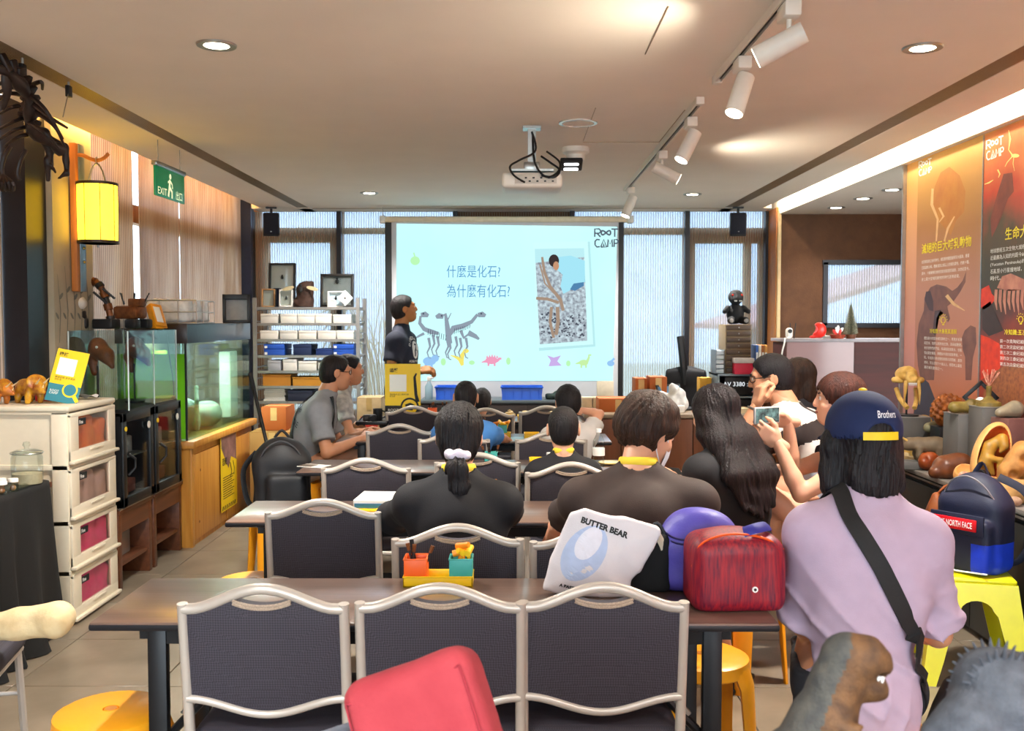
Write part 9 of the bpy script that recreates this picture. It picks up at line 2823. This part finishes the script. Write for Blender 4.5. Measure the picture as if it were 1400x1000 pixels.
def tb_(px, py):
 return ((px - 825) * KB, (805 - py) * KB)
f = SDF((-0.22, -0.12, -0.03), (0.22, 0.14, 0.30), 0.006)
pl = np.array([tb_(*q) for q in outl])
sl, G = f._win(f.lo, f.lo + f.h * f.n)
gx, gy, gz = np.broadcast_arrays(*G)
X2, Z2 = gx[:, 0, :], gz[:, 0, :]
ins = np.zeros(X2.shape, bool)
dm = np.full(X2.shape, 1e9)
for i in range(len(pl)):
 a, b = pl[i], pl[(i + 1) % len(pl)]
 cnd = ((a[1] > Z2) != (b[1] > Z2)) & (X2 < (b[0] - a[0]) * (Z2 - a[1]) / (b[1] - a[1] + 1e-9) + a[0])
 ins ^= cnd
 e = b - a
 tt_ = np.clip(((X2 - a[0]) * e[0] + (Z2 - a[1]) * e[1]) / (e @ e), 0, 1)
 dm = np.minimum(dm, np.hypot(X2 - a[0] - tt_ * e[0], Z2 - a[1] - tt_ * e[1]))
d2 = np.where(ins, -dm, dm)[:, None, :]
yc = 0.03 - 0.10 * (0.26 - gz) * 0.6
th = 0.016 + 0.045 * np.clip(-d2 / 0.09, 0, 1) ** 0.7 * (1.15 - gz / 0.3)
f.F = (np.maximum(d2, np.abs(gy - yc) - th) * 0.8).astype(np.float32)
gxx = gx + 0.4 * gz
f.F -= (0.004 * ((1 - np.abs(np.sin(28 * gxx + 9 * gz + 2 * np.sin(14 * gz)))) ** 2 - 0.3) * (0.4 + 0.6 * (gx > 0.02))).astype(np.float32)
tb = part('canvas', nets_mesh('canvas', [f], 2), M('white canvas', '#d6d2d6', 0.85, var=0.02, bump=0.1, bscale=300), t)
m_pb = M('pale blue print', '#8fb6cf', 0.5)
D = lambda polys, off, m_, n_: link(n_, drape(subdivide(flat(polys), 2), tb, (0, -0.2, 0), (1, 0, 0), (0, 0, 1), (0, -1, 0), off), m_, t)
D([[tb_(x, y) for x, y in ring(800, 742, 42, 27, 26, rot=-0.95)]], 0.0012, M('faint blue print', '#aebfdd', 0.8), 'oval_print')
D([[tb_(x, y) for x, y in ring(806, 728, 25, 15, 22, rot=-0.9)]], 0.002, M('faint white print', '#d9dbe6', 0.8), 'oval_print')
for s_, x0, y0, dx, dy, sz in (('BUTTER BEAR', 795, 700, 0.93, 0.30, 0.022), ('A PASTRY CHEF', 766, 788, 0.93, 0.22, 0.013), ('FOR YOU', 772, 799, 0.93, 0.18, 0.013)):
 me = text_mesh(s_, sz, bold=sz * 0.05)
 x_, z_ = tb_(x0, y0)
 link('lettering', drape(me, tb, (x_, -0.2, z_), (dx, 0, -dy), (dy, 0, dx), (0, -1, 0), 0.002), m_ink, t)
part('handle', S().tube(spline([Vector((*tb_(900, 716), 0)).xzy + Vector((0, 0.03, 0)), Vector((*tb_(912, 740), 0)).xzy + Vector((0, 0.05, 0)), Vector((*tb_(916, 772), 0)).xzy + Vector((0, 0.06, 0))], 6), 0.013, 8, flat=0.3), M('canvas strap', '#c5b9a2', 0.8), t)
f = SDF((-0.14, -0.08, -0.02), (0.14, 0.12, 0.26), 0.008)
f.box((0.01, 0.02, 0.085), (0.065, 0.05, 0.088), 0.03).rough(0.005, 24).plane((0, 0, 0), (0, 0, -1))
t = thing('black_pouch', 'soft black bag behind the tote on the front table', 'bag', (TX_(887, 2.78), 2.80, TZ))
part('pouch', nets_mesh('pouch', [f]), M('matt black cloth', '#0c0c0e', 0.9), t)
part('loop', S().tube(spline([(0.0, 0.0, 0.165), (0.03, 0, 0.20), (0.06, 0, 0.15)], 5), 0.005, 6), m_black, t)
m_vio = M('violet nylon', '#4a3f9c', 0.45, scale=10, hex2='#5d55b8', bump=0.1, bscale=200)
t = thing('violet_backpack', 'violet nylon backpack lying behind the red bag on the front table', 'backpack', (TX_(957, 2.84), 2.83, TZ), R(-14))
f = SDF((-0.2, -0.14, -0.02), (0.2, 0.16, 0.30), 0.007)
f.box((0.0, 0.0, 0.085), (0.115, 0.075, 0.088), 0.04, 0.02).ell((0.0, 0.0, 0.165), (0.108, 0.075, 0.075), 0.03)
f.rough(0.006, 28, 2).plane((0, 0, 0), (0, 0, -1))
part('pack', nets_mesh('pack', [f]), m_vio, t)
for z_ in (0.15, 0.163):
 part('zip', S().tube(spline([(-0.112, -0.03, z_ + 0.02), (-0.06, -0.078, z_ - 0.002), (0.04, -0.08, z_), (0.108, -0.03, z_ + 0.03)], 6), 0.003, 6), M('dark violet zip', '#262053', 0.4), t)
part('side_pocket', bx((-0.105, -0.055, 0.05), (0.05, 0.06, 0.09), 0.02), M('dark violet cloth', '#1d1a4d', 0.6), t)
part('strap', S().tube(spline([(-0.10, -0.07, 0.10), (-0.145, -0.085, 0.125), (-0.15, -0.08, 0.06), (-0.12, -0.07, 0.01)], 6), 0.014, 8, flat=0.3), M('blue violet strap', '#2b2a86', 0.6), t)
m_redb = M('red streaked nylon', '#560c2a', 0.5, var=0, scale=16, hex2='#a31a24', stretch=(9, 9, 0.9), bump=0.1, bscale=30)
t = thing('red_bag', 'dark red streaked wash bag with orange zip at the front table corner', 'bag', (TX_(1007, 2.66), 2.66, TZ), R(3))
f = SDF((-0.18, -0.13, -0.02), (0.18, 0.15, 0.26), 0.006)
f.box((0.0, 0.01, 0.095), (0.130, 0.085, 0.105), 0.045, 0.02).ell((-0.01, 0.01, 0.17), (0.095, 0.075, 0.045), 0.03)
f.rough(0.003, 24, 3).plane((0, 0, 0), (0, 0, -1))
rb_ = part('bag', nets_mesh('bag', [f]), m_redb, t)
part('zip', S().tube(spline([(-0.125, -0.035, 0.12), (-0.105, -0.055, 0.185), (-0.03, -0.062, 0.212), (0.06, -0.058, 0.200), (0.12, -0.045, 0.165)], 7), 0.006, 6, flat=0.5), M('orange zip', '#ef5a1c', 0.5), t)
part('handle', S().tube(spline([(0.01, -0.05, 0.215), (0.04, -0.055, 0.225), (0.085, -0.01, 0.222), (0.10, 0.03, 0.21)], 5), 0.016, 8, flat=0.3), MATS['blue violet strap'], t)
part('badge', S().cyl((0.035, -0.0755, 0.065), (0.035, -0.079, 0.065), 0.008), m_wpr, t)
part('badge_centre', S().cyl((0.035, -0.079, 0.065), (0.035, -0.080, 0.065), 0.004), m_ink, t)
t = thing('front_counter', 'plain wooden display counter below the frame carrying the dinosaur figures', 'counter', (0.45, 1.16, 0))
part('top', bx((0, 0, 0.885), (0.62, 0.34, 0.03), 0.004), m_bwood, t)
part('body', bx((0, 0, 0.435), (0.58, 0.30, 0.87)), m_bwood, t)
YF = 1.15
KF = YF / F
def fg(px, py, y=0.0):
 p = P(px, py, YF)
 return Vector((p.x, YF + y, p.z))
t = thing('tyrannosaur_figure', 'blurred brown and grey tyrannosaur figure in the foreground, jaws open', 'figurine', (0.36, 1.16, 0.901))
o = t.location
C_ = lambda px, py, y=0.0: fg(px, py, y) - o
f = SDF((-0.18, -0.12, -0.01), (0.12, 0.12, 0.26), 0.0045)
f.chain([C_(1040, 1100), C_(1090, 1050), C_(1125, 990), C_(1143, 935), C_(1158, 902)], [0.012, 0.040, 0.036, 0.027, 0.027], 0.02)
f.chain([C_(1158, 897), C_(1185, 900), C_(1203, 908)], [0.027, 0.024, 0.015], 0.012)
f.chain([C_(1165, 925), C_(1188, 938), C_(1200, 945)], [0.022, 0.018, 0.013], 0.01)
f.cap(C_(1206, 921, -0.03), C_(1190, 924, 0.03), 0.006, 0.006, 0.004, 'sub')
for sy in (-1, 1):
 f.chain([C_(1085, 1050, sy * 0.03), C_(1105, 1085, sy * 0.035), C_(1085, 1120, sy * 0.035), Vector((C_(1090, 1120).x, sy * 0.035, 0.006))], [0.032, 0.022, 0.014, 0.014], 0.012)
 f.chain([C_(1132, 975, sy * 0.03), C_(1150, 985, sy * 0.04), C_(1160, 975, sy * 0.04)], [0.012, 0.008, 0.005], 0.008)
f.rough(0.0012, 140).plane((0, 0, 0), (0, 0, -1))
tm = nets_mesh('body', [f])
tm.materials.append(M('brown scaled hide', '#3a2412', 0.7, scale=60, hex2='#5f4022', bump=0.3, bscale=250))
tm.materials.append(M('grey scaled back', '#303131', 0.75, scale=60, hex2='#484640', bump=0.3, bscale=250))
A_, B_2 = C_(1115, 985), C_(1158, 890)
paint(tm, lambda x, y, z: (((x - A_.x) * (B_2.z - A_.z) - (z - A_.z) * (B_2.x - A_.x)) < -0.0006).astype(int))
link('body', tm, None, t)
for k in range(5):
 a = C_(1178 + 6 * k, 917 + 1.2 * k, -0.014 + 0.001 * k)
 part('tooth', S().cyl(a, a - Vector((0, 0, 0.009)), 0.0028, 0.0006, 6), m_wpr, t)
part('eye', S().ball(C_(1176, 893, -0.022), 0.004, 8), M('amber eye', '#c98a1c', 0.2), t)
t = thing('spiny_figure', 'blurred grey armoured dinosaur figure with back spines at the lower right corner', 'figurine', (0.575, 1.17, 0.901))
o = t.location
f = SDF((-0.16, -0.12, -0.01), (0.14, 0.12, 0.24), 0.005)
f.chain([C_(1340, 1040), C_(1370, 960), C_(1405, 965), C_(1440, 1050)], [0.050, 0.052, 0.05, 0.045], 0.03)
f.ell(C_(1352, 925), (0.035, 0.03, 0.032), 0.02)
f.chain([C_(1340, 1000, -0.02), C_(1305, 980, -0.03), C_(1270, 995, -0.03)], [0.036, 0.032, 0.022], 0.02)
for sx in (1335, 1420):
 for sy in (-1, 1):
  f.chain([C_(sx, 1050, sy * 0.03), Vector((C_(sx, 1050).x, sy * 0.035, 0.006))], [0.025, 0.02], 0.012)
f.rough(0.0015, 120).plane((0, 0, 0), (0, 0, -1))
part('body', nets_mesh('body', [f]), M('blue grey hide', '#33373f', 0.75, scale=60, hex2='#4a4e56', bump=0.3, bscale=250), t)
for k in range(15):
 a = R(195 - 11.5 * k)
 for j in (0, 1):
  c_ = C_(1362 + 44 * math.cos(a), 945 - 50 * math.sin(a), -0.02 + 0.03 * j)
  d_ = Vector((math.cos(a), (-0.2, 0.2)[j], math.sin(a)))
  part('spine', S().cyl(c_ - d_ * 0.014, c_ + d_ * 0.016, 0.0065, 0.0008, 6), MATS['blue grey hide'], t)
part('eye', S().ball(C_(1300, 972, -0.058), 0.004, 8), m_black, t)
